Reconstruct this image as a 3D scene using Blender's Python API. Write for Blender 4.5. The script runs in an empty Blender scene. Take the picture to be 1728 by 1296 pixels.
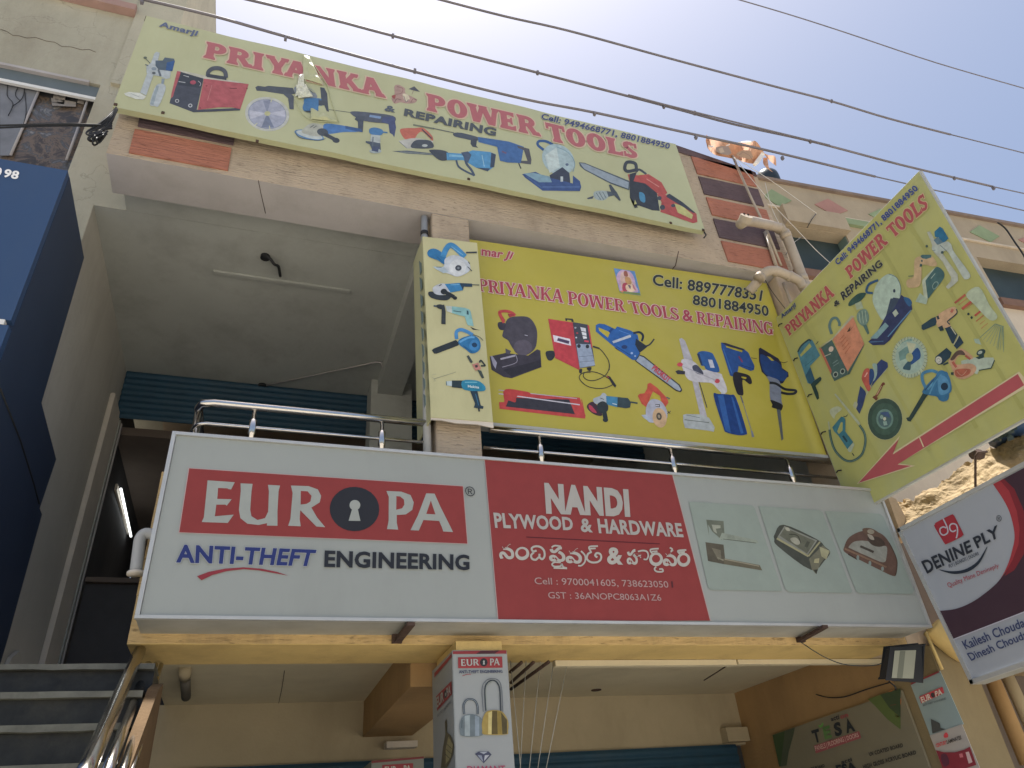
import bpy, bmesh, math, random
from mathutils import Vector, Matrix
from mathutils.geometry import tessellate_polygon
random.seed(7)
SC = bpy.context.scene
COL = SC.collection
# ------------------------------------------------------------------ camera
XA = Vector((0.94831045, 0.10885574, 0.29809011))     # world axes seen from the camera
YA = Vector((-0.30846428, 0.53684131, 0.78527141))
ZA = Vector((-0.07454578, -0.83663124, 0.54267033))
FPX = 1227.139
EYE = Vector((0.0, 0.0, 1.6))
def c2w(v): return Vector((XA.dot(v), YA.dot(v), ZA.dot(v)))
cam = bpy.data.objects.new('camera', bpy.data.cameras.new('camera'))
COL.objects.link(cam); SC.camera = cam
r, u, b = c2w(Vector((1, 0, 0))), c2w(Vector((0, -1, 0))), c2w(Vector((0, 0, -1)))
cam.matrix_world = Matrix(((r.x, u.x, b.x, 0), (r.y, u.y, b.y, 0), (r.z, u.z, b.z, EYE.z), (0, 0, 0, 1)))
cam.data.sensor_width = 36.0
cam.data.lens = FPX / 1728 * 36
cam.data.clip_start = 0.05; cam.data.clip_end = 2000
# ------------------------------------------------------------------ world, sun, exposure
SUN = Vector((-0.012, 0.055, 0.998)).normalized()       # direction towards the sun
W = bpy.data.worlds.new("World"); SC.world = W; W.use_nodes = True
nt = W.node_tree; nt.nodes.clear()
sky = nt.nodes.new('ShaderNodeTexSky'); sky.sky_type = 'NISHITA'; sky.sun_disc = False
sky.sun_elevation = math.asin(SUN.z); sky.sun_rotation = math.atan2(SUN.x, SUN.y)
sky.air_density = 1.0; sky.dust_density = 3.5; sky.ozone_density = 0.6; sky.altitude = 0
bg = nt.nodes.new('ShaderNodeBackground'); bg.inputs[1].default_value = 0.095
wo = nt.nodes.new('ShaderNodeOutputWorld')
nt.links.new(sky.outputs[0], bg.inputs[0]); nt.links.new(bg.outputs[0], wo.inputs[0])
sl = bpy.data.lights.new('sun', 'SUN'); sl.energy = 5.0; sl.angle = math.radians(0.5); sl.color = (1.0, 0.955, 0.88)
so = bpy.data.objects.new('sun', sl); COL.objects.link(so); so.rotation_euler = SUN.to_track_quat('Z', 'Y').to_euler()
SC.view_settings.view_transform = 'Standard'; SC.view_settings.look = 'None'
SC.view_settings.exposure = 0.9; SC.view_settings.gamma = 1.0; SC.view_settings.use_curve_mapping = False
# ------------------------------------------------------------------ helpers
def at(u, v, X=None, Y=None, Z=None, P=None):
    """the point of the plane X=, Y=, Z= or P=(point, normal) seen at this place of the photograph"""
    d = c2w(Vector((u - 864, v - 648, FPX)))
    if X is not None: t = X / d.x
    elif Y is not None: t = Y / d.y
    elif Z is not None: t = (Z - EYE.z) / d.z
    else: t = (P[0] - EYE).dot(P[1]) / d.dot(P[1])
    return EYE + d * t
def lin(c):
    if isinstance(c, str): c = tuple(int(c[i:i + 2], 16) / 255 for i in (0, 2, 4))
    return tuple(x / 12.92 if x <= 0.04045 else ((x + 0.055) / 1.055) ** 2.4 for x in c)
def empty(name, loc, label=None, cat=None, group=None, kind=None):
    o = bpy.data.objects.new(name, None); COL.objects.link(o); o.location = loc; o.empty_display_size = 0.1
    tag(o, label, cat, group, kind); return o
def tag(o, label=None, cat=None, group=None, kind=None):
    if label: o['label'] = label
    if cat: o['category'] = cat
    if group: o['group'] = group
    if kind: o['kind'] = kind
    return o
_parents = {}
def link(name, me, parent=None):
    o = bpy.data.objects.new(name, me); COL.objects.link(o)
    if parent is not None:
        o.parent = parent
        w = parent_world(parent)
        o.matrix_parent_inverse = w.inverted()
    return o
def parent_world(p):
    m = Matrix.LocRotScale(p.location, p.rotation_euler, p.scale)
    if p.parent is not None: m = parent_world(p.parent) @ p.matrix_parent_inverse @ m
    return m
class MB:
    """collects faces, with one material slot per material"""
    def __init__(s): s.v = []; s.f = []; s.m = []; s.mats = []
    def mi(s, m):
        if m not in s.mats: s.mats.append(m)
        return s.mats.index(m)
    def face(s, pts, m):
        n = len(s.v); s.v += [tuple(p) for p in pts]; s.f.append(tuple(range(n, n + len(pts)))); s.m.append(s.mi(m))
    def faces(s, pts, fs, m):
        n = len(s.v); s.v += [tuple(p) for p in pts]; k = s.mi(m)
        for f in fs: s.f.append(tuple(n + i for i in f)); s.m.append(k)
    def box(s, a, b, m):
        x0, x1 = sorted((a[0], b[0])); y0, y1 = sorted((a[1], b[1])); z0, z1 = sorted((a[2], b[2]))
        p = [(x0, y0, z0), (x1, y0, z0), (x1, y1, z0), (x0, y1, z0), (x0, y0, z1), (x1, y0, z1), (x1, y1, z1), (x0, y1, z1)]
        s.faces(p, [(0, 3, 2, 1), (4, 5, 6, 7), (0, 1, 5, 4), (1, 2, 6, 5), (2, 3, 7, 6), (3, 0, 4, 7)], m)
    def prism(s, pts, off, m, m2=None):
        """polygon pts extruded by vector off"""
        pts = [Vector(p) for p in pts]; off = Vector(off); n = len(pts)
        tri = tessellate_polygon([pts])
        s.faces(pts, tri, m); s.faces([p + off for p in pts], [t[::-1] for t in tri], m2 or m)
        for i in range(n):
            j = (i + 1) % n
            s.face([pts[i], pts[j], pts[j] + off, pts[i] + off], m2 or m)
    def tube(s, pts, r, m, seg=8, cap=True):
        pts = [Vector(p) for p in pts]; rr = r if isinstance(r, (list, tuple)) else [r] * len(pts)
        rings = []; up = None
        for i, p in enumerate(pts):
            d = (pts[min(i + 1, len(pts) - 1)] - pts[max(i - 1, 0)]).normalized()
            if up is None:
                up = d.orthogonal().normalized()
            up = (up - d * up.dot(d)).normalized(); q = d.cross(up)
            rings.append([p + (up * math.cos(2 * math.pi * k / seg) + q * math.sin(2 * math.pi * k / seg)) * rr[i] for k in range(seg)])
        v = [x for rg in rings for x in rg]; f = []
        for i in range(len(pts) - 1):
            for k in range(seg):
                a = i * seg + k; b2 = i * seg + (k + 1) % seg
                f.append((a, b2, b2 + seg, a + seg))
        if cap:
            f.append(tuple(range(seg))[::-1]); f.append(tuple((len(pts) - 1) * seg + k for k in range(seg)))
        s.faces(v, f, m)
    def build(s, name, parent=None, smooth=False, bevel=0):
        me = bpy.data.meshes.new(name); me.from_pydata(s.v, [], s.f)
        for m in s.mats: me.materials.append(m)
        me.polygons.foreach_set('material_index', s.m)
        if smooth: me.polygons.foreach_set('use_smooth', [True] * len(s.f))
        me.update()
        if bevel:
            bm = bmesh.new(); bm.from_mesh(me); bmesh.ops.remove_doubles(bm, verts=bm.verts, dist=1e-5)
            bmesh.ops.bevel(bm, geom=[e for e in bm.edges if len(e.link_faces) == 2 and e.calc_face_angle(0) > 0.5], offset=bevel, segments=2, affect='EDGES')
            bm.to_mesh(me); bm.free()
        return link(name, me, parent)
def box(name, a, b, m, parent=None, bevel=0):
    k = MB(); k.box(a, b, m); return k.build(name, parent, bevel=bevel)
def smooth_path(pts, n=6):
    pts = [Vector(p) for p in pts]; out = []
    P = [pts[0]] + pts + [pts[-1]]
    for i in range(1, len(P) - 2):
        for k in range(n):
            t = k / n; a, b2, c, d = P[i - 1:i + 3]
            out.append(0.5 * ((2 * b2) + (c - a) * t + (2 * a - 5 * b2 + 4 * c - d) * t * t + (3 * b2 - a - 3 * c + d) * t ** 3))
    out.append(pts[-1]); return out
# ------------------------------------------------------------------ materials
def nodes(name):
    m = bpy.data.materials.new(name); m.use_nodes = True
    return m, m.node_tree, m.node_tree.nodes['Principled BSDF']
def setin(b, **k):
    for a, v in k.items():
        a = {'rough': 'Roughness', 'metal': 'Metallic', 'spec': 'Specular IOR Level', 'trans': 'Transmission Weight', 'coat': 'Coat Weight'}[a]
        b.inputs[a].default_value = v
def surf(name, col, var=0.12, scale=3.0, rough=0.85, bump=0.0, bscale=60, stretch=(1, 1, 1), dirt=None, dirtamt=0.0, dscale=1.5, metal=0.0, spec=0.3, dstretch=(1, 1, 0.35), crack=0.0, pit=0.0):
    """col is the real base colour (linear)"""
    m, t, b = nodes(name); N = t.nodes.new; L = t.links.new
    setin(b, rough=rough, metal=metal, spec=spec)
    tc = N('ShaderNodeTexCoord')
    n1 = N('ShaderNodeTexNoise'); n1.inputs['Scale'].default_value = scale; n1.inputs['Detail'].default_value = 8; n1.inputs['Roughness'].default_value = 0.65
    L(tc.outputs['Object'], n1.inputs['Vector'])
    mr = N('ShaderNodeMapRange'); mr.inputs[1].default_value = 0.3; mr.inputs[2].default_value = 0.7; mr.inputs[3].default_value = 1 - var; mr.inputs[4].default_value = 1 + var
    L(n1.outputs[0], mr.inputs[0])
    mx = N('ShaderNodeMix'); mx.data_type = 'RGBA'; mx.blend_type = 'MULTIPLY'; mx.inputs[0].default_value = 1.0
    mx.inputs[6].default_value = (*col, 1); L(mr.outputs[0], mx.inputs[7]); out = mx.outputs[2]
    if dirt is not None:
        mp = N('ShaderNodeMapping'); mp.inputs['Scale'].default_value = dstretch; L(tc.outputs['Object'], mp.inputs[0])
        n2 = N('ShaderNodeTexNoise'); n2.inputs['Scale'].default_value = dscale; n2.inputs['Detail'].default_value = 10; n2.inputs['Roughness'].default_value = 0.7
        L(mp.outputs[0], n2.inputs['Vector'])
        m2 = N('ShaderNodeMapRange'); m2.inputs[1].default_value = 0.48; m2.inputs[2].default_value = 0.78; m2.inputs[4].default_value = dirtamt
        L(n2.outputs[0], m2.inputs[0])
        x2 = N('ShaderNodeMix'); x2.data_type = 'RGBA'; L(m2.outputs[0], x2.inputs[0]); L(out, x2.inputs[6]); x2.inputs[7].default_value = (*dirt, 1); out = x2.outputs[2]
    if crack:
        v = N('ShaderNodeTexVoronoi'); v.feature = 'DISTANCE_TO_EDGE'; v.inputs['Scale'].default_value = crack
        nz = N('ShaderNodeTexNoise'); nz.inputs['Scale'].default_value = 3; nz.inputs['Detail'].default_value = 6; L(tc.outputs['Object'], nz.inputs['Vector'])
        va = N('ShaderNodeMix'); va.data_type = 'RGBA'; va.blend_type = 'LINEAR_LIGHT'; va.inputs[0].default_value = 0.35; L(tc.outputs['Object'], va.inputs[6]); L(nz.outputs['Color'], va.inputs[7]); L(va.outputs[2], v.inputs['Vector'])
        m3 = N('ShaderNodeMapRange'); m3.inputs[1].default_value = 0.0; m3.inputs[2].default_value = 0.006; m3.inputs[3].default_value = 0.45; m3.inputs[4].default_value = 0.0; L(v.outputs[0], m3.inputs[0])
        ml = N('ShaderNodeMath'); ml.operation = 'MULTIPLY'; L(m3.outputs[0], ml.inputs[0]); L(n1.outputs[0], ml.inputs[1])
        x3 = N('ShaderNodeMix'); x3.data_type = 'RGBA'; L(ml.outputs[0], x3.inputs[0]); L(out, x3.inputs[6]); x3.inputs[7].default_value = (0.03, 0.03, 0.03, 1); out = x3.outputs[2]
    if pit:
        mpp = N('ShaderNodeMapping'); mpp.inputs['Scale'].default_value = stretch; L(tc.outputs['Object'], mpp.inputs[0])
        np_ = N('ShaderNodeTexNoise'); np_.inputs['Scale'].default_value = bscale * 1.3; np_.inputs['Detail'].default_value = 3; np_.inputs['Distortion'].default_value = 0.6; L(mpp.outputs[0], np_.inputs['Vector'])
        mp4 = N('ShaderNodeMapRange'); mp4.inputs[1].default_value = 0.60; mp4.inputs[2].default_value = 0.70; mp4.inputs[3].default_value = 1.0; mp4.inputs[4].default_value = 1.0 - pit; L(np_.outputs[0], mp4.inputs[0])
        x4 = N('ShaderNodeMix'); x4.data_type = 'RGBA'; x4.blend_type = 'MULTIPLY'; x4.inputs[0].default_value = 1.0; L(out, x4.inputs[6]); L(mp4.outputs[0], x4.inputs[7]); out = x4.outputs[2]
    L(out, b.inputs['Base Color'])
    if bump:
        mp = N('ShaderNodeMapping'); mp.inputs['Scale'].default_value = stretch; L(tc.outputs['Object'], mp.inputs[0])
        n3 = N('ShaderNodeTexNoise'); n3.inputs['Scale'].default_value = bscale; n3.inputs['Detail'].default_value = 5; L(mp.outputs[0], n3.inputs['Vector'])
        bp = N('ShaderNodeBump'); bp.inputs['Strength'].default_value = bump; bp.inputs['Distance'].default_value = 0.02
        L(n3.outputs[0], bp.inputs['Height']); L(bp.outputs[0], b.inputs['Normal'])
    return m
def alb(c, k): return tuple(min(0.88, x / k) for x in lin(c))
_pm = {}
def photo_ink(c, k): return ink(c, k, 'picture_ink', var=0.20, sc=17)
def ink(c, k, name='print_ink', rough=0.5, var=0.05, sc=9):
    """printed colour: the tone the print shows, over the light k that a white card gets there"""
    key = (c, round(k, 3), name)
    if key not in _pm: _pm[key] = surf(name, alb(c, k), var=var, scale=sc, rough=rough, spec=0.25)
    return _pm[key]
# ------------------------------------------------------------------ flat print on a plane
class Plane:
    def __init__(s, k, X=None, Y=None, P=None, n=(0, -1, 0)):
        s.k = k; s.kw = dict(X=X) if X is not None else dict(Y=Y) if Y is not None else dict(P=P)
        s.n = Vector(n).normalized(); s.lift = 0.0018
    def pt(s, u, v, z=0.0): return at(u, v, **s.kw) + s.n * (s.lift + z)
def zoomed(o, sc): return lambda p: (o[0] + p[0] / sc, o[1] + p[1] / sc)
ZI = {'A': ((160, 0), 5.76), 'B': ((380, 60), 5.082), 'C': ((640, 120), 5.082), 'D': ((880, 180), 5.082), 'E': ((700, 390), 6.646), 'F': ((700, 540), 6.646),
      'G': ((900, 430), 6.646), 'H': ((900, 590), 6.646), 'I': ((1120, 540), 6.171), 'J': ((1300, 280), 5.76), 'K': ((1300, 460), 6.646), 'L': ((1500, 360), 7.579),
      'M': ((1480, 480), 6.968), 'N': ((1340, 600), 6.646), 'O': ((1428, 700), 5.76), 'P': ((1160, 210), 5.76), 'Q': ((820, 900), 4.8), 'R': ((1160, 830), 4.32),
      'S': ((1420, 1060), 5.49), 'T': ((1220, 1120), 5.76), 'U': ((600, 1090), 5.76), 'V': ((280, 770), 3.2), 'W': ((1500, 800), 3.6), 'X': ((0, 80), 5.183), 'px': ((0, 0), 1.0)}
EPS = 0.00006
def sm2(pts, closed, n=4):
    out = []; m = len(pts)
    rng = range(m) if closed else range(m - 1)
    for i in rng:
        g = (lambda k: pts[k % m]) if closed else (lambda k: pts[max(0, min(m - 1, k))])
        a, b2, c, d = g(i - 1), g(i), g(i + 1), g(i + 2)
        for k in range(n):
            t = k / n
            out.append(tuple(0.5 * ((2 * b2[j]) + (c[j] - a[j]) * t + (2 * a[j] - 5 * b2[j] + 4 * c[j] - d[j]) * t * t + (3 * b2[j] - a[j] - 3 * c[j] + d[j]) * t ** 3) for j in (0, 1)))
    if not closed: out.append(pts[-1])
    return out
def pic(name, zi, pl, shapes, parent, k=None, lift=0.0, label=None):
    """a printed picture: shapes is a list of (colour, kind, data); p polygon, s smooth polygon, e ellipse, l line, c smooth line"""
    f = zoomed(*ZI[zi]); sc = ZI[zi][1]; mb = MB(); z = lift; k = k or pl.k
    for sh in shapes:
        colr, kind = sh[0], sh[1]; m = photo_ink(colr, k) if name.endswith('picture') else ink(colr, k); z += EPS
        if kind in 'ps':
            pts = sh[2]
            if kind == 's': pts = sm2(pts, True)
            P = [pl.pt(*f(p), z) for p in pts]
            mb.faces(P, tessellate_polygon([P]), m)
        elif kind == 'e':
            cx, cy, rx, ry = sh[2][:4]; rot = math.radians(sh[2][4] if len(sh[2]) > 4 else 0)
            P = []
            for i in range(28):
                a = 2 * math.pi * i / 28; x, y = rx * math.cos(a), ry * math.sin(a)
                P.append(pl.pt(*f((cx + x * math.cos(rot) - y * math.sin(rot), cy + x * math.sin(rot) + y * math.cos(rot))), z))
            mb.face(P, m)
        elif kind in 'lc':
            w, pts = sh[2], sh[3]
            if kind == 'c': pts = sm2(pts, False, 6)
            q = []; 
            for i, p in enumerate(pts):
                a = pts[max(i - 1, 0)]; c = pts[min(i + 1, len(pts) - 1)]
                dx, dy = c[0] - a[0], c[1] - a[1]; l = math.hypot(dx, dy) or 1
                wi = w[0] + (w[1] - w[0]) * i / (len(pts) - 1) if isinstance(w, tuple) else w
                q.append((p, (-dy / l * wi / 2, dx / l * wi / 2)))
            V = [];F = []
            for p, o in q:
                V.append(pl.pt(*f((p[0] + o[0], p[1] + o[1])), z)); V.append(pl.pt(*f((p[0] - o[0], p[1] - o[1])), z))
            for i in range(len(pts) - 1): F.append((2 * i, 2 * i + 1, 2 * i + 3, 2 * i + 2))
            mb.faces(V, F, m)
    o = mb.build(name, parent)
    if label: o['label'] = label
    return o
# ---- lettering
_tm = {}
def text_mesh(s, off, shear=0.0, sp=None, res=3):
    sp = off if sp is None else sp; key = (s, off, shear, sp)
    if key in _tm: return _tm[key]
    c = bpy.data.curves.new('lettering', 'FONT'); c.body = s; c.offset = off; c.resolution_u = res; c.shear = shear; c.space_character = 1.0 + max(0, sp - 0.01) * 2.0
    o = bpy.data.objects.new('lettering', c); COL.objects.link(o)
    dg = bpy.context.evaluated_depsgraph_get(); me = bpy.data.meshes.new_from_object(o.evaluated_get(dg))
    V = [tuple(v.co)[:2] for v in me.vertices]; F = [tuple(p.vertices) for p in me.polygons]
    bpy.data.objects.remove(o); bpy.data.curves.remove(c); bpy.data.meshes.remove(me)
    par = list(range(len(V)))
    def fd(a):
        while par[a] != a: par[a] = par[par[a]]; a = par[a]
        return a
    for f in F:
        for q in f[1:]: par[fd(f[0])] = fd(q)
    roots = {}; isl = [roots.setdefault(fd(i), len(roots)) for i in range(len(V))]
    _tm[key] = (V, F, isl); return _tm[key]
CAP = 0.7
def quadmap(pl, q, z):
    TL, TR, BR, BL = [pl.pt(*p, z) for p in q]
    return lambda x, y: (BL + (BR - BL) * x) * (1 - y) + (TL + (TR - TL) * x) * y
def sans(mb, s, q, pl, m, off=0.015, z=0.0, shear=0.0, ext=0.0, box0=None):
    b0 = box0 if box0 is not None else off; mb = mb.sub(q)
    z += 0.003; V, F, isl = text_mesh(s, off, shear, b0)
    V0 = text_mesh(s, b0, shear, b0)[0]
    x0 = min(v[0] for v in V0); x1 = max(v[0] for v in V0); g = quadmap(pl, q, z)
    P = [g((v[0] - x0) / (x1 - x0), v[1] / CAP) + pl.n * (0.0001 * (isl[i] % 3)) for i, v in enumerate(V)]
    mb.faces(P, F, m)
# serif / slab / flared capitals drawn stroke by stroke, unit height
def glyph(ch, T, t, s, h):
    R = []          # list of polygons
    def rect(x0, y0, x1, y1): R.append([(x0, y0), (x1, y0), (x1, y1), (x0, y1)])
    def ser(xc, w, top):
        if h <= 0: return
        y0, y1 = (1 - h, 1) if top else (0, h)
        if s > 0: 
            b2 = h * 0.9
            if top: R.append([(xc - w / 2, 1 - h - b2), (xc + w / 2, 1 - h - b2), (xc + w / 2 + s, 1 - h * .7), (xc + w / 2 + s, 1), (xc - w / 2 - s, 1), (xc - w / 2 - s, 1 - h * .7)])
            else: R.append([(xc - w / 2 - s, 0), (xc + w / 2 + s, 0), (xc + w / 2 + s, h * .7), (xc + w / 2, h + b2), (xc - w / 2, h + b2), (xc - w / 2 - s, h * .7)])
    def stem(xc, w=T, top=1, bot=1, y0=0, y1=1):
        rect(xc - w / 2, y0, xc + w / 2, y1)
        if top: ser(xc, w, True)
        if bot: ser(xc, w, False)
    def diag(x0, y0, x1, y1, w): R.append([(x0 - w / 2, y0), (x0 + w / 2, y0), (x1 + w / 2, y1), (x1 - w / 2, y1)])
    def ring(cx, cy, rx, ry, a0, a1, wx, wy, n=14):
        o = []; i2 = []
        for k in range(n + 1):
            a = math.radians(a0 + (a1 - a0) * k / n); o.append((cx + rx * math.cos(a), cy + ry * math.sin(a))); i2.append((cx + (rx - wx) * math.cos(a), cy + (ry - wy) * math.sin(a)))
        for k in range(n): R.append([o[k], o[k + 1], i2[k + 1], i2[k]])
    e = s + T / 2
    if ch in 'PR':
        stem(e); y = 0.5 if ch == 'P' else 0.52; ry = (1 - y + t * .6) / 2; cy = 1 - ry
        rect(e, 1 - t, e + .22, 1); rect(e, cy - ry, e + .22, cy - ry + t); ring(e + .22, cy, .24 + T * .45, ry, -90, 90, T * .95, t)
        w = e + .46 + T * .45
        if ch == 'R': diag(e + .26, y + .02, w + .0, 0, T * 1.05); ser(w + .02, T * .8, False); w += .06 + s
    elif ch == 'I': stem(e); w = 2 * e
    elif ch == 'L': stem(e); rect(e, 0, e + .5, t); R.append([(e + .5 - t * .8, t), (e + .5, 0), (e + .5 + t * .1, .28), (e + .5 - t * .2, .28)]); w = e + .52
    elif ch == 'E':
        stem(e); rect(e, 1 - t, e + .46, 1); rect(e, 0, e + .5, t); rect(e, .5 - t / 2, e + .36, .5 + t / 2)
        R.append([(e + .46 - t * .9, 1 - t), (e + .46 - t * .1, .75), (e + .46, .75), (e + .46, 1 - t)]); R.append([(e + .5 - t * .9, t), (e + .5, t), (e + .5 + .02, .27), (e + .5 - t * .1, .27)])
        R.append([(e + .36 - t * .5, .5 - t / 2 - .07), (e + .36 + .01, .5 - .12 - t / 2), (e + .36 + .01, .62 + t / 2), (e + .36 - t * .5, .57 + t / 2)]); w = e + .53
    elif ch == 'T': w = .76 + s; stem(w / 2, top=0); rect(0, 1 - t, w, 1); rect(0, 1 - t - .14, t * .6, 1 - t); rect(w - t * .6, 1 - t - .14, w, 1 - t)
    elif ch == 'O': w = .86; ring(.43, .5, .43, .52, 0, 360, T * 1.05, t * 1.05, 32)
    elif ch == 'U': w = .86; stem(e, bot=0, y0=.34); stem(w - e + .0, w=t * 1.1 + (T - t) * .5, bot=0, y0=.34); ring(w / 2, .34, w / 2 - s, .36, 180, 360, T, t, 18)
    elif ch == 'Y': w = .92 + s; diag(w / 2, .42, .12 + s, 1, T); diag(w / 2 + T * .15, .42, w - .12 - s, 1, t * 1.2); stem(w / 2, top=0, y1=.46); ser(.12 + s, T * .8, True); ser(w - .12 - s, t, True)
    elif ch == 'A': w = .98 + s; diag(s + .08, 0, w / 2 - T * .1, 1, t * 1.25); diag(w - s - T * .5 - .02, 0, w / 2 - T * .0, 1, T * 1.1); rect(s + .2, .28, w - s - .25, .28 + t); ser(s + .08, t, False); ser(w - s - T * .5 - .02, T, False)
    elif ch == 'N': w = .96 + s; stem(s + t * .7, w=t * 1.2); stem(w - s - t * .7, w=t * 1.2, bot=0); diag(w - s - t * .7 - (T - t * 1.2) * .2, 0, s + T * .5, 1, T * 1.15)
    elif ch == 'K': w = .9 + s; stem(e); diag(e + T * .3, .36, w - .14 - s, 1, t * 1.25); diag(w - T * .5 - s * .5, 0, e + .22, .6, T * 1.1); ser(w - .14 - s, t, True); ser(w - T * .5 - s * .5, T, False)
    elif ch == 'W':
        w = 1.3 + s; a = s + T * .5; diag(.36, 0, a, 1, T); diag(.36 + T * .12, 0, w / 2, 1, t * 1.2); diag(w - .34, 0, w / 2, 1, T); diag(w - .34 + T * .12, 0, w - s - .06, 1, t * 1.2); ser(a, T, True); ser(w / 2, T * .8, True); ser(w - s - .06, t, True)
    elif ch == 'S': w = .66; ring(.33, .745, .3, .27, 20, 255, T * .85, t * 1.05, 16); ring(.33, .255, .33, .27, 75, -160, T * .9, t * 1.05, 16); diag(.5, .34, .16, .66, T * 1.0) ; rect(.56, .66, .56 + t * .6, .97); rect(.02, .03, .02 + t * .6, .34)
    elif ch == 'G': w = .88; ring(.43, .5, .43, .52, 42, 335, T * 1.05, t * 1.1, 26); stem(w - e, bot=0, top=0, y0=.04, y1=.44); rect(w - e - T / 2 - s, .44 - h, w, .44); rect(w - t * .9 - .06, .68, w - .06, .98)
    else: w = .36
    return R, w
def serif(mb, s, q, pl, m, T=.2, t=.1, sf=.06, h=.08, z=0.0, grow=0.0, gap=.1, space=.4):
    z += 0.003; out = []; x = 0; pv = ''; mb = mb.sub(q)
    for ch in s:
        if ch == ' ': x += space; continue
        x -= {'YA': .30, 'PA': .16, 'KA': .10, 'OW': .06, 'WE': .04, 'TO': .05, 'LS': .06, 'RI': 0.03}.get(pv + ch, 0); pv = ch
        R, w = glyph(ch, T, t, sf, h); out.append((x, R)); x += w + gap
    tot = x - gap; g = quadmap(pl, q, z); n = 0
    for x0, R in out:
        for P in R:
            pts = P
            if grow:
                cx = sum(p[0] for p in P) / len(P); cy = sum(p[1] for p in P) / len(P)
                ar = sum(P[i][0] * P[(i + 1) % len(P)][1] - P[(i + 1) % len(P)][0] * P[i][1] for i in range(len(P)))
                sg = 1 if ar > 0 else -1; pts = []
                for i in range(len(P)):
                    a, b2, c = Vector(P[i - 1]), Vector(P[i]), Vector(P[(i + 1) % len(P)])
                    e1 = (b2 - a); e2 = (c - b2)
                    if e1.length < 1e-6 or e2.length < 1e-6: pts.append(tuple(b2)); continue
                    n1 = Vector((e1.y, -e1.x)).normalized() * sg; n2 = Vector((e2.y, -e2.x)).normalized() * sg
                    d = (n1 + n2); l = max(d.length, .6); pts.append(tuple(b2 + d / l * grow * min(1.6, 2 / l)))
            V = [g((x0 + p[0]) / tot, p[1]) + pl.n * (0.00008 * (n % 9)) for p in pts]
            mb.faces(V, tessellate_polygon([V]), m); n += 1
class Words:
    def __init__(s): s.d = {}
    def sub(s, q):
        k = (round(q[0][0] / 3), round(q[0][1] / 3)); return s.d.setdefault(k, MB())
def lettering(name, parent, fn):
    w = Words(); fn(w)
    for mb in w.d.values():
        if mb.f: o = mb.build(name, parent)
    return o
K_TOP, K_MID, K_VERT, K_BOX, K_ANG, K_DEN, K_GF, K_GR, K_PIL = 1.0, .80, .9, 1.2, .90, .95, .42, 1.0, .45
# ------------------------------------------------------------------ palette
M = {}
M['stucco'] = surf('scratched_stucco', (0.47, 0.385, 0.29), var=0.10, scale=2.2, bump=0.9, bscale=30, pit=.38, stretch=(0.35, 1, 2.2), dirt=(0.20, 0.16, 0.12), dirtamt=0.55, dscale=2.2)
M['cream'] = surf('cream_plaster', (0.52, 0.415, 0.30), var=0.10, scale=1.4, bump=0.25, bscale=50, dirt=(0.22, 0.18, 0.13), dirtamt=0.45)
M['left_plaster'] = surf('old_cream_plaster', (0.42, 0.405, 0.32), var=0.13, scale=1.1, bump=0.3, bscale=45, dirt=(0.2, 0.17, 0.12), dirtamt=0.5, crack=0.9)
M['fascia'] = surf('ochre_painted_concrete', (0.66, 0.49, 0.20), var=0.10, scale=1.8, bump=0.25, bscale=30, dirt=(0.26, 0.17, 0.09), dirtamt=0.5, dscale=2.5)
M['fascia_rough'] = surf('flaking_ochre_plaster', (0.56, 0.40, 0.19), var=0.16, scale=3.5, bump=1.0, bscale=20, pit=.45, stretch=(0.45, 1, 1.9), dirt=(0.16, 0.12, 0.08), dirtamt=0.8, dscale=3.5)
M['soffit'] = surf('grey_soffit_plaster', (0.45, 0.43, 0.43), var=0.07, scale=1.2, bump=0.12, bscale=40, dirt=(0.22, 0.2, 0.17), dirtamt=0.4)
M['ceiling'] = surf('dull_ceiling_plaster', (0.49, 0.51, 0.48), var=0.08, scale=0.9, bump=0.2, bscale=18, dirt=(0.17, 0.15, 0.13), dirtamt=0.4, dstretch=(1, 1, 1))
M['side_wall'] = surf('shaded_wall_paint', (0.53, 0.51, 0.46), var=0.08, scale=1.0, bump=0.15, bscale=30, dirt=(0.2, 0.18, 0.15), dirtamt=0.4, dstretch=(1, 1, 0.2))
M['strip'] = surf('pale_pilaster_paint', (0.62, 0.57, 0.50), var=0.08, scale=3, bump=0.1)
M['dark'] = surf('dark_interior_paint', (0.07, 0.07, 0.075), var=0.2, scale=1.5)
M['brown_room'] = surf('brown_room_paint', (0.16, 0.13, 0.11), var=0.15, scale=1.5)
M['orange'] = surf('terracotta_textured_paint', (0.42, 0.175, 0.12), var=0.12, scale=5, bump=1.0, bscale=26, pit=.4, stretch=(0.3, 1, 2.6), dirt=(0.2, 0.08, 0.05), dirtamt=0.5)
M['purple'] = surf('plum_textured_paint', (0.115, 0.08, 0.09), var=0.15, scale=5, bump=1.0, bscale=26, pit=.35, stretch=(0.3, 1, 2.6), dirt=(0.16, 0.13, 0.12), dirtamt=0.4)
M['shutter'] = surf('blue_shutter_paint', (0.026, 0.075, 0.125), var=0.12, scale=2, rough=0.5, dirt=(0.07, 0.1, 0.12), dirtamt=0.5)
M['steel'] = surf('polished_steel', (0.62, 0.60, 0.57), var=0.05, scale=8, rough=0.16, metal=1.0)
M['alu'] = surf('dull_aluminium', (0.50, 0.51, 0.50), var=0.08, scale=6, rough=0.4, metal=0.4)
M['gutter'] = surf('box_sheet_metal', (0.42, 0.43, 0.40), var=0.12, scale=2.5, rough=0.5, metal=0.15, dirt=(0.18, 0.17, 0.14), dirtamt=0.5, dstretch=(1, 1, 1))
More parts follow.
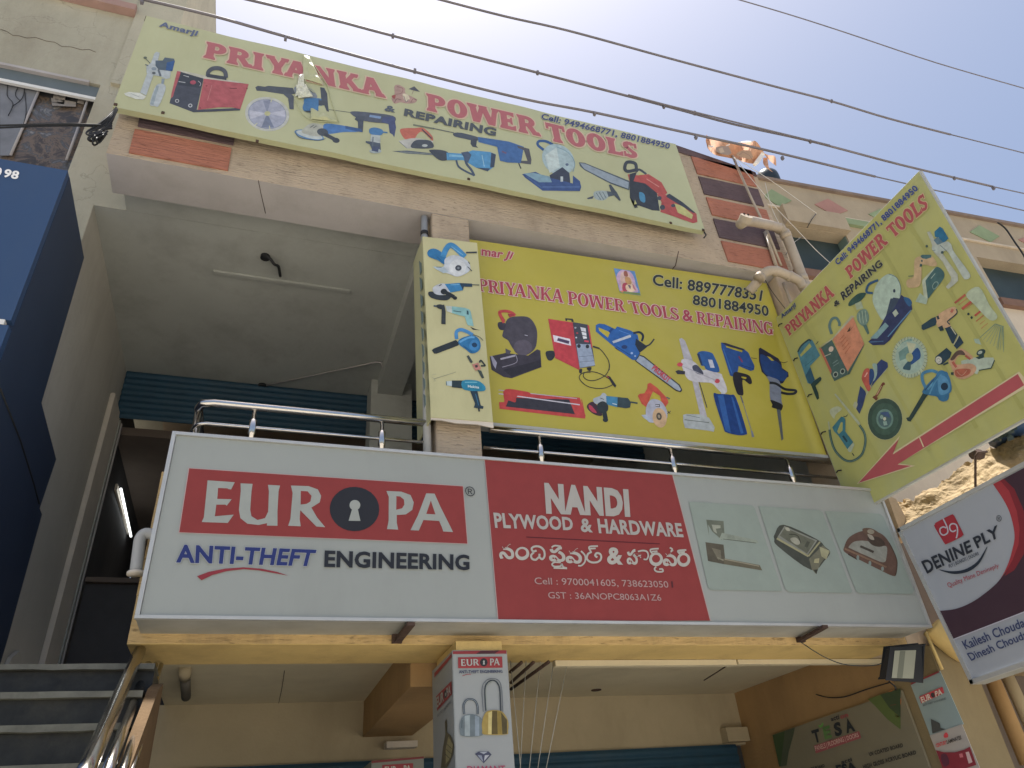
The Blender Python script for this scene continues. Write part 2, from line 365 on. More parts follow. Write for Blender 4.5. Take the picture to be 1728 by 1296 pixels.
M['rust'] = surf('rusty_angle_iron', (0.075, 0.048, 0.038), var=0.3, scale=20, bump=0.3)
M['pvc'] = surf('cream_pvc', (0.42, 0.36, 0.28), var=0.09, scale=6, rough=0.45, dirt=(0.25, 0.18, 0.11), dirtamt=0.6, dscale=4)
M['gpvc'] = surf('grey_pvc', (0.40, 0.41, 0.41), var=0.08, scale=6, rough=0.45)
M['cable'] = surf('black_cable', (0.025, 0.027, 0.03), var=0.1, rough=0.55)
M['wire'] = surf('grey_service_wire', (0.17, 0.16, 0.18), var=0.15, scale=4, rough=0.6)
M['white_wire'] = surf('white_cord', (0.62, 0.60, 0.55), var=0.1)
M['blue'] = surf('blue_composite_panel', (0.036, 0.075, 0.165), var=0.05, scale=0.8, rough=0.42, dirt=(0.06, 0.09, 0.15), dirtamt=0.4)
M['navy'] = surf('navy_panel_edge', (0.034, 0.052, 0.095), var=0.08, scale=1, rough=0.5)
M['white'] = surf('white_paint', (0.72, 0.73, 0.72), var=0.05)
M['stone'] = surf('dark_granite_step', (0.020, 0.021, 0.021), var=0.35, scale=14, rough=0.4, dirt=(0.07, 0.065, 0.05), dirtamt=0.7, dscale=4, dstretch=(1, 1, 1))
M['nosing'] = surf('worn_step_edge', (0.15, 0.15, 0.125), var=0.25, scale=9, rough=0.7, dirt=(0.08, 0.075, 0.06), dirtamt=0.8, dscale=5, dstretch=(1, 1, 1))
M['wing'] = surf('tan_stucco', (0.40, 0.335, 0.24), var=0.10, scale=1.2, bump=0.4, bscale=25, dirt=(0.25, 0.2, 0.15), dirtamt=0.45)
M['wing_pale'] = surf('pale_cream_wall', (0.60, 0.52, 0.41), var=0.08, scale=1.2, bump=0.15, bscale=25, dirt=(0.3, 0.25, 0.2), dirtamt=0.35)
M['green'] = surf('faded_green_paint', (0.25, 0.32, 0.19), var=0.12, scale=3, bump=0.3)
M['pink'] = surf('faded_pink_paint', (0.38, 0.21, 0.18), var=0.12, scale=3, bump=0.3)
M['window_dark'] = surf('dark_green_room', (0.035, 0.055, 0.06), var=0.25, scale=1.2, rough=0.5)
M['teal_side'] = surf('teal_reveal_paint', (0.14, 0.21, 0.20), var=0.1)
M['rough_plaster'] = surf('raw_broken_plaster', (0.36, 0.27, 0.155), var=0.25, scale=6, bump=1.0, bscale=22, dirt=(0.22, 0.16, 0.1), dirtamt=0.6, dscale=5, dstretch=(1, 1, 1))
M['tank'] = surf('black_plastic', (0.02, 0.03, 0.038), var=0.1, rough=0.4)
M['road'] = surf('sunlit_dusty_ground', (0.38, 0.35, 0.30), var=0.15, scale=0.5, bump=0.3, bscale=30)
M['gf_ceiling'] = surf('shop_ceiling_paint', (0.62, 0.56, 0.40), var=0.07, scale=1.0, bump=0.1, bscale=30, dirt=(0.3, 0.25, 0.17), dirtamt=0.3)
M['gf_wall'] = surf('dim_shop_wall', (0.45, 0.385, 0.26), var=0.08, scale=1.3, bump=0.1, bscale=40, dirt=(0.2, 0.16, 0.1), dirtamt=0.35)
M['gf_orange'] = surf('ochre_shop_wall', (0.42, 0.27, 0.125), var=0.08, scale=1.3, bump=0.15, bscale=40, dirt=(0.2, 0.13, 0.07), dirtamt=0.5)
def P2(pts, **k): return [at(u_, v_, **k) for u_, v_ in pts]

# ------------------------------------------------------------------ ground
tag(box('ground', (-120, -120, -0.2), (120, 120, 0.0), M['road']), kind='structure')
ft = MB(); ft.box((-9, 3.2, 0.004), (14, 12, 0.14), surf('concrete_forecourt', (0.38, 0.35, 0.30), var=0.12, scale=1.5, bump=0.2, bscale=20))
tag(ft.build('pavement'), kind='structure')

# ------------------------------------------------------------------ the shop building
B = empty('shop_building', (1.7, 4.5, 0), 'two storey cream shop building with ochre balcony edge and plum and terracotta panels', 'building')
ZB, ZC, ZF, ZG = 6.46, 6.65, 2.716, 2.87
# roof beam and parapet: one block with the front in scratched stucco and the underside in grey plaster
k = MB(); k.faces([(-1.52, 4.5, ZB), (5.0, 4.5, ZB), (5.0, 4.5, 8.10), (3.97, 4.5, 8.26), (-1.52, 4.5, 8.26),
                   (-1.52, 4.92, ZB), (5.0, 4.92, ZB), (5.0, 4.92, 8.10), (3.97, 4.92, 8.26), (-1.52, 4.92, 8.26)],
                  [(0, 1, 2, 3, 4), (6, 5, 9, 8, 7), (0, 4, 9, 5), (1, 6, 7, 2), (2, 7, 8, 3), (3, 8, 9, 4)], M['stucco'])
k.face([(-1.52, 4.5, ZB), (-1.52, 4.92, ZB), (5.0, 4.92, ZB), (5.0, 4.5, ZB)], M['soffit'])
k.build('roof_beam', B)
k = MB(); k.box((-1.49, 4.923, ZC), (5.0, 5.30, ZC + .2), M['ceiling']); k.box((-1.76, 5.303, ZC), (5.0, 8.1, ZC + .2), M['ceiling']); k.build('ceiling', B)
box('roof_slab', (-1.5, 4.95, ZC + .22), (5.0, 12.0, ZC + .4), M['cream'], B)
for x0, x1, s in ((4.14, 4.93, 0), (-1.365, -0.63, 1)):
    for i in range(5):
        if s and i > 1: continue
        z0 = 6.535 + i * 0.327 - (0.03 if s else 0)
        dx = 0.012 * (4 - i) if not s else 0
        mm = M['orange'] if i % 2 == 0 else M['purple']
        q = MB(); jit = [random.uniform(-.006, .006) for _ in range(8)]
        pts = [(x0 + dx + jit[0], 4.5, z0 + jit[1]), (x1 + jit[2], 4.5, z0 + jit[3]), (x1 + jit[4], 4.5, z0 + .278 + jit[5]), (x0 + dx - .01 + jit[6], 4.5, z0 + .278 + jit[7])]
        q.prism([(p[0], 4.486, p[2]) for p in pts], (0, 0.013, 0), mm); q.build('accent_panel', B)
q = MB(); q.prism([(3.93, 4.486, 8.155), (4.985, 4.486, 8.03), (4.985, 4.486, 8.10), (3.97, 4.486, 8.262), (3.93, 4.486, 8.262)], (0, 0.013, 0), M['purple']); q.build('accent_panel', B)
# columns
box('column', (1.09, 4.5, 3.76), (1.43, 4.92, ZB - .002), M['stucco'], B, bevel=.006)
box('column', (4.74, 4.503, ZF + .001), (5.06, 4.92, ZB - .002), M['cream'], B, bevel=.006)
c0 = P2([(625, 700), (695, 700)], Y=7.55)
box('column', (c0[0].x, 7.55, 2.95), (c0[1].x, 7.9, ZC - .002), M['ceiling'], B)
bm_ = P2([(660, 640), (735, 470)], Z=ZC - .22)
box('ceiling_beam', (1.10, 4.925, ZC - .20), (1.40, 7.9, ZC - .003), M['ceiling'], B)
# balcony edge
k = MB(); k.box((-.652, 4.5, ZF), (4.735, 4.98, 2.98), M['fascia']); k.face([(-.652, 4.4995, ZF + .003), (4.73, 4.4995, ZF + .003), (4.73, 4.4995, 2.98), (-.652, 4.4995, 2.98)], M['fascia_rough'])
k.build('balcony_edge_beam', B, bevel=0)
box('parapet_wall', (-.655, 4.503, 2.983), (4.735, 4.64, 3.755), M['fascia_rough'], B)
box('balcony_floor', (-.65, 4.983, ZG), (4.9, 7.9, 3.02), M['ceiling'], B)
# side wall of the stair, with the pale pilaster and its dark frame
box('stair_side_wall', (-1.95, 5.305, 0), (-1.75, 8.1, ZC + .18), M['side_wall'], B)
box('pilaster', (-1.748, 7.50, 2.5), (-1.70, 7.98, 6.08), M['strip'], B, bevel=.008)
k = MB(); k.box((-1.748, 7.985, 2.5), (-1.69, 8.06, 6.02), M['gutter']); k.box((-1.748, 8.063, 2.5), (-1.68, 8.098, 6.02), M['soffit']); k.build('door_frame', B)
# room behind the balcony
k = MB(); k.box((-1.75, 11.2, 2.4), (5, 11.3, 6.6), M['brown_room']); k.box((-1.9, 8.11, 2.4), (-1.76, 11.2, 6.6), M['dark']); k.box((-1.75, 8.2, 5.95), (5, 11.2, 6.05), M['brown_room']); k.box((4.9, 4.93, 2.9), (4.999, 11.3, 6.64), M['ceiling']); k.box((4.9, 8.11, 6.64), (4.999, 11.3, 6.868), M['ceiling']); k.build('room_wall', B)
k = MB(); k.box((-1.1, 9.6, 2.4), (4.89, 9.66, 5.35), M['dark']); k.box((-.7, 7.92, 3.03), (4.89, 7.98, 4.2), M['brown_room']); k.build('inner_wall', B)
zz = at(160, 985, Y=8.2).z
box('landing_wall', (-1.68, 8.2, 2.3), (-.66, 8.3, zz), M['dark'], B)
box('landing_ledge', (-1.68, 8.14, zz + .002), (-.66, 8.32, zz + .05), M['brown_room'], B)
k = MB(); k.prism([(-.465, 2.9, 0), (-.465, 2.9, 1.50), (-.465, 4.12, 2.41), (-.465, 4.30, 2.47), (-.465, 4.30, 0)], (.05, 0, 0), surf('stained_stringer_plaster', (.115, .07, .032), var=.2, scale=6, bump=.3)); k.build('stair_inner_wall', B)
# balcony shutter, slat by slat
sh = empty('rolling_shutter', (1.6, 7.95, 6.04)); sh.parent = B; sh.matrix_parent_inverse = parent_world(B).inverted()
def slat_mesh(w, h, m):
    k = MB(); n = 5; pr = [(0, 0)] + [(-.016 * math.sin(math.pi * i / n), h * (.08 + .84 * i / n)) for i in range(n + 1)] + [(0, h), (.012, h), (.012, 0)]
    a = [(0, y, z) for y, z in pr]; b_ = [(w, y, z) for y, z in pr]; q = len(pr)
    k.faces(a + b_, [(i, (i + 1) % q, (i + 1) % q + q, i + q) for i in range(q)] + [tuple(range(q))[::-1], tuple(range(q, 2 * q))], m)
    return k
def shutter(parent, x0, x1, y, z0, z1, h=.078):
    n = int(round((z1 - z0) / h)); first = None
    for i in range(n):
        if first is None: first = slat_mesh(x1 - x0, h, M['shutter']).build('slat'); o = first
        else: o = first.copy(); COL.objects.link(o)
        o.location = (x0, y, z0 + i * h); o.parent = parent; o.matrix_parent_inverse = parent_world(parent).inverted()
shutter(sh, -1.74, 4.88, 7.93, 6.02, 6.64)
# ground floor shop: back wall, side wall, ceiling, beam
YB = 7.1
zs = at(640, 1284, Y=YB).z
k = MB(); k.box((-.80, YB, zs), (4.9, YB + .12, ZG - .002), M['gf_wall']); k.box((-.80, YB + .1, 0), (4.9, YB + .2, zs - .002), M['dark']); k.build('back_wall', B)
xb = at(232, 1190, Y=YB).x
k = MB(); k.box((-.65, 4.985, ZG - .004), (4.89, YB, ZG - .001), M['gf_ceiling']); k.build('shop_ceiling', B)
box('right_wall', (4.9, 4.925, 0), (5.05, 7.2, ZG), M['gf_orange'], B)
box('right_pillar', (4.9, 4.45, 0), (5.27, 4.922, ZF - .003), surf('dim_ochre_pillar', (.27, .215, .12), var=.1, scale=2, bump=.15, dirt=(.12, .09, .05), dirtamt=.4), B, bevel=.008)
a0 = at(678, 1132, Z=ZG); a1 = at(659, 1245, X=a0.x)
zb2 = at(711, 1147, X=a0.x + .0).z
box('shop_beam', (1.0, 4.985, ZG - .30), (1.44, YB - .002, ZG - .006), M['gf_orange'], B)
ledge = P2([(703, 1252), (652, 1258)], Y=YB - .1)
box('switch_ledge', (at(652, 1255, Y=YB - .12).x, YB - .14, at(652, 1262, Y=YB - .14).z), (at(704, 1252, Y=YB - .12).x, YB - .004, at(652, 1262, Y=YB - .14).z + .05), M['strip'], B)
k = MB(); s0 = at(1228, 1252, Y=YB - .1); k.box((s0.x, YB - .12, s0.z), (4.88, YB - .003, s0.z + .13), M['gf_wall']); k.build('shutter_guide', B)
sh2 = empty('rolling_shutter', (2, YB - .03, 0.2)); sh2.parent = B; sh2.matrix_parent_inverse = parent_world(B).inverted()
shutter(sh2, -.5, 4.75, YB - .04, zs - 14 * .078, zs)
# ------------------------------------------------------------------ staircase
ST = empty('staircase', (-1.2, 4.3, 0), 'dark stone stair with worn pale step edges climbing beside the balcony at the left', 'staircase')
Z0, Y0 = at(120, 1123, Y=4.32).z, 4.32
for i in range(9):
    y0 = Y0 - i * .27; z0 = Z0 - i * .182
    xl, xr = -1.745, -.47
    s_ = box('step', (xl, y0, z0 - .21), (xr, y0 + .27, z0 - .028), M['stone'], ST)
    if i == 0: box('landing', (xl, y0 + .272, z0 - .21), (-.82, 8.1, z0 - .028), M['stone'], ST)
    n_ = MB(); nn = 14
    pts = [(xl + (xr - xl) * j / nn, y0 - .035 + random.uniform(-.006, .004), z0 - .026 + random.uniform(-.004, .002)) for j in range(nn + 1)]
    for j in range(nn):
        a, c = pts[j], pts[j + 1]
        v = [a, c, (c[0], c[1], z0), (a[0], a[1], z0), (a[0], y0 + .265, z0 - .026), (c[0], y0 + .265, z0 - .026), (c[0], y0 + .265, z0), (a[0], y0 + .265, z0)]
        n_.faces(v, [(0, 1, 2, 3), (3, 2, 6, 7), (1, 0, 4, 5)], M['nosing'])
    n_.build('tread', ST)
# broken plaster lump on the left of the steps
def lump(name, quad, off, m, parent, n=9, amp=.03, kw={}):
    TL, TR, BR, BL = quad; k = MB(); V = []; F = []
    for i in range(n + 1):
        for j in range(n + 1):
            s, t = i / n, j / n; p = (TL * (1 - s) + TR * s) * (1 - t) + (BL * (1 - s) + BR * s) * t
            V.append(p + Vector(off) * random.uniform(0, 1) * (amp if 0 < i < n and 0 < j < n else 0))
    for i in range(n):
        for j in range(n): a = i * (n + 1) + j; F.append((a, a + 1, a + n + 2, a + n + 1))
    k.faces(V, F, m); return k.build(name, parent)
x_ = -1.735
sq = [(34, 1098), (38, 1120), (52, 1140), (45, 1158), (40, 1168), (30, 1170), (0, 1172), (0, 1150), (12, 1130), (20, 1110)]
k = MB(); k.prism(P2(sq, X=x_ + .02), (-.03, 0, 0), M['side_wall']); k.build('broken_skirting', ST)
# stair handrail of polished tubes
HR = empty('stair_handrail', (-.75, 4.4, 0), 'polished steel stair handrail of parallel tubes running down below the balcony corner', 'handrail')
def tube(name, pts, r, m, parent=None, seg=10, smooth_n=0, **k):
    if smooth_n: pts = smooth_path(pts, smooth_n)
    kk = MB(); kk.tube(pts, r, m, seg); return kk.build(name, parent, smooth=True)
tube('handrail_tube', [at(236, 1098, Y=4.55), at(150, 1290, Y=3.1), at(126, 1340, Y=2.85)], .031, M['steel'], HR, 12)
tube('rail_tube', [at(250, 1122, Y=4.7), at(196, 1262, Y=3.5), at(170, 1330, Y=3.15)], .022, M['steel'], HR)
tube('rail_tube', [at(262, 1122, Y=4.8), at(214, 1280, Y=3.6), at(198, 1330, Y=3.3)], .016, M['steel'], HR)
tube('rail_tube', [at(272, 1122, Y=4.9), at(232, 1270, Y=3.8), at(210, 1330, Y=3.5)], .014, M['steel'], HR)
for a, c in (((221, 1136), (214, 1180)), ((205, 1172), (186, 1262))):
    pass
# ------------------------------------------------------------------ balcony railing
for side, (xa, xc, posts) in enumerate((((-.53), 1.06, (430, 645)), (1.46, 4.73, (910, 1132, 1330)))):
    RL = empty('balcony_railing', (xa, 4.56, 3.75), ['polished steel balcony railing left of the cream column', 'polished steel balcony railing right of the cream column, under the bright yellow banner'][side], 'railing', 'balcony railings')
    top = [(xa + .06, 4.56, 4.315), (xc, 4.56, 4.315)]; mid = [(xa, 4.56, 4.152), (xc, 4.56, 4.152)]
    if side == 0:
        top = [(xa, 5.6, 4.315), (xa, 4.75, 4.315), (xa, 4.64, 4.313), (xa + .03, 4.575, 4.315), (xa + .10, 4.56, 4.315), (xc, 4.56, 4.315)]
        mid = [(xa, 5.6, 4.14), (xa - .02, 4.66, 4.15), (xa + .02, 4.575, 4.152), (xa + .07, 4.56, 4.152), (xc, 4.56, 4.152)]
    tube('top_rail', top, .028, M['steel'], RL, 14); tube('mid_rail', mid, .013, M['steel'], RL, 10)
    for px in posts:
        p = at(px, 690 + (px - 400) * .1, Y=4.56); k = MB()
        k.tube([(p.x, 4.56, 3.756), (p.x, 4.56, 4.09), (p.x, 4.56, 4.10), (p.x, 4.56, 4.205), (p.x, 4.56, 4.215), (p.x, 4.56, 4.29)], [.019, .019, .026, .026, .014, .014], M['steel'], 12)
        k.build('post', RL, smooth=True)
    if side == 0:
        tube('post', [(xa, 4.66, 3.76), (xa, 4.66, 4.30)], .022, M['steel'], RL); tube('post', [(xa, 4.80, 3.76), (xa, 4.80, 4.30)], .02, M['steel'], RL)
# ------------------------------------------------------------------ things on the balcony ceiling
CF = empty('ceiling_batten', at(470, 470, Z=ZC), 'long thin pale batten screwed to the balcony ceiling', 'batten')
a, c = at(360, 457, Z=ZC), at(592, 488, Z=ZC)
box('channel', (a.x, a.y - .025, ZC - .022), (c.x, a.y + .025, ZC - .002), M['ceiling'], CF, bevel=.006)
FH = empty('fan_hook', at(448, 432, Z=ZC), 'short black bent conduit hanging from a round box in the balcony ceiling', 'conduit')
a = at(448, 432, Z=ZC - .01); k = MB(); k.tube([a, a + Vector((0, 0, -.03))], .045, M['cable'], 12); k.build('ceiling_box', FH)
tube('bent_conduit', [at(446, 432, Z=ZC - .03), at(455, 436, Z=ZC - .06), at(463, 446, Z=ZC - .09), at(470, 450, Z=ZC - .07), at(473, 466, Z=ZC - .03)], .014, M['cable'], FH, smooth_n=5)
CD = empty('ceiling_conduit', at(443, 650, Z=ZC), 'thin conduit running from a dark round box across the balcony ceiling to the rear column', 'conduit')
a = at(443, 650, Z=ZC - .01); k = MB(); k.tube([a, a + Vector((0, 0, -.03))], .055, M['cable'], 12); k.build('ceiling_box', CD)
tube('conduit_pipe', [at(450, 650, Z=ZC - .02), at(636, 611, Z=ZC - .02), at(644, 612, Z=ZC - .04), at(647, 640, Y=7.5)], .011, M['soffit'], CD)
TL_ = empty('tube_light', at(213, 865, X=-1.7), 'lit fluorescent tube on the dark wall inside the stair passage', 'tube light')
em, t_, b_ = nodes('lit_tube'); b_.inputs['Base Color'].default_value = (1, 1, 1, 1); b_.inputs['Emission Color'].default_value = (0.95, 1, 0.98, 1); b_.inputs['Emission Strength'].default_value = 1.6
a, c = at(204, 825, X=-1.70), at(221, 905, X=-1.70)
tube('glass_tube', [a, c], .014, em, TL_)
box('fitting', (-1.758, min(a.y, c.y) - .05, a.z - .04), (-1.735, max(a.y, c.y) + .05, a.z + .04), M['strip'], TL_)
# ------------------------------------------------------------------ left neighbour
NB = empty('neighbour_building', (-4, 5.3, 0), 'taller old cream plastered building at far left with a torn film window', 'building')
k = MB(); zt = 12.05
w = P2([(0, 108), (168, 148), (118, 285), (0, 262)], Y=5.3)
xl, xr, z1, z0 = -9.0, w[1].x, max(w[0].z, w[1].z) - .0, w[2].z - .25
k.box((-9, 5.3, z1), (-1.5, 5.6, zt), M['left_plaster']); k.box((-9, 5.3, 0), (-1.753, 5.6, z0), M['left_plaster'])
k.box((xr, 5.3, z0), (-1.753, 5.6, z1), M['left_plaster']); k.box((-1.7525, 5.3, ZC - .001), (-1.4905, 5.3022, z1), M['left_plaster'])
k.box((-9, 5.6, 6.9), (-1.5, 14, zt), M['left_plaster'])
k.build('wall', NB)
pr = at(231, 18, Y=5.26)
box('pier', (pr.x, 5.26, z1 + .02), (-1.5, 5.299, zt), M['left_plaster'], NB)
p = P2([(135, 0), (231, 5), (231, 17), (135, -4)], Y=5.2)
box('pink_band', (-9, 5.20, p[2].z), (pr.x, 5.298, p[2].z + .10), surf('dusty_pink_paint', (.36, .24, .21), var=.12, scale=3), NB)
k = MB(); k.box((-9, 5.33, z1 - .17), (xr, 5.36, z1 - .01), surf('slate_window_head', (0.13, 0.16, 0.175), var=.1, scale=3, rough=.6)); k.box((-9, 5.32, z1 - .21), (xr, 5.35, z1 - .172), M['white']); k.box((-9, 5.29, z1 - .012), (xr - .1, 5.345, z1 + .02), M['soffit'])
k.build('window_head', NB)
# torn reflective film on the window; its mottled colour paints the street reflections
fm, t, b_ = nodes('torn_film_painted_reflections'); N = t.nodes.new; L = t.links.new
tc = N('ShaderNodeTexCoord'); n1 = N('ShaderNodeTexNoise'); n1.inputs['Scale'].default_value = 4.2; n1.inputs['Detail'].default_value = 12; n1.inputs['Roughness'].default_value = .72; n1.inputs['Distortion'].default_value = 0.9
L(tc.outputs['Object'], n1.inputs['Vector']); cr = N('ShaderNodeValToRGB'); L(n1.outputs[0], cr.inputs[0])
e = cr.color_ramp; e.elements[0].position = .36; e.elements[0].color = (.035, .034, .032, 1); e.elements[1].position = .66; e.elements[1].color = (.36, .32, .27, 1)
for q, c in ((.44, (.055, .045, .036, 1)), (.5, (.17, .125, .09, 1)), (.54, (.06, .06, .06, 1)), (.6, (.15, .16, .17, 1))):
    x = e.elements.new(q); x.color = c
L(cr.outputs[0], b_.inputs['Base Color']); setin(b_, rough=.28)
bp = N('ShaderNodeBump'); bp.inputs['Strength'].default_value = .35; L(n1.outputs[0], bp.inputs['Height']); L(bp.outputs[0], b_.inputs['Normal'])
grey = surf('hazy_grey_glass', (.20, .21, .23), var=.25, scale=2.5, rough=.25)
pane = MB(); V = []; F = []; nx, nz = 26, 16
for i in range(nx + 1):
    for j in range(nz + 1):
        x = -5 + (xr + 5) * i / nx; z = z0 + (z1 - .21 - z0) * j / nz
        V.append((x - (random.random() * .05 if i == nx else 0), 5.40 + .012 * math.sin(7 * x + 3 * z) + random.uniform(-.004, .004), z))
for i in range(nx):
    for j in range(nz): a = i * (nz + 1) + j; F.append((a, a + nz + 1, a + nz + 2, a + 1))
pane.faces(V, F, fm); pane.build('window_pane', NB, smooth=True)
f1 = P2([(0, 130), (70, 143), (46, 190), (18, 262), (0, 262)], Y=5.375)
k = MB(); k.prism(f1, (0, .008, 0), grey); k.build('window_pane', NB)
for pts in ([(70, 143), (18, 262)], [(84, 148), (150, 163)], [(150, 163), (132, 215)], [(132, 215), (112, 270)]):
    q = P2(pts, Y=5.37); tube('film_edge', [q[0], q[1]], .012, M['soffit'], NB, 6)
for pts in ([(15, 132), (12, 160), (22, 175), (14, 195)], [(42, 140), (38, 165), (20, 180)], [(30, 148), (26, 160), (34, 170)], [(42, 155), (44, 190), (38, 215)]):
    tube('loose_wire', P2(pts, Y=5.36), .004, M['cable'], NB, 5, smooth_n=4)
for pts in ([(86, 165), (128, 172), (128, 180), (88, 178)], [(92, 152), (112, 156), (108, 176), (88, 173)], [(134, 160), (145, 163), (141, 176), (130, 173)]):
    k = MB(); k.prism(P2(pts, Y=5.385), (0, .004, 0), surf('painted_reflection_film', (.26, .24, .22), var=.2, scale=6, rough=.3)); k.build('film_reflection_patch', NB)  # pale patches paint reflections on the film
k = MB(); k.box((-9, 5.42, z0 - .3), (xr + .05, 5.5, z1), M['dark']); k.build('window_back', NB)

# blue cladding
BC = empty('blue_cladding', (-2.5, 4.3, 0), 'blue composite panel shop front with navy stepped side at the left edge', 'cladding')
k = MB(); zt2 = at(115, 288, Y=4.3).z
seam = at(10, 544, Y=4.3).z
k.box((-9, 4.3, seam + .02), (-1.650, 4.36, zt2), M['blue']); k.build('front_panel', BC)
box('front_panel', (-9, 4.3, 0), (-1.650, 4.36, seam - .02), M['blue'], BC)
box('white_strip', (-9, 4.296, seam - .018), (-1.68, 4.34, seam + .018), M['white'], BC)
sp = [(115, 288), (142, 435), (70, 680), (95, 775), (67, 858), (71, 868), (40, 980), (14, 1075), (-8, 1150), (-60, 1150), (-60, 760), (0, 606)]
q = P2(sp, X=-1.648); k = MB(); k.prism([(p.x, max(p.y, 4.361), p.z) for p in q[:-3]] + [(-1.648, 4.361, q[-4].z)], (-.06, 0, 0), M['navy']); k.build('side_panel', BC)
for pts in ([(0, 655), (35, 745), (57, 816), (66, 850)],):
    tube('dark_panel_line', P2(pts, X=-1.645), .006, M['cable'], BC, 5)  # thin dark line down the side panel
box('cladding_return', (-9, 4.365, 0), (-1.78, 5.25, zt2 - .02), M['navy'], BC)
pb = Plane(.5, Y=4.3)
def t98(mb):
    mw = ink('D6E2EE', .75)
    sans(mb, '98', [(9.5, 286), (34, 290.5), (30, 303), (5, 298.5)], pb, mw, off=.035)
    sans(mb, '0', [(-6, 283), (5, 285), (1, 298), (-10, 296)], pb, mw, off=.035)
lettering('phone_number', BC, t98)

# ------------------------------------------------------------------ wing beyond the shop on the right
WG = empty('far_wing_building', (9, 6, 0), 'long tan building beyond the shop with pink and green diamonds under its roof edge', 'building')
wd = Vector((5.0, -.22, 0)).normalized(); wn = Vector((-.22, -5.0, 0)).normalized(); wo_ = Vector((7.03, 6.0, 0))
PW = (wo_, wn)
def wbox(name, t0, t1, d0, d1, z0, z1, m, parent=WG):
    k = MB(); c = [wo_ + wd * t + wn * d for t, d in ((t0, d0), (t1, d0), (t1, d1), (t0, d1))]
    k.faces([p + Vector((0, 0, z0)) for p in c] + [p + Vector((0, 0, z1)) for p in c], [(0, 3, 2, 1), (4, 5, 6, 7), (0, 1, 5, 4), (1, 2, 6, 5), (2, 3, 7, 6), (3, 0, 4, 7)], m)
    return k.build(name, parent)
def wt(u_, v_): p = at(u_, v_, P=PW); return (p - wo_).dot(wd), p.z
def wq(pts, d=0.0): return [at(u_, v_, P=(wo_ + wn * d, wn)) for u_, v_ in pts]
zr = at(1500, 344, P=PW).z
z_l1 = wt(1370, 390)[1]; z_l2 = wt(1690, 438)[1]
zl = (z_l1 + z_l2) / 2
zs1 = wt(1705, 510)[1]
ta, tb = wt(1318, 380)[0], wt(1428, 397)[0]; tc_, td = wt(1646, 431)[0], wt(1800, 455)[0]
# wall with two openings
wbox('wall', -1.84, 14, 0, -.25, zl, zr, M['wing']); wbox('wall', -1.84, ta, 0, -.25, zs1, zl - .001, M['wing']); wbox('wall', tb, tc_, 0, -.25, zs1, zl - .001, M['wing']); wbox('wall', td, 14, 0, -.25, zs1, zl - .001, M['wing'])
wbox('wall', -1.84, 14, -.001, -.25, 0, zs1 - .001, M['wing_pale'])
wbox('coping', -1.84, 14, .05, -.3, zr + .001, zr + .06, surf('weathered_coping', (.22, .17, .14), var=.2, scale=4))
wbox('roof', -1.84, 14, -.3, -6, zr - .3, zr - .1, M['wing'])
for a, c in ((ta, tb), (tc_, td)):
    wi = wbox('window', a - .02, c + .02, -.20, -.24, zs1 - .1, zl + .1, M['window_dark'])
    wbox('reveal', c - .012, c, -.02, -.198, zs1, zl - .003, M['teal_side'], wi)
    wbox('sill', a - .1, c + .1, .08, -.2, zs1 - .14, zs1 + .0, surf('brown_sill_paint', (.20, .12, .09), var=.15, scale=4), wi)
tt = wt(1311, 349); wbox('sunshade', wt(1313, 350)[0], tb + .02, .10, .003, zl + .01, wt(1311, 351)[1], M['wing'])
wbox('green_band', tb + .05, tb + 1.1, .06, .002, wt(1417, 380)[1], wt(1417, 371)[1], M['green'])
wbox('string_course', -1.84, 14, .035, .003, wt(1311, 352)[1], wt(1311, 349.5)[1], M['wing_pale'])
for m_, pts, nm in (('green', [(1302, 319), (1336, 338.5), (1316, 348.5), (1289, 331)], 'diamond'), ('pink', [(1397, 335), (1431, 355), (1408, 363.6), (1375, 344.5)], 'diamond'),
                    ('green', [(1486, 352), (1520, 372), (1500, 380), (1466, 361)], 'diamond'), ('green', [(1653, 380), (1687, 398.5), (1672, 408.5), (1637, 391)], 'diamond'), ('pink', [(1742, 395), (1776, 413), (1754, 423), (1719, 404)], 'diamond')):
    k = MB(); k.prism(wq(pts, .012), -wn * .011, M[m_]); k.build(nm, WG)
tube('crack_line', wq([(1377, 361), (1370, 370), (1362, 384)], .108), .006, M['cable'], WG, 5)
pk = wq([(1584, 785), (1599, 774), (1640, 776), (1612, 787)], .02)
zb0, zb1 = wt(1600, 788)[1], wt(1600, 775)[1]
wbox('pink_ledge', 3, 14, .05, .0, zb0, zb1, M['pink'])
tube('drooping_cable', wq([(1683, 375), (1697, 386), (1712, 408), (1728, 432), (1745, 470)], .15), .014, M['cable'], WG, 6, smooth_n=5)

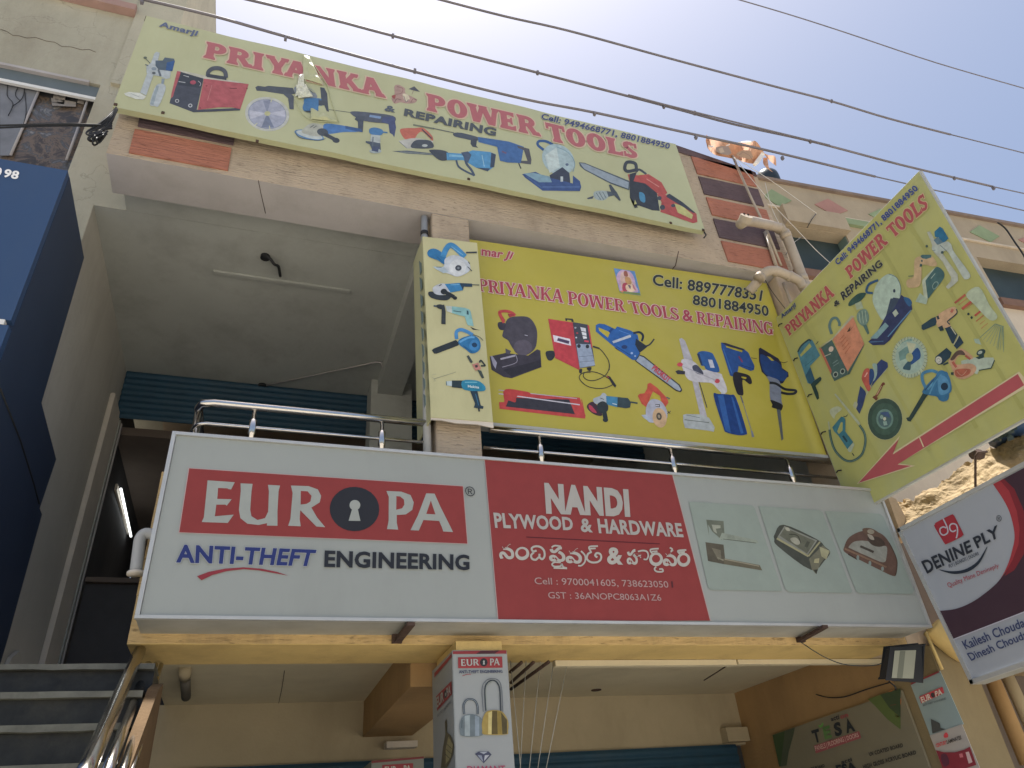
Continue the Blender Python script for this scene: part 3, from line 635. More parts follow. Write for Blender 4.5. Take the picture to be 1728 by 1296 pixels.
# broken raw plaster face below the side banner, tilted up to the sun
RP = empty('broken_plaster_wall', (5.35, 4.2, 3), 'raw broken plaster edge, sunlit yellow, between the side banner and the red and white board', 'wall')
pn = Vector((-.72, -.22, .58)).normalized(); pp_ = (at(1560, 862, X=5.25), pn)
nx, ny = 60, 22; V = []; F = []
from mathutils import noise as mnoise
def edge(x):  # jagged top edge in the photograph
    xs = [(1505, 846), (1520, 846), (1545, 842), (1570, 818), (1598, 802), (1622, 780), (1645, 764), (1662, 752), (1675, 746), (1690, 736), (1740, 730)]
    for (a, b2), (c, d) in zip(xs, xs[1:]):
        if a <= x <= c: return b2 + (d - b2) * (x - a) / (c - a)
    return xs[-1][1]
for i in range(nx + 1):
    u_ = 1506 + (1745 - 1506) * i / nx; e0 = edge(u_) + mnoise.noise(Vector((u_ * .19, 3, 0))) * 5
    e1 = 905 - (u_ - 1515) * .50
    for j in range(ny + 1):
        t = j / ny; v_ = e0 + (max(e1, e0 + 8) - e0) * t; p = at(u_, v_, P=pp_)
        h = mnoise.fractal(p * 6.0, 0.9, 2.1, 6) * .035 + mnoise.noise(p * 2.3) * .05 - (.05 if t < .10 else 0) * (1 + mnoise.noise(p * 20))
        V.append(p + pn * h)
for i in range(nx):
    for j in range(ny): a = i * (ny + 1) + j; F.append((a, a + 1, a + ny + 2, a + ny + 1))
k = MB(); k.faces(V, F, M['rough_plaster']); o = k.build('plaster_face', RP)
k = MB(); k.prism(P2([(1512, 842), (1497, 835), (1522, 905), (1545, 905)], Y=4.49), (0, .3, 0), M['cream']); k.build('corner_pier', RP)
k = MB(); ring = [V[i * (ny + 1)] for i in range(nx + 1)]
for i in range(nx): k.face([ring[i], ring[i + 1], ring[i + 1] + Vector((.35, .1, -.25)), ring[i] + Vector((.35, .1, -.25))], M['rough_plaster'])
k.build('broken_edge', RP)
box('added_shade_slab', (5.2, 3.4, 2.62), (9.0, 5.19, 2.80), M['rough_plaster'], RP)  # unseen slab, added to shade the pipes below
k = MB(); k.prism(P2([(1633, 760), (1641, 757), (1650, 763), (1648, 772), (1640, 775), (1635, 770)], X=5.0), (.08, 0, 0), M['rust']); k.build('iron_stub', RP)
tube('hanging_rod', [at(1665, 762, X=5.1), at(1650, 764, X=4.95), at(1646, 770, X=4.95), at(1646, 822, X=4.95)], .009, M['rust'], RP, 6)
DR = empty('blue_drum', at(1712, 722, X=5.6), 'dark blue plastic drum half hidden under the right end of the side banner', 'drum')
a = at(1722, 730, X=5.8); k = MB(); k.tube([a + Vector((0, 0, -.02)), a + Vector((0, 0, .12)), a + Vector((0, 0, .5)), a + Vector((0, 0, .56))], [.24, .26, .26, .2], M['blue'], 20); k.build('drum_body', DR, smooth=True)
k = MB(); k.tube([a + Vector((0, 0, .14)), a + Vector((0, 0, .17))], .27, M['navy'], 20); k.build('hoop', DR)
RG = empty('dark_rags', at(1680, 725, X=5.3), 'bundle of dark cloth rags lying on the broken plaster beside the blue drum', 'rags')
k = MB()
for i in range(26):
    c = at(random.uniform(1668, 1706), random.uniform(716, 741), X=5.32); r_ = random.uniform(.02, .05)
    pts = [c + Vector((random.uniform(-.02, .02), r_ * math.cos(a_) * 1.4, r_ * math.sin(a_))) for a_ in [q * 1.05 for q in range(6)]]
    k.faces(pts + [c + Vector((-.03, 0, 0))], [(i2, (i2 + 1) % 6, 6) for i2 in range(6)], M['window_dark'])
k.build('cloth', RG)

# ------------------------------------------------------------------ roof things
WT = empty('water_tank', at(1294, 310, Y=14), 'black round topped water tank showing above the roof edge beneath the flag', 'water tank')
c = at(1294, 300, Y=14); k = MB()
k.tube([c + Vector((0, 0, -1.3)), c + Vector((0, 0, -.08)), c + Vector((0, 0, .05)), c + Vector((0, 0, .17)), c + Vector((0, 0, .26)), c + Vector((0, 0, .29))], [.42, .42, .40, .33, .18, .02], M['tank'], 24); k.build('tank_shell', WT, smooth=True)
FL = empty('flag', at(1238, 262, Y=4.42), 'faded orange cloth flag with white edging blowing from a thin pole at the roof corner', 'flag')
tube('flagpole', P2([(1236, 263), (1268, 335), (1297, 395), (1318, 448)], Y=4.44), .014, M['pvc'], FL)
fo = surf('faded_orange_cloth', (.60, .33, .20), var=.12, scale=5, rough=.9); fw = surf('white_cloth_edge', (.78, .74, .68), var=.05)
def cloth(name, rows, m, dep=.08, y=4.40, parent=FL):
    n = len(rows[0]); V = []; F = []
    for j, r_ in enumerate(rows):
        for i, (u_, v_) in enumerate(sm2(r_, False, 4)):
            V.append(at(u_, v_, Y=y + dep * math.sin(i * .55 + j * .9)))
    w_ = len(V) // len(rows)
    for j in range(len(rows) - 1):
        for i in range(w_ - 1): a = j * w_ + i; F.append((a, a + 1, a + w_ + 1, a + w_))
    k = MB(); k.faces(V, F, m); return k.build(name, parent, smooth=True)
cloth('cloth', [[(1192, 227), (1200, 234), (1222, 238), (1245, 241), (1262, 240), (1275, 238), (1286, 252)],
                [(1191, 238), (1201, 247), (1224, 250), (1246, 252), (1262, 252), (1276, 252), (1290, 259)],
                [(1194, 250), (1204, 256), (1226, 260), (1246, 262), (1260, 264), (1274, 268), (1286, 268)],
                [(1198, 255), (1208, 262), (1228, 266), (1246, 270), (1258, 274), (1268, 276), (1276, 276)]], fo)
cloth('white_edging', [[(1195, 245), (1210, 246), (1228, 243), (1232, 242)], [(1196, 248), (1210, 249), (1228, 246), (1233, 244)]], fw, .02, 4.36)
cloth('white_edging', [[(1242, 241), (1255, 238), (1270, 238), (1276, 240)], [(1243, 243), (1256, 240), (1270, 240), (1276, 243)]], fw, .02, 4.36)
cloth('white_edging', [[(1286, 256), (1280, 264), (1274, 272), (1270, 278)], [(1291, 260), (1286, 268), (1280, 276), (1273, 281)]], fw, .02, 4.36)
cloth('streamer', [[(1288, 258), (1298, 262), (1308, 264), (1310, 279)], [(1294, 266), (1300, 272), (1307, 278), (1310, 280)]], fo, .05, 4.37)
cloth('streamer', [[(1288, 266), (1288, 276), (1294, 284), (1303, 290)], [(1295, 266), (1296, 274), (1298, 284), (1304, 290)]], fo, .05, 4.37)
pf = Plane(.6, Y=4.30)
pic('printed_figures', 'P', pf, [('7A6A5E', 'p', [(275, 225), (330, 210), (400, 215), (430, 280), (400, 300), (330, 290), (280, 265)]), ('94836F', 'p', [(300, 235), (340, 225), (360, 270), (320, 280)]),
    ('8A7058', 'p', [(480, 280), (540, 250), (610, 255), (640, 320), (600, 340), (520, 320), (475, 300)]), ('6E5A4C', 'l', 5, [(500, 300), (540, 270), (600, 300), (640, 360)])], FL)

# pipes at the right corner
PA = empty('drain_pipe', at(1340, 430, Y=4.3), 'cream drain pipe with a round capped mouth bending down the building corner', 'pipe', 'cream drain pipes')
tube('pipe_run', [at(1250, 378, Y=4.05), at(1262, 373, Y=4.1), at(1285, 377, Y=4.25), at(1312, 384, Y=4.36), at(1322, 392, Y=4.38), at(1330, 405, Y=4.38), at(1380, 540, Y=4.38), at(1392, 580, Y=4.38)], .052, M['pvc'], PA, 16, smooth_n=5)
for (u_, v_), (u2, v2) in (((1313, 384), (1318, 388)), ((1324, 394), (1328, 401)), ((1352, 466), (1355, 474)), ((1357, 480), (1361, 490))):
    tube('pipe_collar', [at(u_, v_, Y=4.37), at(u2, v2, Y=4.38)], .06, M['pvc'], PA, 16)
a = at(1260, 364, Y=3.98); n_ = (EYE - a).normalized(); k = MB(); k.tube([a, a + Vector((0, .06, -.03))], .062, M['pvc'], 18); k.build('mouth_cap', PA)
k = MB()
for dx, dz in ((-.022, .02), (.022, .02), (-.022, -.02), (.022, -.02)): k.tube([a + Vector((dx, -.004, dz)), a + Vector((dx, .001, dz))], .013, M['rust'], 8)
k.build('cap_hole', PA)
PB = empty('drain_pipe', at(1300, 470, Y=4.3), 'cream elbow pipe coming out above the bright yellow banner and joining the corner drain', 'pipe', 'cream drain pipes')
tube('pipe_run', [at(1264, 492, Y=4.5), at(1276, 478, Y=4.42), at(1286, 464, Y=4.36), at(1298, 457, Y=4.33), at(1312, 458, Y=4.33), at(1330, 465, Y=4.34), at(1348, 474, Y=4.36), at(1356, 486, Y=4.37)], .048, M['pvc'], PB, 16, smooth_n=5)
for (u_, v_), (u2, v2) in (((1280, 471), (1284, 466)), ((1306, 457), (1313, 459)), ((1330, 465), (1336, 468))):
    tube('pipe_collar', [at(u_, v_, Y=4.345), at(u2, v2, Y=4.335)], .056, M['pvc'], PB, 16)
PC = empty('thin_conduit', at(1300, 400, Y=4.4), 'thin plaster spattered conduit climbing the corner behind the elbow pipe', 'conduit')
tube('conduit_pipe', P2([(1291, 392), (1312, 455)], Y=4.46), .02, M['pvc'], PC); tube('conduit_pipe', P2([(1322, 478), (1338, 520), (1346, 545)], Y=4.46), .017, M['pvc'], PC)
PD = empty('column_conduit', (1.03, 4.56, 4), 'grey conduit rising between the narrow tool banner and the left railing', 'conduit')
tube('conduit_pipe', [(1.035, 4.56, 3.76), (1.035, 4.56, 6.45)], .03, M['gpvc'], PD, 12)
tube('clamp', [(1.035, 4.56, 6.22), (1.035, 4.56, 6.26)], .036, M['cable'], PD, 12); tube('clamp', [(1.035, 4.56, 3.93), (1.035, 4.56, 3.96)], .036, M['pvc'], PD, 12)
PE = empty('small_drain_elbow', (-.69, 4.45, 3.3), 'pale grey elbow pipe on the balcony end left of the big white sign', 'pipe')
tube('pipe_run', [at(262, 903, Y=4.42), at(246, 900, Y=4.42), at(237, 908, Y=4.42), at(234, 925, Y=4.42), at(229, 966, Y=4.42)], .032, M['gpvc'], PE, 12, smooth_n=4)
tube('pipe_collar', [at(229, 965, Y=4.42), at(228.5, 970, Y=4.42)], .045, M['strip'], PE, 12)
PF = empty('wide_drain_bend', at(1605, 1090, Y=4.35), 'wide ochre painted drain bend behind the floodlight beside the red and white board', 'pipe')
tube('pipe_run', [at(1572, 1058, Y=4.4), at(1600, 1082, Y=4.38), at(1625, 1100, Y=4.42), at(1650, 1104, Y=4.6)], .085, M['fascia'], PF, 16, smooth_n=5)
tube('thin_pipe', P2([(1562, 1066), (1590, 1130)], Y=4.4), .012, M['fascia'], PF)
# neighbour's pipes low at the right
PG = empty('brown_pipe_pair', (5.9, 4.9, 1.5), 'two ochre pipes running down a dark brown wall at the lower right corner', 'pipe')
box('dark_wall', (5.45, 5.2, 0), (8.5, 5.3, 4.0), M['brown_room'], PG)
tube('pipe_run', P2([(1655, 1100), (1735, 1290)], Y=4.8), .06, M['gf_orange'], PG, 14); tube('pipe_run', P2([(1690, 1120), (1760, 1270)], Y=4.8), .05, M['gf_wall'], PG, 14)

# ------------------------------------------------------------------ overhead cables
def cable(label, pts, y, r, nm='overhead_cable', extra=()):
    q = P2(pts, Y=y); C_ = empty(nm, q[0], label, 'cable', 'overhead cables'); 
    tube('strand', q, r, M['wire'], C_, 8, smooth_n=5)
    for (u_, v_) in extra:
        p = at(u_, v_, Y=y); dk = MB(); dk.box(p + Vector((-.009, -.012, -.024)), p + Vector((.009, .012, .010)), M['wire']); dk.build('clip', C_)
    return C_
Cc = cable('lowest thick overhead cable crossing in front of the long top banner', [(225, -5), (360, 27), (480, 61), (700, 121), (880, 166), (1004, 190), (1172, 227), (1300, 255), (1477, 298)], 3.2, .0105, extra=[(240, 2), (482, 64), (700, 119), (1003, 191), (1174, 231), (1320, 266)])
tube('thin_strand', P2([(1477, 298), (1600, 326), (1735, 357)], Y=3.2), .006, M['wire'], Cc, 6)
Cc = cable('second overhead cable from the bottom, ending in a thin strand behind the side banner tip', [(405, -4), (560, 33), (662, 60), (905, 122), (1120, 178), (1240, 210), (1367, 238), (1520, 278), (1676, 315)], 3.2, .0105, extra=[(663, 60), (907, 122), (1120, 179), (1172, 190), (1367, 238), (1610, 300), (1676, 317)])
tube('thin_strand', P2([(1676, 315), (1735, 328)], Y=3.2), .006, M['wire'], Cc, 6)
tube('second_strand', P2([(1060, 160), (1120, 176), (1240, 206), (1400, 245)], Y=3.17), .007, M['wire'], Cc, 6)
Cc = cable('third overhead cable from the bottom, crossing open sky at the top middle', [(730, -4), (850, 27), (960, 52), (1128, 98), (1300, 144), (1400, 170), (1500, 200), (1604, 227)], 3.2, .0105, extra=[(1403, 170)])
tube('thin_strand', P2([(1604, 227), (1735, 260)], Y=3.2), .006, M['wire'], Cc, 6)
Cc = cable('thin highest overhead cable crossing the top right corner of the sky', [(1235, -4), (1330, 24), (1427, 55), (1580, 106), (1735, 151)], 3.2, .0065)
Cd = empty('service_cable', at(60, 212, Y=4.2), 'pair of black cables stretched across the torn film window to the bundle', 'cable')
tube('strand', P2([(-10, 212), (60, 210), (120, 209), (170, 211)], Y=4.2), .0075, M['cable'], Cd, 6); tube('strand', P2([(-10, 216), (60, 213), (120, 212), (160, 213)], Y=4.22), .007, M['cable'], Cd, 6)
CB_ = empty('cable_bundle', at(170, 212, Y=4.3), 'bundle of looped black cables tied below the lower left corner of the long top banner', 'cable')
for i in range(11):
    s_ = random.uniform(-4, 4); e_ = 146 + i * 1.4 + random.uniform(-5, 5); f_ = 222 + i * 1.6 + random.uniform(-4, 4)
    tube('cable_loop', [at(197 + s_ * .3, 183 + s_ * .5, Y=4.3), at(186 + s_, 196 + i * 1.3, Y=4.25 + i * .008), at(170 + s_, 212 + s_ + i, Y=4.22 + i * .012), at(e_, f_, Y=4.2), at(e_ + 6, f_ + 5, Y=4.2 + i * .01), at(172 + i, 224 + s_, Y=4.24)], .007, M['cable'], CB_, 6, smooth_n=5)
for i in range(5):
    tube('cable_tail', [at(188, 200 + i * 4, Y=4.3), at(180, 205 + i * 3, Y=4.28), at(168, 215 + i * 2, Y=4.26), at(160 + i * 4, 226 + i, Y=4.25)], .011, M['cable'], CB_, 6, smooth_n=4)
for nm, lb, pts, y in (('thin_stay_wire', 'white wire from the flagpole top falling past the dark window to the side banner', [(1238, 265), (1300, 340), (1345, 388), (1375, 420), (1402, 445)], 4.1),
                       ('thin_stay_wire', 'pale wire from the flagpole top slanting across the pink diamond wall', [(1238, 265), (1300, 304), (1378, 360)], 4.1),
                       ('thin_stay_wire', 'short white cord dropping beside the green diamond onto the drain pipe', [(1291, 308), (1302, 350), (1316, 380)], 4.4),
                       ('thin_stay_wire', 'dark wire hooked between the corner drain pipe and the side banner', [(1290, 470), (1303, 492), (1328, 525)], 4.45),
                       ('thin_stay_wire', 'dark twisted wire loop behind the corner drain pipe at the window', [(1326, 430), (1335, 415), (1350, 402), (1356, 400)], 4.5)):
    o = tube(nm, P2(pts, Y=y), .0035, M['cable'] if lb.startswith('dark') else M['white_wire'], None, 5, smooth_n=5); tag(o, lb, 'wire')
# ================================================================== SIGNS
KTOP, KMID, KVERT, KBOX, KANG, KDEN, KGF, KGR = K_TOP, K_MID, K_VERT, K_BOX, K_ANG, K_DEN, K_GF, K_GR
def flex(name, c, k, var=.05, **kw): return surf(name, alb(c, k), var=var, scale=1.6, rough=.45, spec=.35, **kw)
RED, BLK, NVY = 'A65A60', '3A3F48', '3C4664'
# ------------------------------------------------------------------ long top banner
SA = empty('long_shop_banner', (1.2, 4.35, 6.8), 'long pale yellow tool shop banner with red slab lettering fixed across the roof edge', 'banner')
PT = Plane(KTOP, Y=4.345)
bt = flex('pale_yellow_flex', 'B2B692', KTOP, bump=.3, bscale=2.5, dirt=alb('9C9A72', KTOP), dirtamt=.4, dscale=1.2)
c = P2([(247, 27), (1140, 243), (1190, 390), (190, 180)], Y=4.345)
k = MB(); nx = 60; V = []; F = []
for i in range(nx + 1):
    t = i / nx
    for j in range(9):
        s = j / 8; p = (c[0] * (1 - t) + c[1] * t) * (1 - s) + (c[3] * (1 - t) + c[2] * t) * s
        V.append(p + Vector((0, 0.0015 * math.sin(i * .9) , (.004 * math.sin(i * .42) if j == 8 else 0) + (.005 * math.sin(i * .5 + 1) if j == 0 else 0))))
for i in range(nx):
    for j in range(8): a = i * 9 + j; F.append((a, a + 9, a + 10, a + 1))
k.faces(V, F, bt)
bot = [V[i * 9 + 8] for i in range(nx + 1)]; tp = [V[i * 9] for i in range(nx + 1)]
for i in range(nx):
    k.face([bot[i], bot[i + 1], bot[i + 1] + Vector((0, .055, .0)), bot[i] + Vector((0, .055, .0))], bt)
    k.face([tp[i], tp[i] + Vector((0, .12, 0)), tp[i + 1] + Vector((0, .12, 0)), tp[i + 1]], bt)
k.face([c[0], c[3], c[3] + Vector((0, .055, 0)), c[0] + Vector((0, .12, 0))], bt); k.face([c[1], c[1] + Vector((0, .12, 0)), c[2] + Vector((0, .055, 0)), c[2]], bt)
k.build('flex_sheet', SA)
k = MB()
for i in range(0, nx, 12):
    k.box(tp[i] + Vector((-.012, .02, -.05)), tp[i] + Vector((.012, .045, .03)), M['rust'])
k.box((c[3].x + .01, 4.36, c[3].z + .01), (c[2].x - .01, 4.39, c[3].z - .0 + .04), M['rust']); k.build('angle_frame', SA)
for px, py in ((195, 176), (434, 238), (275, 190), (791, 302), (1132, 376), (1187, 388)):
    p = at(px, py, Y=4.34); box('rust_stain' if 0 else 'fixing', p + Vector((-.012, -.004, -.012)), p + Vector((.012, .01, .012)), M['rust'], SA)
k = MB(); p = at(1188, 391, Y=4.345); k.tube([p, p + Vector((.03, .02, -.02)), p + Vector((.015, .05, -.04))], .008, M['cable'], 6); k.build('loose_hook', SA)
TR = ink('AA666C', KTOP); TH = ink('C9B5A0', KTOP); TN = ink('4A5066', KTOP)
def f(mb):
    for (s, q) in (('PRIYANKA', [(352, 72), (644, 137), (652, 168), (345, 98)]), ('POWER', [(719, 158), (908, 207), (909, 252), (722, 184)])): pass
lq = {'PRIYANKA': [(349, 71), (644, 136), (652, 167), (343, 98)], 'POWER': [(719, 158), (905, 201), (910, 231), (720, 187)], 'TOOLS': [(919, 207), (1072, 243), (1076, 269), (926, 238)]}
def f(mb):
    for s, q in lq.items():
        serif(mb, s, q, PT, TH, T=.29, t=.19, sf=.07, h=.11, grow=.06, gap=.07)
        serif(mb, s, q, PT, TR, T=.29, t=.19, sf=.07, h=.11, z=.0022, gap=.07)
lettering('red_lettering', SA, f)
lettering('name_lettering', SA, lambda mb: (sans(mb, 'Amarji', [(271, 37), (336, 53.5), (332, 61.5), (268, 45)], PT, ink('D0CFA8', KTOP), off=.06, box0=.045), sans(mb, 'Amarji', [(271, 37), (336, 53.5), (332, 61.5), (268, 45)], PT, ink('5A6682', KTOP), off=.045, z=.0012)))
lettering('repair_lettering', SA, lambda mb: (sans(mb, '&', [(652, 178), (668, 181), (667, 190.5), (648, 187)], PT, ink('56606E', KTOP), off=.04), sans(mb, 'REPAIRING', [(683, 184), (838, 218), (836, 230), (681, 195)], PT, ink('4E565E', KTOP), off=.05)))
lettering('phone_lettering', SA, lambda mb: (sans(mb, 'Cell: 9494668771, 8801884950', [(915, 192), (1131, 243), (1129, 252), (912, 201)], PT, ink('C9CDBB', KTOP), off=.05, box0=.03), sans(mb, 'Cell: 9494668771, 8801884950', [(915, 192), (1131, 243), (1129, 252), (912, 201)], PT, ink('465078', KTOP), off=.03, z=.0012)))
G1, G2, G3, B1, B2, B3 = 'A9B3B8', '7F8E9A', 'C4C9C2', '4A78A6', '35588A', '6E9CC0'
pic('core_drill_picture', 'A', PT, [(G3, 'p', [(285, 910), (330, 895), (440, 905), (500, 940), (470, 970), (400, 965), (300, 930)]), (G1, 'p', [(440, 900), (530, 660), (580, 520), (600, 505), (632, 515), (600, 640), (500, 930)]), (G1, 'p', [(500, 650), (560, 600), (620, 640), (740, 690), (730, 760), (690, 770), (640, 745), (560, 730), (505, 715)]),
    ('50606E', 'p', [(590, 590), (660, 590), (680, 560), (770, 572), (778, 600), (750, 695), (620, 680), (590, 640)]), (B2, 'p', [(700, 610), (778, 590), (755, 692), (690, 684)]), (G2, 'e', (575, 670, 24, 16)), ('5C6468', 'e', (574, 712, 18, 13)), ('4E5A60', 'l', 6, [(495, 570), (540, 620)]), ('5C665A', 'e', (490, 563, 17, 12)), ('5A6670', 'l', 10, [(490, 630), (520, 640)]), ('5E6872', 'p', [(618, 650), (650, 740), (630, 745), (610, 690)]),
    (G2, 'p', [(650, 765), (680, 770), (665, 835), (645, 830)]), (G1, 's', [(600, 830), (690, 845), (625, 1025), (580, 1032), (535, 1010)]), ('8E9CA4', 'p', [(600, 832), (625, 838), (570, 1025), (537, 1010)]), ('72808C', 'l', 3, [(350, 910), (430, 945)])], SA)
pic('welding_set_picture', 'A', PT, [('B4B4A8', 'p', [(800, 690), (830, 685), (1090, 740), (1480, 812), (1300, 800), (1060, 775)]), ('454B57', 'p', [(810, 695), (1058, 765), (990, 1068), (1418, 1050), (1410, 1075), (960, 1094), (725, 1005)]), (RED, 'p', [(800, 692), (838, 698), (780, 870), (760, 940), (738, 960), (745, 910)]), (RED, 'p', [(1060, 765), (1085, 768), (1496, 820), (1415, 1062), (1330, 1045), (1200, 1045), (1000, 1070)]),
    ('39404A', 'p', [(835, 700), (1055, 765), (1030, 860), (805, 825)]), ('A05060', 'e', (955, 803, 28, 20)), ('B8BCC0', 'e', (800, 983, 20, 18)), ('454B57', 'e', (800, 983, 12, 11)), ('B8BCC0', 'e', (928, 1028, 20, 18)), ('454B57', 'e', (928, 1028, 12, 11)), ('C2C6C8', 'l', 6, [(862, 735), (915, 750)]), ('A8AEB4', 'l', 7, [(815, 795), (880, 805)]), ('C0C4C8', 'c', 4, [(1005, 790), (1030, 815), (1020, 840)]), ('6A3A40', 'l', 7, [(1310, 860), (1380, 862)]),
    ('7E4448', 'e', (1086, 837, 10, 8)), ('7E4448', 'e', (1478, 862, 9, 8)), ('7E4448', 'e', (1025, 1052, 9, 8)), ('C08A88', 'l', 4, [(1138, 830), (1095, 980)]), ('4E545E', 'c', 40, [(1098, 745), (1105, 700), (1150, 668), (1215, 668), (1265, 700), (1275, 760)]), ('3E454E', 'l', 34, [(1090, 735), (1280, 765)])], SA)
pic('saw_blade_picture', 'B', PT, [('B4B8B4', 'e', (360, 675, 190, 146, 8)), ('7E889C', 'e', (360, 675, 166, 127, 8)), ('9CA2B4', 'e', (360, 675, 162, 123, 8)), ('848CA0', 'p', [(360, 668), (325, 560), (390, 555)]), ('747E94', 'p', [(360, 668), (310, 790), (420, 790)]), ('B2B6C4', 'p', [(350, 670), (210, 640), (215, 720)]), ('B2B6C4', 'p', [(365, 670), (510, 640), (515, 700)]), ('B8BA92', 'e', (362, 670, 26, 20)),
    ('C2C49C', 'l', 7, [(402, 540), (392, 572)]), ('C2C49C', 'l', 7, [(276, 752), (248, 778)]), ('C2C49C', 'l', 7, [(378, 775), (386, 815)])], SA)
pic('hammer_drill_picture', 'B', PT, [('4C545E', 'p', [(258, 445), (280, 432), (340, 440), (370, 432), (460, 440), (580, 450), (600, 500), (540, 510), (400, 490), (340, 480), (270, 475)]), ('535B66', 'p', [(500, 505), (560, 500), (588, 520), (588, 634), (552, 632), (540, 540)]), ('828C96', 's', [(590, 450), (660, 430), (740, 460), (790, 530), (700, 545), (620, 520)]), (B1, 's', [(690, 540), (830, 545), (830, 600), (800, 605), (795, 655), (740, 665), (680, 650), (665, 620), (675, 580)]), ('49515C', 'p', [(800, 545), (825, 560), (815, 445), (850, 450), (875, 500), (882, 600), (890, 655), (870, 650), (850, 600), (800, 600)]), ('3E464E', 'p', [(680, 645), (800, 645), (790, 662), (700, 660)])], SA)
pic('angle_grinder_picture', 'B', PT, [('5E84AC', 'e', (720, 855, 130, 38, 14)), ('B6C0C0', 'e', (722, 853, 116, 28, 14)), ('4C5C70', 'c', 6, [(600, 835), (650, 880), (800, 900), (860, 885)]), ('A8ACA2', 's', [(700, 775), (760, 752), (860, 780), (850, 840), (800, 868), (700, 850), (655, 825)]), ('4F78AE', 's', [(850, 760), (960, 765), (1100, 790), (1150, 800), (1140, 826), (1010, 830), (900, 845), (850, 830)]), ('3C5A88', 'p', [(1030, 775), (1160, 800), (1180, 830), (1140, 826), (1030, 800)]), ('4C545E', 'e', (835, 830, 48, 32, 10)), ('434B55', 'l', 32, [(850, 845), (950, 898)]), ('434B55', 'e', (950, 900, 32, 22, 10)), ('5A646A', 'l', 6, [(730, 790), (760, 770)]), ('5A646A', 'l', 5, [(755, 795), (785, 776)])], SA)
pic('rotary_drill_picture', 'B', PT, [('6E746C', 'l', 6, [(890, 636), (1080, 662)]), ('525A68', 's', [(1075, 655), (1180, 655), (1440, 690), (1450, 750), (1400, 755), (1200, 735), (1100, 690)]), ('4A5360', 'p', [(1130, 690), (1200, 690), (1185, 740), (1180, 830), (1140, 825), (1138, 740), (1110, 720)]), ('4A5578', 'p', [(1350, 700), (1450, 695), (1465, 790), (1450, 875), (1435, 850), (1410, 835), (1400, 760), (1340, 745)]), ('7A94B8', 'p', [(1240, 680), (1340, 695), (1330, 715), (1235, 700)])], SA)
pic('router_picture', 'B', PT, [(B1, 's', [(1240, 800), (1290, 790), (1350, 812), (1345, 850), (1300, 860), (1240, 840)]), (B1, 'l', 12, [(1340, 828), (1392, 834)]), ('A8B2B2', 'p', [(1250, 850), (1330, 858), (1330, 930), (1242, 910)]), ('4E5A68', 'p', [(1205, 905), (1250, 910), (1330, 925), (1335, 985), (1260, 980), (1240, 935), (1205, 920)]), ('9AA6A8', 'e', (1288, 992, 52, 20)), ('5F6C78', 'l', 10, [(1268, 870), (1262, 990)]), ('44506A', 'p', [(1262, 950), (1320, 955), (1310, 1000), (1255, 990)])], SA)
pic('cutter_picture', 'C', PT, [('B56A5C', 's', [(180, 500), (240, 490), (300, 490), (380, 490), (455, 560), (458, 600), (430, 575), (370, 520), (330, 540), (300, 580), (230, 590), (190, 545)]), ('B0B2AE', 'p', [(165, 600), (260, 580), (320, 575), (460, 600), (460, 660), (240, 665)]), ('4A525C', 's', [(290, 610), (340, 590), (440, 600), (458, 660), (280, 660)]), ('6A727C', 'l', 4, [(170, 605), (235, 662)]), ('A8B0B0', 'e', (390, 640, 24, 12)), ('40484E', 'l', 10, [(365, 500), (450, 580)])], SA)
pic('breaker_picture', 'C', PT, [('6E7466', 'l', 14, [(290, 462), (470, 495)]), ('5C6468', 'l', 7, [(460, 492), (640, 530)]), ('4C5562', 's', [(635, 535), (700, 530), (850, 570), (830, 600), (700, 575), (645, 560)]), ('444C56', 'p', [(785, 590), (840, 580), (830, 640), (848, 660), (800, 650), (782, 625)]), ('456A9E', 'p', [(845, 565), (1110, 605), (1240, 650), (1215, 790), (1100, 785), (1035, 770), (1010, 650), (850, 610)]), ('56585E', 'p', [(1180, 640), (1285, 668), (1305, 760), (1300, 802), (1210, 790), (1215, 770), (1270, 770), (1240, 680), (1190, 660)]), ('6A5A78', 'l', 14, [(1050, 690), (1090, 706)]), ('3E4650', 'l', 9, [(1195, 790), (1215, 838)]), ('3F5F90', 'l', 5, [(860, 600), (1010, 640)])], SA)
pic('demolition_hammer_picture', 'C', PT, [('5E6872', 'p', [(108, 687), (240, 682), (460, 706), (458, 722), (230, 708)]), ('8E9890', 'l', 4, [(180, 694), (450, 714)]), ('434B56', 's', [(430, 678), (520, 676), (590, 700), (585, 760), (530, 768), (480, 740), (450, 710)]), ('5590BC', 'p', [(575, 700), (720, 710), (800, 680), (950, 695), (1000, 715), (985, 820), (930, 860), (830, 830), (720, 765), (580, 765)]), ('7FB0CC', 'p', [(600, 715), (720, 725), (720, 740), (600, 735)]), ('3E4C60', 'p', [(960, 700), (1000, 718), (985, 825), (950, 830)]), ('47566A', 'c', 16, [(660, 765), (680, 820), (740, 860), (812, 895)]), ('47566A', 'c', 20, [(735, 720), (745, 790), (790, 850), (815, 900)]), ('4A5A72', 'p', [(700, 700), (760, 690), (790, 720), (760, 790), (735, 760)]), ('A0C4D2', 'l', 5, [(880, 720), (900, 820)]), ('3E4C60', 'p', [(830, 830), (950, 835), (930, 862)])], SA)
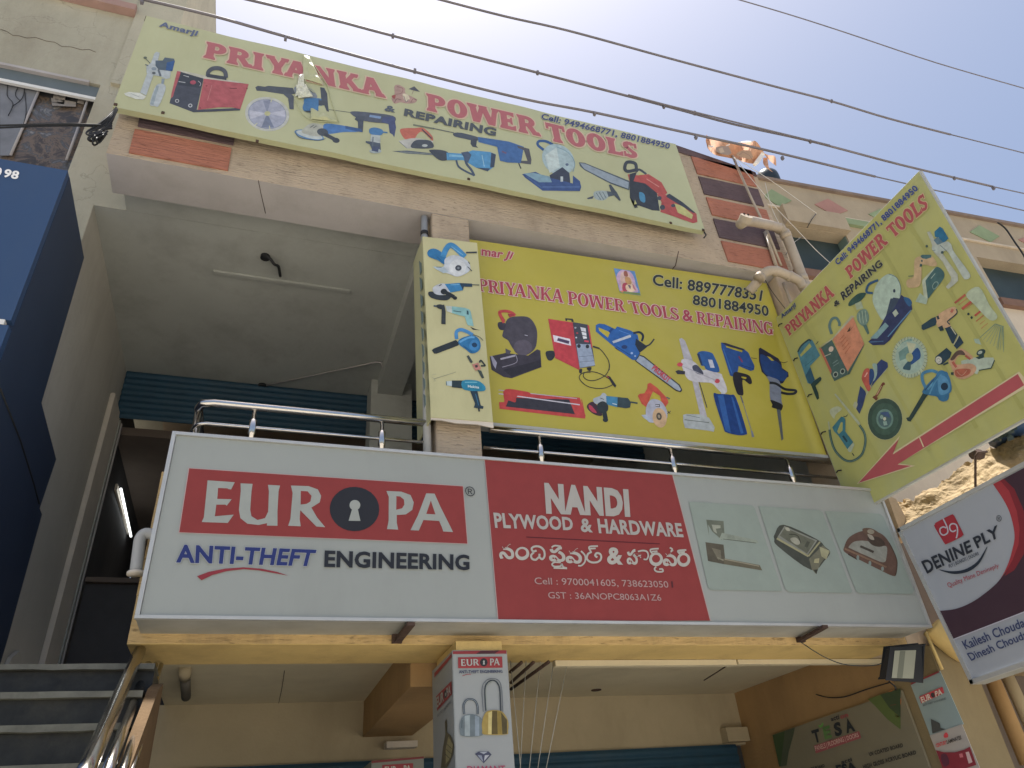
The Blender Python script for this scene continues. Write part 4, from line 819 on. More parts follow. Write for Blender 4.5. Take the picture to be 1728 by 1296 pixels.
pic('chop_saw_picture', 'D', PT, [(B2, 'c', 22, [(190, 372), (140, 330), (150, 298), (215, 300), (285, 338)]), ('A0B6BC', 'e', (315, 455, 150, 122, 40)), ('7F9AA6', 'c', 8, [(300, 345), (400, 395), (455, 480), (440, 560)]), ('B8C8C8', 'p', [(200, 420), (300, 350), (330, 520), (240, 570)]), ('3E4656', 'p', [(240, 590), (350, 520), (410, 570), (420, 670), (260, 670)]), ('3F5686', 'p', [(5, 580), (120, 560), (200, 600), (440, 660), (440, 590), (500, 640), (512, 690), (500, 725), (180, 722), (30, 610)]), ('7E9EAE', 'p', [(20, 575), (100, 568), (240, 600), (260, 650), (150, 650)]), ('546E9C', 'l', 10, [(180, 690), (500, 690)]), ('B0BCC0', 'l', 22, [(345, 600), (345, 645)]), ('4A648E', 'l', 8, [(40, 600), (180, 700)]), ('5C6C84', 'e', (390, 498, 14, 12))], SA)
pic('armature_picture', 'D', PT, [('4A5260', 'p', [(560, 785), (620, 765), (610, 790), (570, 795)]), ('98A6A8', 's', [(625, 730), (730, 725), (745, 770), (700, 805), (630, 790)]), ('5A6870', 'l', 6, [(640, 740), (680, 800)]), ('5A6870', 'l', 6, [(665, 735), (705, 800)]), ('5A6870', 'l', 6, [(695, 730), (725, 785)]), ('515C66', 'p', [(730, 725), (790, 735), (800, 760), (745, 775)]), ('49525C', 'p', [(748, 672), (765, 668), (820, 740), (853, 805), (838, 808), (770, 740)])], SA)
pic('chainsaw_picture', 'D', PT, [('505C66', 'p', [(492, 478), (540, 482), (930, 640), (925, 718), (760, 660), (540, 545), (500, 510)]), ('8E9CA8', 'p', [(500, 484), (540, 490), (920, 650), (915, 705), (760, 648), (540, 535)]), ('3F474F', 'c', 28, [(985, 560), (975, 490), (905, 478), (885, 530), (910, 556), (975, 545)]), ('444C54', 'c', 18, [(985, 560), (1010, 540), (1070, 580)]), ('AA5450', 'p', [(910, 580), (1000, 590), (1090, 580), (1200, 650), (1250, 740), (1220, 770), (1130, 730), (1000, 700), (930, 660)]), ('3A4048', 'p', [(925, 580), (990, 560), (960, 640), (1060, 660), (1160, 740), (1185, 895), (1120, 890), (1010, 850), (960, 850), (1000, 865), (970, 870), (930, 780)]), ('A85452', 'p', [(1160, 750), (1250, 760), (1380, 830), (1500, 920), (1508, 990), (1470, 1000), (1300, 940), (1190, 905), (1200, 820)]), ('B9B97E', 'p', [(1310, 830), (1380, 855), (1470, 930), (1460, 965), (1340, 910)]), ('3E4550', 'p', [(1250, 755), (1270, 748), (1380, 820), (1490, 910), (1470, 912), (1350, 840), (1240, 775)]), ('4E88AC', 's', [(1010, 735), (1050, 750), (1062, 800), (1050, 825), (1015, 800)]), ('454C55', 'e', (1183, 786, 18, 18)), ('454C55', 'e', (1208, 865, 22, 22)), ('B9B97E', 'p', [(972, 800), (990, 835), (965, 840)]), ('C88C84', 'l', 7, [(1070, 620), (1180, 690)]), ('B9B97E', 'p', [(1010, 562), (1050, 580), (1000, 590)]), ('444C55', 'e', (1300, 850, 18, 14))], SA)
pic('deity_picture', 'C', PT, [('A78C84', 's', [(130, 130), (170, 120), (220, 150), (225, 190), (300, 230), (325, 250), (300, 275), (240, 280), (180, 270), (130, 280), (105, 235), (130, 200)]), ('8A6A66', 'c', 6, [(150, 135), (200, 150), (190, 190), (140, 200)]), ('98524E', 's', [(105, 215), (140, 205), (130, 240)]), ('C8C0A8', 's', [(200, 200), (240, 200), (260, 240), (225, 260)]), ('5E5A66', 'c', 5, [(210, 215), (230, 265), (250, 245)]), ('545862', 'p', [(250, 155), (300, 132), (350, 180), (295, 168)]), ('8C7C74', 'l', 5, [(295, 165), (280, 200)]), ('7A5C58', 'c', 5, [(130, 275), (150, 240), (190, 250)]), ('7A5C58', 'c', 5, [(320, 250), (290, 240), (270, 270)])], SA, label='small printed group of figures between the red words')
# crumpled torn patch
sil = surf('crinkled_silver_tear', alb('C9CCB8', KTOP), var=.25, scale=30, rough=.22, spec=.7, bump=.6, bscale=50)
def crumple(name, quad, m, seed, amp=.02, n=16):
    TL, TRc, BR, BL = [PT.pt(*p, .014) for p in quad]; V = []; F = []
    for i in range(n + 1):
        for j in range(n + 1):
            s, t = i / n, j / n; p = (TL * (1 - s) + TRc * s) * (1 - t) + (BL * (1 - s) + BR * s) * t
            h = abs(mnoise.noise(Vector((p.x * 9 + seed, p.z * 5, 0)))) + .5 * abs(mnoise.noise(Vector((p.x * 22 + p.z * 9, seed, 0))))
            ed = min(s, t, 1 - s, 1 - t) * 6; V.append(p + Vector((0, -amp * 2 * h * min(1, ed) , 0)))
    for i in range(n):
        for j in range(n): a = i * (n + 1) + j; F.append((a, a + 1, a + n + 2, a + n + 1))
    k = MB(); k.faces(V, F, m); return k.build(name, SA, smooth=True)
crumple('torn_fold', [(512, 95), (522, 98), (545, 145), (511, 135)], bt, 1.3, .022)
crumple('silver_tear', [(505, 128), (514, 126), (512, 160), (498, 165)], sil, 4.1, .012, 10)
crumple('silver_tear', [(499, 146), (516, 144), (528, 165), (503, 168)], sil, 8.1, .02, 12)
crumple('torn_fold', [(524, 185), (540, 192), (571, 208), (524, 203)], bt, 5.7, .02)
for pts in ([(520, 98), (534, 118), (552, 146), (560, 175), (572, 208)], [(513, 96), (512, 118), (518, 146), (530, 158)], [(497, 168), (508, 190), (524, 204), (548, 207), (570, 208)]):
    tube('fold_ridge', [PT.pt(a_, b_, .010) for a_, b_ in sm2(pts, False, 5)], .004, bt, SA, 6)

# ------------------------------------------------------------------ bright yellow banner
SB = empty('bright_yellow_banner', (3.1, 4.63, 4.4), 'bright yellow tool shop banner with thin red serif lettering above the right railing', 'banner')
PM = Plane(KMID, Y=4.60)
ym = surf('bright_yellow_flex', alb('A2993F', KMID), var=.06, scale=1.2, rough=.38, spec=.4, dirt=alb('B3AB6E', KMID), dirtamt=.35, dscale=.8, dstretch=(1, 1, 1), bump=.45, bscale=2.2)
c = P2([(787, 403), (1293, 478), (1397, 774), (812, 711)], Y=4.60)
k = MB(); k.prism(c, (0, .04, 0), ym); k.build('flex_sheet', SB)
k = MB()
q = P2([(812, 712), (1397, 775)], Y=4.60); k.box((1.45, 4.585, q[0].z - .045), (q[1].x, 4.66, q[0].z - .004), M['gutter']); k.build('bottom_batten', SB)
MR, MH = ink('96414E', KMID), ink('C9B2AE', KMID)
def f(mb):
    for s, q in (('PRIYANKA', [(806, 471), (951, 490), (951, 512), (808, 491.5)]), ('POWER', [(957, 492), (1053, 507), (1055, 527), (959, 514)]), ('TOOLS', [(1059, 508), (1143, 521), (1146, 541), (1065, 528.5)]), ('REPAIRING', [(1174, 526), (1302, 545), (1305, 566), (1176, 546)])):
        serif(mb, s, q, PM, MH, T=.21, t=.085, sf=.08, h=.05, grow=.055, gap=.04)
        serif(mb, s, q, PM, MR, T=.21, t=.085, sf=.08, h=.05, z=.0022, gap=.04)
    sans(mb, '&', [(1150, 522), (1168, 525), (1170, 544), (1152, 541)], PM, MH, off=.05, box0=.02); sans(mb, '&', [(1150, 522), (1168, 525), (1170, 544), (1152, 541)], PM, MR, off=.02, z=.0022)
    sans(mb, 'mar Ji', [(808, 416), (867, 426), (865, 438), (812, 431)], PM, MH, off=.06, box0=.02, shear=.25); sans(mb, 'mar Ji', [(808, 416), (867, 426), (865, 438), (812, 431)], PM, MR, off=.025, z=.0012, shear=.25)
lettering('red_lettering', SB, f)
def f(mb):
    for s, q in (('Cell: 8897777 8351'.replace('7 8', '8').replace('8897777', '889777'), [(1101, 463), (1287, 491), (1284, 508), (1101, 481)]), ('8801884950', [(1169, 498), (1296, 517), (1297, 534), (1168, 514)])):
        sans(mb, s, q, PM, ink('B8B694', KMID), off=.05, box0=.025); sans(mb, s, q, PM, ink('2F3436', KMID), off=.025, z=.0014)
lettering('phone_lettering', SB, f)
pic('deity_picture', 'G', PM, [('5E84B4', 'p', [(902, 152), (1135, 186), (1205, 458), (970, 428)]), ('B49AB8', 's', [(930, 250), (980, 175), (1080, 190), (1130, 260), (1150, 350), (1170, 420), (990, 420), (955, 340)]), ('C0A6A0', 's', [(985, 200), (1060, 200), (1110, 300), (1150, 400), (1010, 400), (975, 300)]), ('8E5A50', 's', [(1015, 190), (1045, 185), (1060, 240), (1020, 240)]), ('B08A60', 's', [(1030, 250), (1080, 260), (1100, 320), (1060, 350), (1030, 300)]), ('A04858', 's', [(1000, 330), (1050, 320), (1060, 400), (1005, 410)]), ('D0B8A0', 's', [(1040, 340), (1110, 340), (1140, 400), (1090, 420), (1040, 390)]), ('6E5C6A', 's', [(1060, 340), (1090, 350), (1085, 385)]), ('6E8456', 'p', [(962, 405), (1195, 430), (1204, 456), (970, 428)]), ('C07860', 's', [(975, 405), (1010, 405), (1000, 425)]), ('A8707C', 's', [(1110, 330), (1130, 350), (1150, 400), (1120, 380)])], SB, label='small printed picture of a seated figure in a pink halo')
pic('chop_saw_picture', 'F', PM, [('AA4444', 'c', 36, [(1000, 15), (955, -60), (960, -90)]), ('46444E', 's', [(1040, -10), (1170, -40), (1290, -20), (1365, 100), (1368, 240), (1340, 330), (1250, 395), (1150, 380), (1080, 290), (1045, 230), (985, 190), (990, 135)]), ('3B3944', 's', [(935, 30), (980, 25), (1020, 50), (1000, 110), (955, 110), (930, 70)]), ('54505C', 'e', (1210, 310, 105, 88)), ('3A3842', 'p', [(840, 410), (1020, 370), (1130, 385), (1270, 400), (1370, 330), (1408, 345), (1420, 530), (1085, 655), (995, 640), (860, 560)]), ('2E2E36', 'p', [(990, 560), (1410, 450), (1412, 525), (1085, 640)]), ('8C8CA0', 'p', [(848, 405), (870, 405), (920, 480), (905, 550), (875, 500)]), ('9A98A8', 'l', 20, [(960, 440), (1125, 400)]), ('8E8C9C', 'c', 7, [(1125, 380), (1140, 475), (980, 530)]), ('504E58', 'p', [(1015, 320), (1080, 350), (1060, 385), (1020, 375)]), ('B8B8C8', 'l', 6, [(1230, 170), (1265, 178)])], SB)
pic('saw_handle_picture', 'E', PM, [('A84646', 'c', 32, [(1000, 1030), (950, 930), (960, 905), (1030, 900), (1090, 920), (1125, 950)]), ('8E3A40', 'p', [(1040, 930), (1120, 930), (1110, 955), (1060, 970)])], SB, lift=0.0012)
pic('welding_cart_picture', 'G', PM, [('30343A', 'p', [(358, 712), (440, 718), (455, 750), (430, 755), (425, 735), (380, 728), (375, 745), (360, 740)]), ('AA4048', 'p', [(165, 718), (440, 760), (520, 1296), (245, 1160), (210, 970)]), ('40444E', 'p', [(440, 755), (610, 785), (625, 800), (692, 1245), (520, 1275), (470, 1000)]), ('8A98AE', 'p', [(480, 1000), (640, 1005), (692, 1240), (520, 1270)]), ('B0404A', 'p', [(605, 790), (625, 795), (662, 1040), (650, 1045)]), ('C8C4D0', 'p', [(218, 900), (410, 945), (424, 1022), (232, 975)]), ('4A3E58', 'l', 34, [(270, 948), (400, 985)]), ('30343A', 's', [(145, 1085), (225, 1080), (240, 1135), (205, 1185), (165, 1180), (140, 1130)]), ('60687A', 'l', 5, [(510, 1145), (680, 1130)]), ('60687A', 'l', 5, [(515, 1205), (685, 1190)]), ('C8CCD4', 'p', [(525, 812), (585, 825), (600, 940), (560, 945)]), ('3A3E48', 'l', 8, [(530, 860), (590, 870)]), ('3A3E48', 'l', 8, [(545, 905), (600, 915)]), ('C04858', 'l', 18, [(570, 968), (620, 975)]), ('9AA0AC', 'e', (470, 820, 12, 10)), ('A04850', 'e', (490, 880, 12, 10)), ('B8BCC8', 'e', (480, 930, 10, 9)), ('2E3238', 'e', (510, 1025, 20, 22)), ('2E3238', 'e', (605, 1030, 20, 22)), ('2E3238', 'c', 9, [(665, 1030), (740, 1055), (800, 1120), (845, 1200), (850, 1296)]), ('2E3238', 'l', 18, [(665, 1030), (740, 1052)])], SB)
pic('welding_hose_picture', 'H', PM, [('2E3036', 'c', 9, [(845, 140), (852, 200), (820, 275), (760, 320), (680, 348), (600, 340), (560, 300), (575, 260), (640, 250), (720, 262), (800, 300), (890, 360), (918, 400)]), ('2E3036', 'c', 9, [(640, 255), (560, 262), (515, 300), (530, 350), (600, 410), (700, 436), (800, 432), (880, 400), (905, 380)]), ('2E3036', 'p', [(820, 290), (860, 305), (930, 405), (915, 430), (890, 400)]), ('B04848', 'l', 8, [(822, 300), (845, 318)]), ('2E3036', 's', [(515, 225), (545, 220), (540, 265), (515, 262)]), ('2E3036', 's', [(600, 205), (650, 200), (640, 240), (610, 235)])], SB, lift=0.0014)
pic('chainsaw_picture', 'G', PM, [('2C303A', 'p', [(905, 1040), (1200, 1105), (1150, 1190), (930, 1060)]), ('2F5C9C', 'p', [(700, 790), (735, 772), (800, 780), (915, 835), (940, 805), (1090, 850), (1170, 900), (1190, 1000), (1190, 1110), (1150, 1180), (1110, 1180), (890, 1020), (700, 860)]), ('A89C3F', 'p', [(730, 815), (860, 870), (835, 930), (735, 850)]), ('27303C', 'c', 24, [(1120, 880), (1190, 870), (1230, 910), (1215, 970)]), ('2A323C', 'p', [(1150, 940), (1280, 1030), (1220, 1080), (1190, 1100), (1140, 1010)]), ('27303C', 'c', 16, [(1230, 1030), (1300, 1010), (1355, 945)]), ('A9B2BE', 'p', [(885, 970), (1090, 895), (1095, 925), (895, 995)]), ('22427A', 'p', [(905, 830), (860, 880), (840, 860), (880, 820)]), ('2A3C66', 'e', (1020, 1035, 32, 22)), ('8EA4C8', 'e', (1103, 1105, 14, 12)), ('8EA4C8', 'e', (1140, 1137, 11, 10)), ('1F3A6E', 'l', 7, [(930, 1030), (1090, 1130)]), ('4A78B8', 'l', 9, [(960, 850), (1110, 905)])], SB)
pic('chainsaw_bar_picture', 'H', PM, [('30343C', 'p', [(1195, 60), (1240, 75), (1640, 395), (1670, 455), (1650, 480), (1600, 465), (1140, 130)]), ('8F9AA8', 'p', [(1190, 72), (1235, 88), (1625, 400), (1655, 450), (1640, 466), (1600, 450), (1150, 125)])], SB, lift=0.0012)
lettering('bar_lettering', SB, lambda mb: sans(mb, 'PROKUT', [(1104.5, 616), (1132, 639), (1127, 647), (1099, 623)], PM, ink('B04450', KMID), off=.04, z=.0014))
pic('core_drill_picture', 'I', PM, [('A2A2AC', 'p', [(160, 200), (185, 188), (220, 215), (300, 420), (460, 1050), (380, 1000), (300, 650), (215, 430)]), ('B4B4BC', 's', [(180, 430), (240, 410), (320, 440), (400, 520), (450, 520), (590, 560), (610, 590), (660, 730), (620, 770), (560, 720), (500, 660), (400, 650), (300, 640), (230, 590)]), ('2F5690', 's', [(350, 350), (400, 325), (490, 340), (525, 380), (580, 540), (450, 520), (420, 480), (390, 475), (375, 420)]), ('2A3654', 'p', [(345, 355), (370, 350), (405, 470), (385, 468)]), ('B0B4C4', 'p', [(460, 412), (505, 416), (530, 500), (485, 498)]), ('44485A', 's', [(300, 480), (345, 470), (400, 530), (410, 570), (350, 560), (305, 520)]), ('B84A54', 'e', (168, 465, 30, 22)), ('B84A54', 'e', (556, 637, 27, 23)), ('9A9AA8', 'l', 8, [(190, 480), (540, 630)]), ('34343E', 'p', [(120, 535), (150, 522), (222, 535), (220, 568), (140, 565)]), ('3A3A44', 'l', 9, [(370, 650), (450, 915)]), ('9CA4A8', 'p', [(200, 990), (235, 980), (380, 985), (470, 1020), (530, 1120), (520, 1165), (440, 1150), (220, 1125), (202, 1060)]), ('5A625E', 'l', 7, [(215, 1040), (470, 1070)]), ('5A625E', 'l', 5, [(235, 990), (375, 1020)]), ('B0B4BC', 'p', [(590, 720), (640, 740), (630, 780), (600, 775)]), ('1E3C76', 's', [(518, 790), (570, 772), (690, 780), (752, 815), (860, 1150), (850, 1195), (770, 1200), (650, 1170), (620, 1120)]), ('2F5796', 'p', [(560, 790), (620, 780), (700, 1180), (640, 1150)]), ('2F5796', 'p', [(700, 800), (720, 805), (830, 1180), (800, 1185)])], SB)
pic('hammer_drill_picture', 'I', PM, [('274A86', 'p', [(595, 235), (640, 240), (830, 300), (880, 340), (945, 480), (940, 520), (905, 532), (780, 480), (765, 560), (720, 590), (690, 580), (600, 290)]), ('A09530', 'p', [(645, 268), (820, 315), (815, 338), (650, 285)]), ('2B2B38', 'p', [(605, 238), (640, 238), (840, 305), (825, 320), (650, 270)]), ('23232C', 's', [(735, 545), (800, 550), (890, 580), (918, 650), (890, 668), (820, 625), (830, 770), (800, 785), (760, 760), (720, 620)]), ('A09530', 's', [(810, 590), (860, 600), (850, 615), (815, 605)]), ('5E6474', 'l', 14, [(800, 790), (825, 865)]), ('70788A', 'l', 7, [(825, 865), (915, 1160)]), ('70788A', 'p', [(905, 1150), (925, 1160), (942, 1218), (918, 1222)]), ('23232C', 'l', 5, [(910, 395), (968, 404)]), ('7A3A58', 'l', 15, [(780, 380), (820, 440)]), ('3A66A4', 'l', 9, [(620, 300), (710, 560)]), ('1B3366', 'l', 6, [(800, 470), (935, 510)])], SB)
pic('demolition_hammer_picture', 'I', PM, [('23263A', 'p', [(988, 300), (1005, 288), (1190, 400), (1225, 450), (1230, 500), (1295, 545), (1300, 590), (1275, 605), (1240, 660), (1200, 665), (1070, 590), (1020, 540), (992, 430)]), ('223E72', 's', [(1005, 360), (1100, 400), (1200, 450), (1240, 520), (1290, 560), (1240, 640), (1100, 590), (1030, 520)]), ('A09530', 'p', [(1072, 376), (1110, 388), (1150, 425), (1120, 425)]), ('6E7688', 's', [(1070, 590), (1130, 600), (1210, 650), (1225, 840), (1235, 880), (1180, 870), (1110, 830), (1100, 650)]), ('23252C', 'c', 26, [(1100, 655), (1170, 665), (1260, 720), (1370, 735), (1360, 765), (1290, 770), (1220, 755)]), ('202228', 's', [(1110, 835), (1170, 850), (1240, 890), (1215, 950), (1180, 930), (1125, 910), (1130, 880)]), ('50565C', 'p', [(1175, 930), (1215, 935), (1245, 1240), (1225, 1258)]), ('1E2024', 'c', 6, [(1210, 435), (1250, 445), (1288, 435)])], SB)
pic('tile_cutter_picture', 'H', PM, [('AA4444', 'p', [(-340, 470), (-320, 450), (-60, 490), (520, 540), (585, 740), (580, 775), (300, 745), (-380, 665), (-385, 590), (-325, 590)]), ('35353E', 'p', [(-270, 540), (400, 560), (465, 725), (-310, 640)]), ('B4B4C0', 'l', 12, [(-390, 495), (520, 620)]), ('A0A0AE', 'l', 9, [(-390, 455), (490, 550)]), ('A84040', 's', [(-310, 445), (-120, 465), (-40, 485), (-45, 520), (-180, 520), (-200, 590), (-260, 575), (-330, 545)]), ('A84444', 'l', 9, [(540, 560), (570, 700)])], SB)
pic('angle_grinder_picture', 'H', PM, [('3C2C38', 's', [(600, 640), (625, 600), (680, 590), (750, 680), (770, 740), (700, 735), (630, 690)]), ('A03E50', 's', [(622, 620), (660, 640), (710, 710), (660, 700), (625, 660)]), ('9AA4AE', 's', [(670, 555), (750, 520), (775, 488), (812, 500), (830, 560), (800, 600), (700, 610)]), ('40789C', 'p', [(815, 520), (950, 535), (945, 648), (820, 615)]), ('33424A', 'p', [(945, 532), (1060, 545), (1095, 590), (1085, 650), (1040, 660), (940, 645)]), ('33424A', 'l', 18, [(1095, 590), (1168, 602)]), ('2C3438', 's', [(720, 610), (780, 580), (835, 620), (830, 690), (760, 715), (720, 670)]), ('2C3438', 'l', 50, [(785, 660), (810, 775)]), ('2A3236', 'e', (808, 788, 30, 26)), ('C0CCD2', 'l', 8, [(885, 606), (935, 618)]), ('2E343C', 'l', 7, [(750, 545), (790, 560)])], SB)
pic('marble_cutter_picture', 'H', PM, [('AE4E40', 'p', [(1170, 520), (1190, 498), (1245, 490), (1275, 440), (1280, 385), (1310, 372), (1390, 430), (1500, 545), (1515, 595), (1480, 645), (1440, 600), (1420, 520), (1340, 470), (1310, 540), (1270, 650), (1215, 610)]), ('A89C3F', 'p', [(1350, 480), (1400, 510), (1440, 600), (1370, 570), (1320, 540)]), ('9CA0B0', 's', [(1290, 590), (1350, 555), (1440, 590), (1500, 700), (1480, 800), (1360, 820), (1280, 800), (1260, 680)]), ('B49A7C', 'e', (1415, 765, 78, 112, -12)), ('4A4640', 'e', (1408, 750, 30, 42, -12)), ('8E8474', 'e', (1408, 750, 14, 20, -12)), ('2E3440', 'p', [(1365, 612), (1418, 614), (1418, 645), (1372, 642)]), ('A8A8B4', 'p', [(1368, 620), (1410, 622), (1410, 638), (1374, 636)]), ('5A5E66', 'l', 14, [(1490, 535), (1530, 552)]), ('383C42', 'l', 7, [(1500, 720), (1540, 690)]), ('383C42', 'l', 7, [(1505, 690), (1535, 722)]), ('9AA4B4', 'p', [(1210, 735), (1260, 730), (1340, 800), (1300, 810), (1240, 770)])], SB)

# ------------------------------------------------------------------ narrow tool banner round the column
SCn = empty('narrow_tool_banner', (1.25, 4.4, 4.3), 'narrow pale cream banner of six blue tools wrapped round the column', 'banner')
PV = Plane(KVERT, Y=4.398)
vm = flex('cream_flex', 'B6B48C', KVERT, dirt=alb('8E8A66', KVERT), dirtamt=.35, dscale=3)
k = MB(); c = P2([(713, 399), (805, 410), (832, 712), (727, 704)], Y=4.40); k.prism(c, (0, .03, 0), vm); k.build('front_sheet', SCn)
k = MB(); c2 = P2([(708, 420), (712.5, 400), (727, 704), (719, 700), (712, 757), (704, 702)], X=.99)
a, b_ = c[0], c[3]; k.prism([a + Vector((.002, .031, 0)), b_ + Vector((.002, .031, 0)), b_ + Vector((-.01, .36, -.0)), b_ + Vector((-.01, .42, 0)), a + Vector((0, .38, .04))], (.012, 0, 0), vm); k.build('side_sheet', SCn)
pside = Plane(KVERT * .8, X=.985, n=(-1, 0, 0))
k = MB()
for i in range(9):
    v0 = 440 + i * 28; u0 = 708 + i * .9; k.prism(P2([(u0 - 1, v0), (u0 + 2.6, v0 + 4), (u0 + 3, v0 + 18), (u0 + .5, v0 + 24)], X=.982), (.003, 0, 0), ink('6E7F7E', KVERT))
k.build('side_prints', SCn)
rag = MB(); br = P2([(727, 704), (832, 711), (833, 722), (805, 716), (770, 714), (745, 709), (727, 708)], Y=4.405); rag.prism(br, (0, .01, 0), M['strip']); rag.build('torn_hem', SCn)
k = MB(); k.box((1.0, 4.43, c[0].z - .02), (1.45, 4.499, c[0].z - .05), M['rust']); k.build('batten', SCn)
TB1, TB2, TB3, DK = '2F6C9C', '4C94B8', '86B4C0', '2F363C'
pic('marble_cutter_picture', 'E', PV, [(TB1, 's', [(140, 240), (170, 205), (230, 200), (300, 240), (370, 330), (330, 375), (260, 330), (160, 290)]), ('4080B0', 'c', 62, [(315, 290), (345, 215), (385, 165), (430, 170), (500, 230), (560, 290)]), ('B4BCC4', 's', [(340, 310), (440, 270), (560, 310), (620, 390), (600, 460), (480, 512), (380, 480), (300, 450), (330, 380)]), ('C2C8CC', 'e', (480, 415, 95, 96)), ('3E4650', 'e', (488, 415, 36, 32)), ('788088', 'e', (488, 415, 14, 13)), ('3C4248', 'l', 18, [(575, 243), (695, 240)]), ('9EAEB8', 'p', [(200, 400), (330, 405), (380, 460), (320, 475), (240, 430)]), ('3A4650', 'l', 9, [(590, 400), (640, 450)]), ('3A4650', 'l', 9, [(600, 345), (615, 370)]), ('5C6C78', 'l', 8, [(240, 405), (300, 408)]), ('6EA0C4', 'l', 10, [(410, 175), (540, 270)]), ('285C8C', 'l', 10, [(250, 290), (330, 365)])], SCn)
pic('large_grinder_picture', 'E', PV, [(DK, 's', [(150, 690), (200, 680), (300, 720), (400, 710), (400, 750), (350, 778), (250, 770), (170, 740)]), ('AEB4BC', 's', [(200, 640), (260, 600), (330, 590), (390, 640), (390, 690), (300, 720), (220, 700)]), ('3878A8', 'p', [(335, 595), (510, 582), (545, 620), (540, 665), (400, 690)]), ('2A3E50', 'p', [(500, 583), (640, 590), (645, 628), (550, 625), (540, 665)]), ('2E3A44', 'l', 9, [(640, 603), (722, 606)]), ('262C30', 'e', (325, 680, 36, 32)), ('262C30', 'l', 42, [(330, 680), (440, 740)]), ('23292D', 'e', (450, 752, 24, 20)), ('70A4C4', 'l', 8, [(400, 605), (500, 600)]), ('303438', 'l', 10, [(270, 615), (300, 600)])], SCn)
pic('drill_picture', 'E', PV, [('4A5860', 'l', 20, [(210, 840), (320, 850)]), ('2E3438', 's', [(245, 830), (300, 825), (330, 870), (300, 880), (250, 860)]), ('343A3E', 'p', [(300, 830), (330, 825), (345, 900), (345, 1048), (296, 1042), (300, 900)]), ('B4BEBC', 'p', [(345, 840), (420, 845), (415, 920), (360, 900)]), ('82B0B2', 'p', [(415, 845), (560, 862), (610, 880), (625, 900), (660, 1070), (590, 1055), (560, 960), (480, 940), (415, 920)]), ('4A6A70', 'l', 12, [(430, 896), (520, 908)]), ('34505A', 'p', [(580, 890), (600, 895), (605, 940), (582, 935)]), (DK, 'p', [(620, 1075), (680, 1100), (740, 1115), (650, 1105)])], SCn)
pic('blower_picture', 'F', PV, [('2C343A', 'p', [(190, 340), (215, 320), (460, 225), (505, 265), (480, 290), (240, 380), (215, 378)]), (TB1, 's', [(490, 230), (560, 190), (660, 175), (720, 220), (738, 300), (700, 360), (630, 375), (570, 330), (500, 280)]), ('4A86BC', 'c', 38, [(470, 215), (465, 140), (510, 110), (580, 130), (650, 170)]), ('5C98C8', 'c', 22, [(500, 250), (600, 200), (670, 195)]), ('3F7CB2', 'e', (665, 285, 55, 62, 20)), ('24405E', 'e', (668, 282, 30, 26, 20)), ('2E3A44', 'c', 6, [(650, 165), (720, 190), (765, 232)]), ('22507E', 'l', 9, [(540, 290), (640, 360)])], SCn)
pic('mixer_picture', 'F', PV, [('3E484A', 'l', 28, [(592, 402), (640, 480)]), ('B07C74', 'p', [(640, 500), (710, 480), (745, 550), (680, 570)]), ('3A3438', 'p', [(672, 510), (700, 503), (708, 530), (680, 538)]), ('2E383A', 'c', 18, [(725, 480), (740, 455), (775, 495), (785, 515), (740, 515)]), ('3E4A48', 'p', [(700, 560), (745, 570), (778, 650), (752, 658)]), ('6C7470', 'l', 4, [(215, 663), (460, 585)]), ('8E968C', 'c', 3, [(190, 640), (215, 663), (230, 690)]), ('8E968C', 'c', 3, [(190, 620), (230, 610), (240, 612)])], SCn)
pic('heat_gun_picture', 'F', PV, [('A8B8BC', 'p', [(348, 690), (420, 685), (425, 745), (352, 735)]), ('3E6474', 'l', 8, [(352, 690), (355, 735)]), ('2C3A40', 'p', [(415, 680), (540, 680), (545, 770), (415, 755)]), ('2E7C9C', 's', [(535, 682), (690, 680), (760, 715), (792, 760), (780, 795), (690, 800), (545, 778)]), ('2A3C4A', 'p', [(620, 798), (700, 798), (740, 960), (770, 970), (765, 998), (660, 985), (675, 940)]), ('26343E', 'l', 18, [(715, 985), (722, 1028)]), ('78B2C4', 'l', 8, [(560, 700), (700, 700)]), ('3A6A8A', 'l', 8, [(680, 830), (715, 960)])], SCn)
lettering('tool_lettering', SCn, lambda mb: sans(mb, 'Makita', [(789, 650.5), (808, 652.5), (808, 656.5), (789, 654.5)], PV, ink('C4D4D8', KVERT), off=.03, z=.003))

# ------------------------------------------------------------------ side banner projecting over the street
SD = empty('side_banner', (4.6, 3.5, 3.8), 'pale yellow banner projecting sideways from the building corner with a big red arrow', 'banner')
PS = Plane(KANG, X=4.60, n=(-1, 0, 0))
am = flex('faded_yellow_flex', 'AAAA68', KANG, bump=.3, bscale=2.5, var=.08, dirt=alb('98A082', KANG), dirtamt=.7, dscale=1.1)
c = P2([(1310, 537), (1550, 290), (1762, 646), (1448, 861)], X=4.602)
c = [c[0], c[1], Vector((4.602, 2.60, 3.735)), Vector((4.602, 4.46, 3.76))]
k = MB(); k.prism(c, (.02, 0, 0), am); k.build('flex_sheet', SD)
k = MB()
for a, b_ in zip(c, c[1:] + c[:1]):
    k.tube([a + Vector((.018, 0, 0)), b_ + Vector((.018, 0, 0))], .017, M['gutter'], 6)
for s in (.25, .5, .75):
    k.tube([c[0] * (1 - s) + c[1] * s + Vector((.03, 0, 0)), c[3] * (1 - s) + c[2] * s + Vector((.03, 0, 0))], .012, M['rust'], 6)
k.build('frame', SD)
for px, py in ((1317, 548), (1343, 606), (1367, 667), (1390, 730), (1416, 795)):
    p = at(px, py, X=4.595); tube('tie', [p + Vector((-.004, .03, .0)), p + Vector((-.012, 0, .004)), p + Vector((-.004, -.03, -.006))], .006, M['cable'], SD, 5)
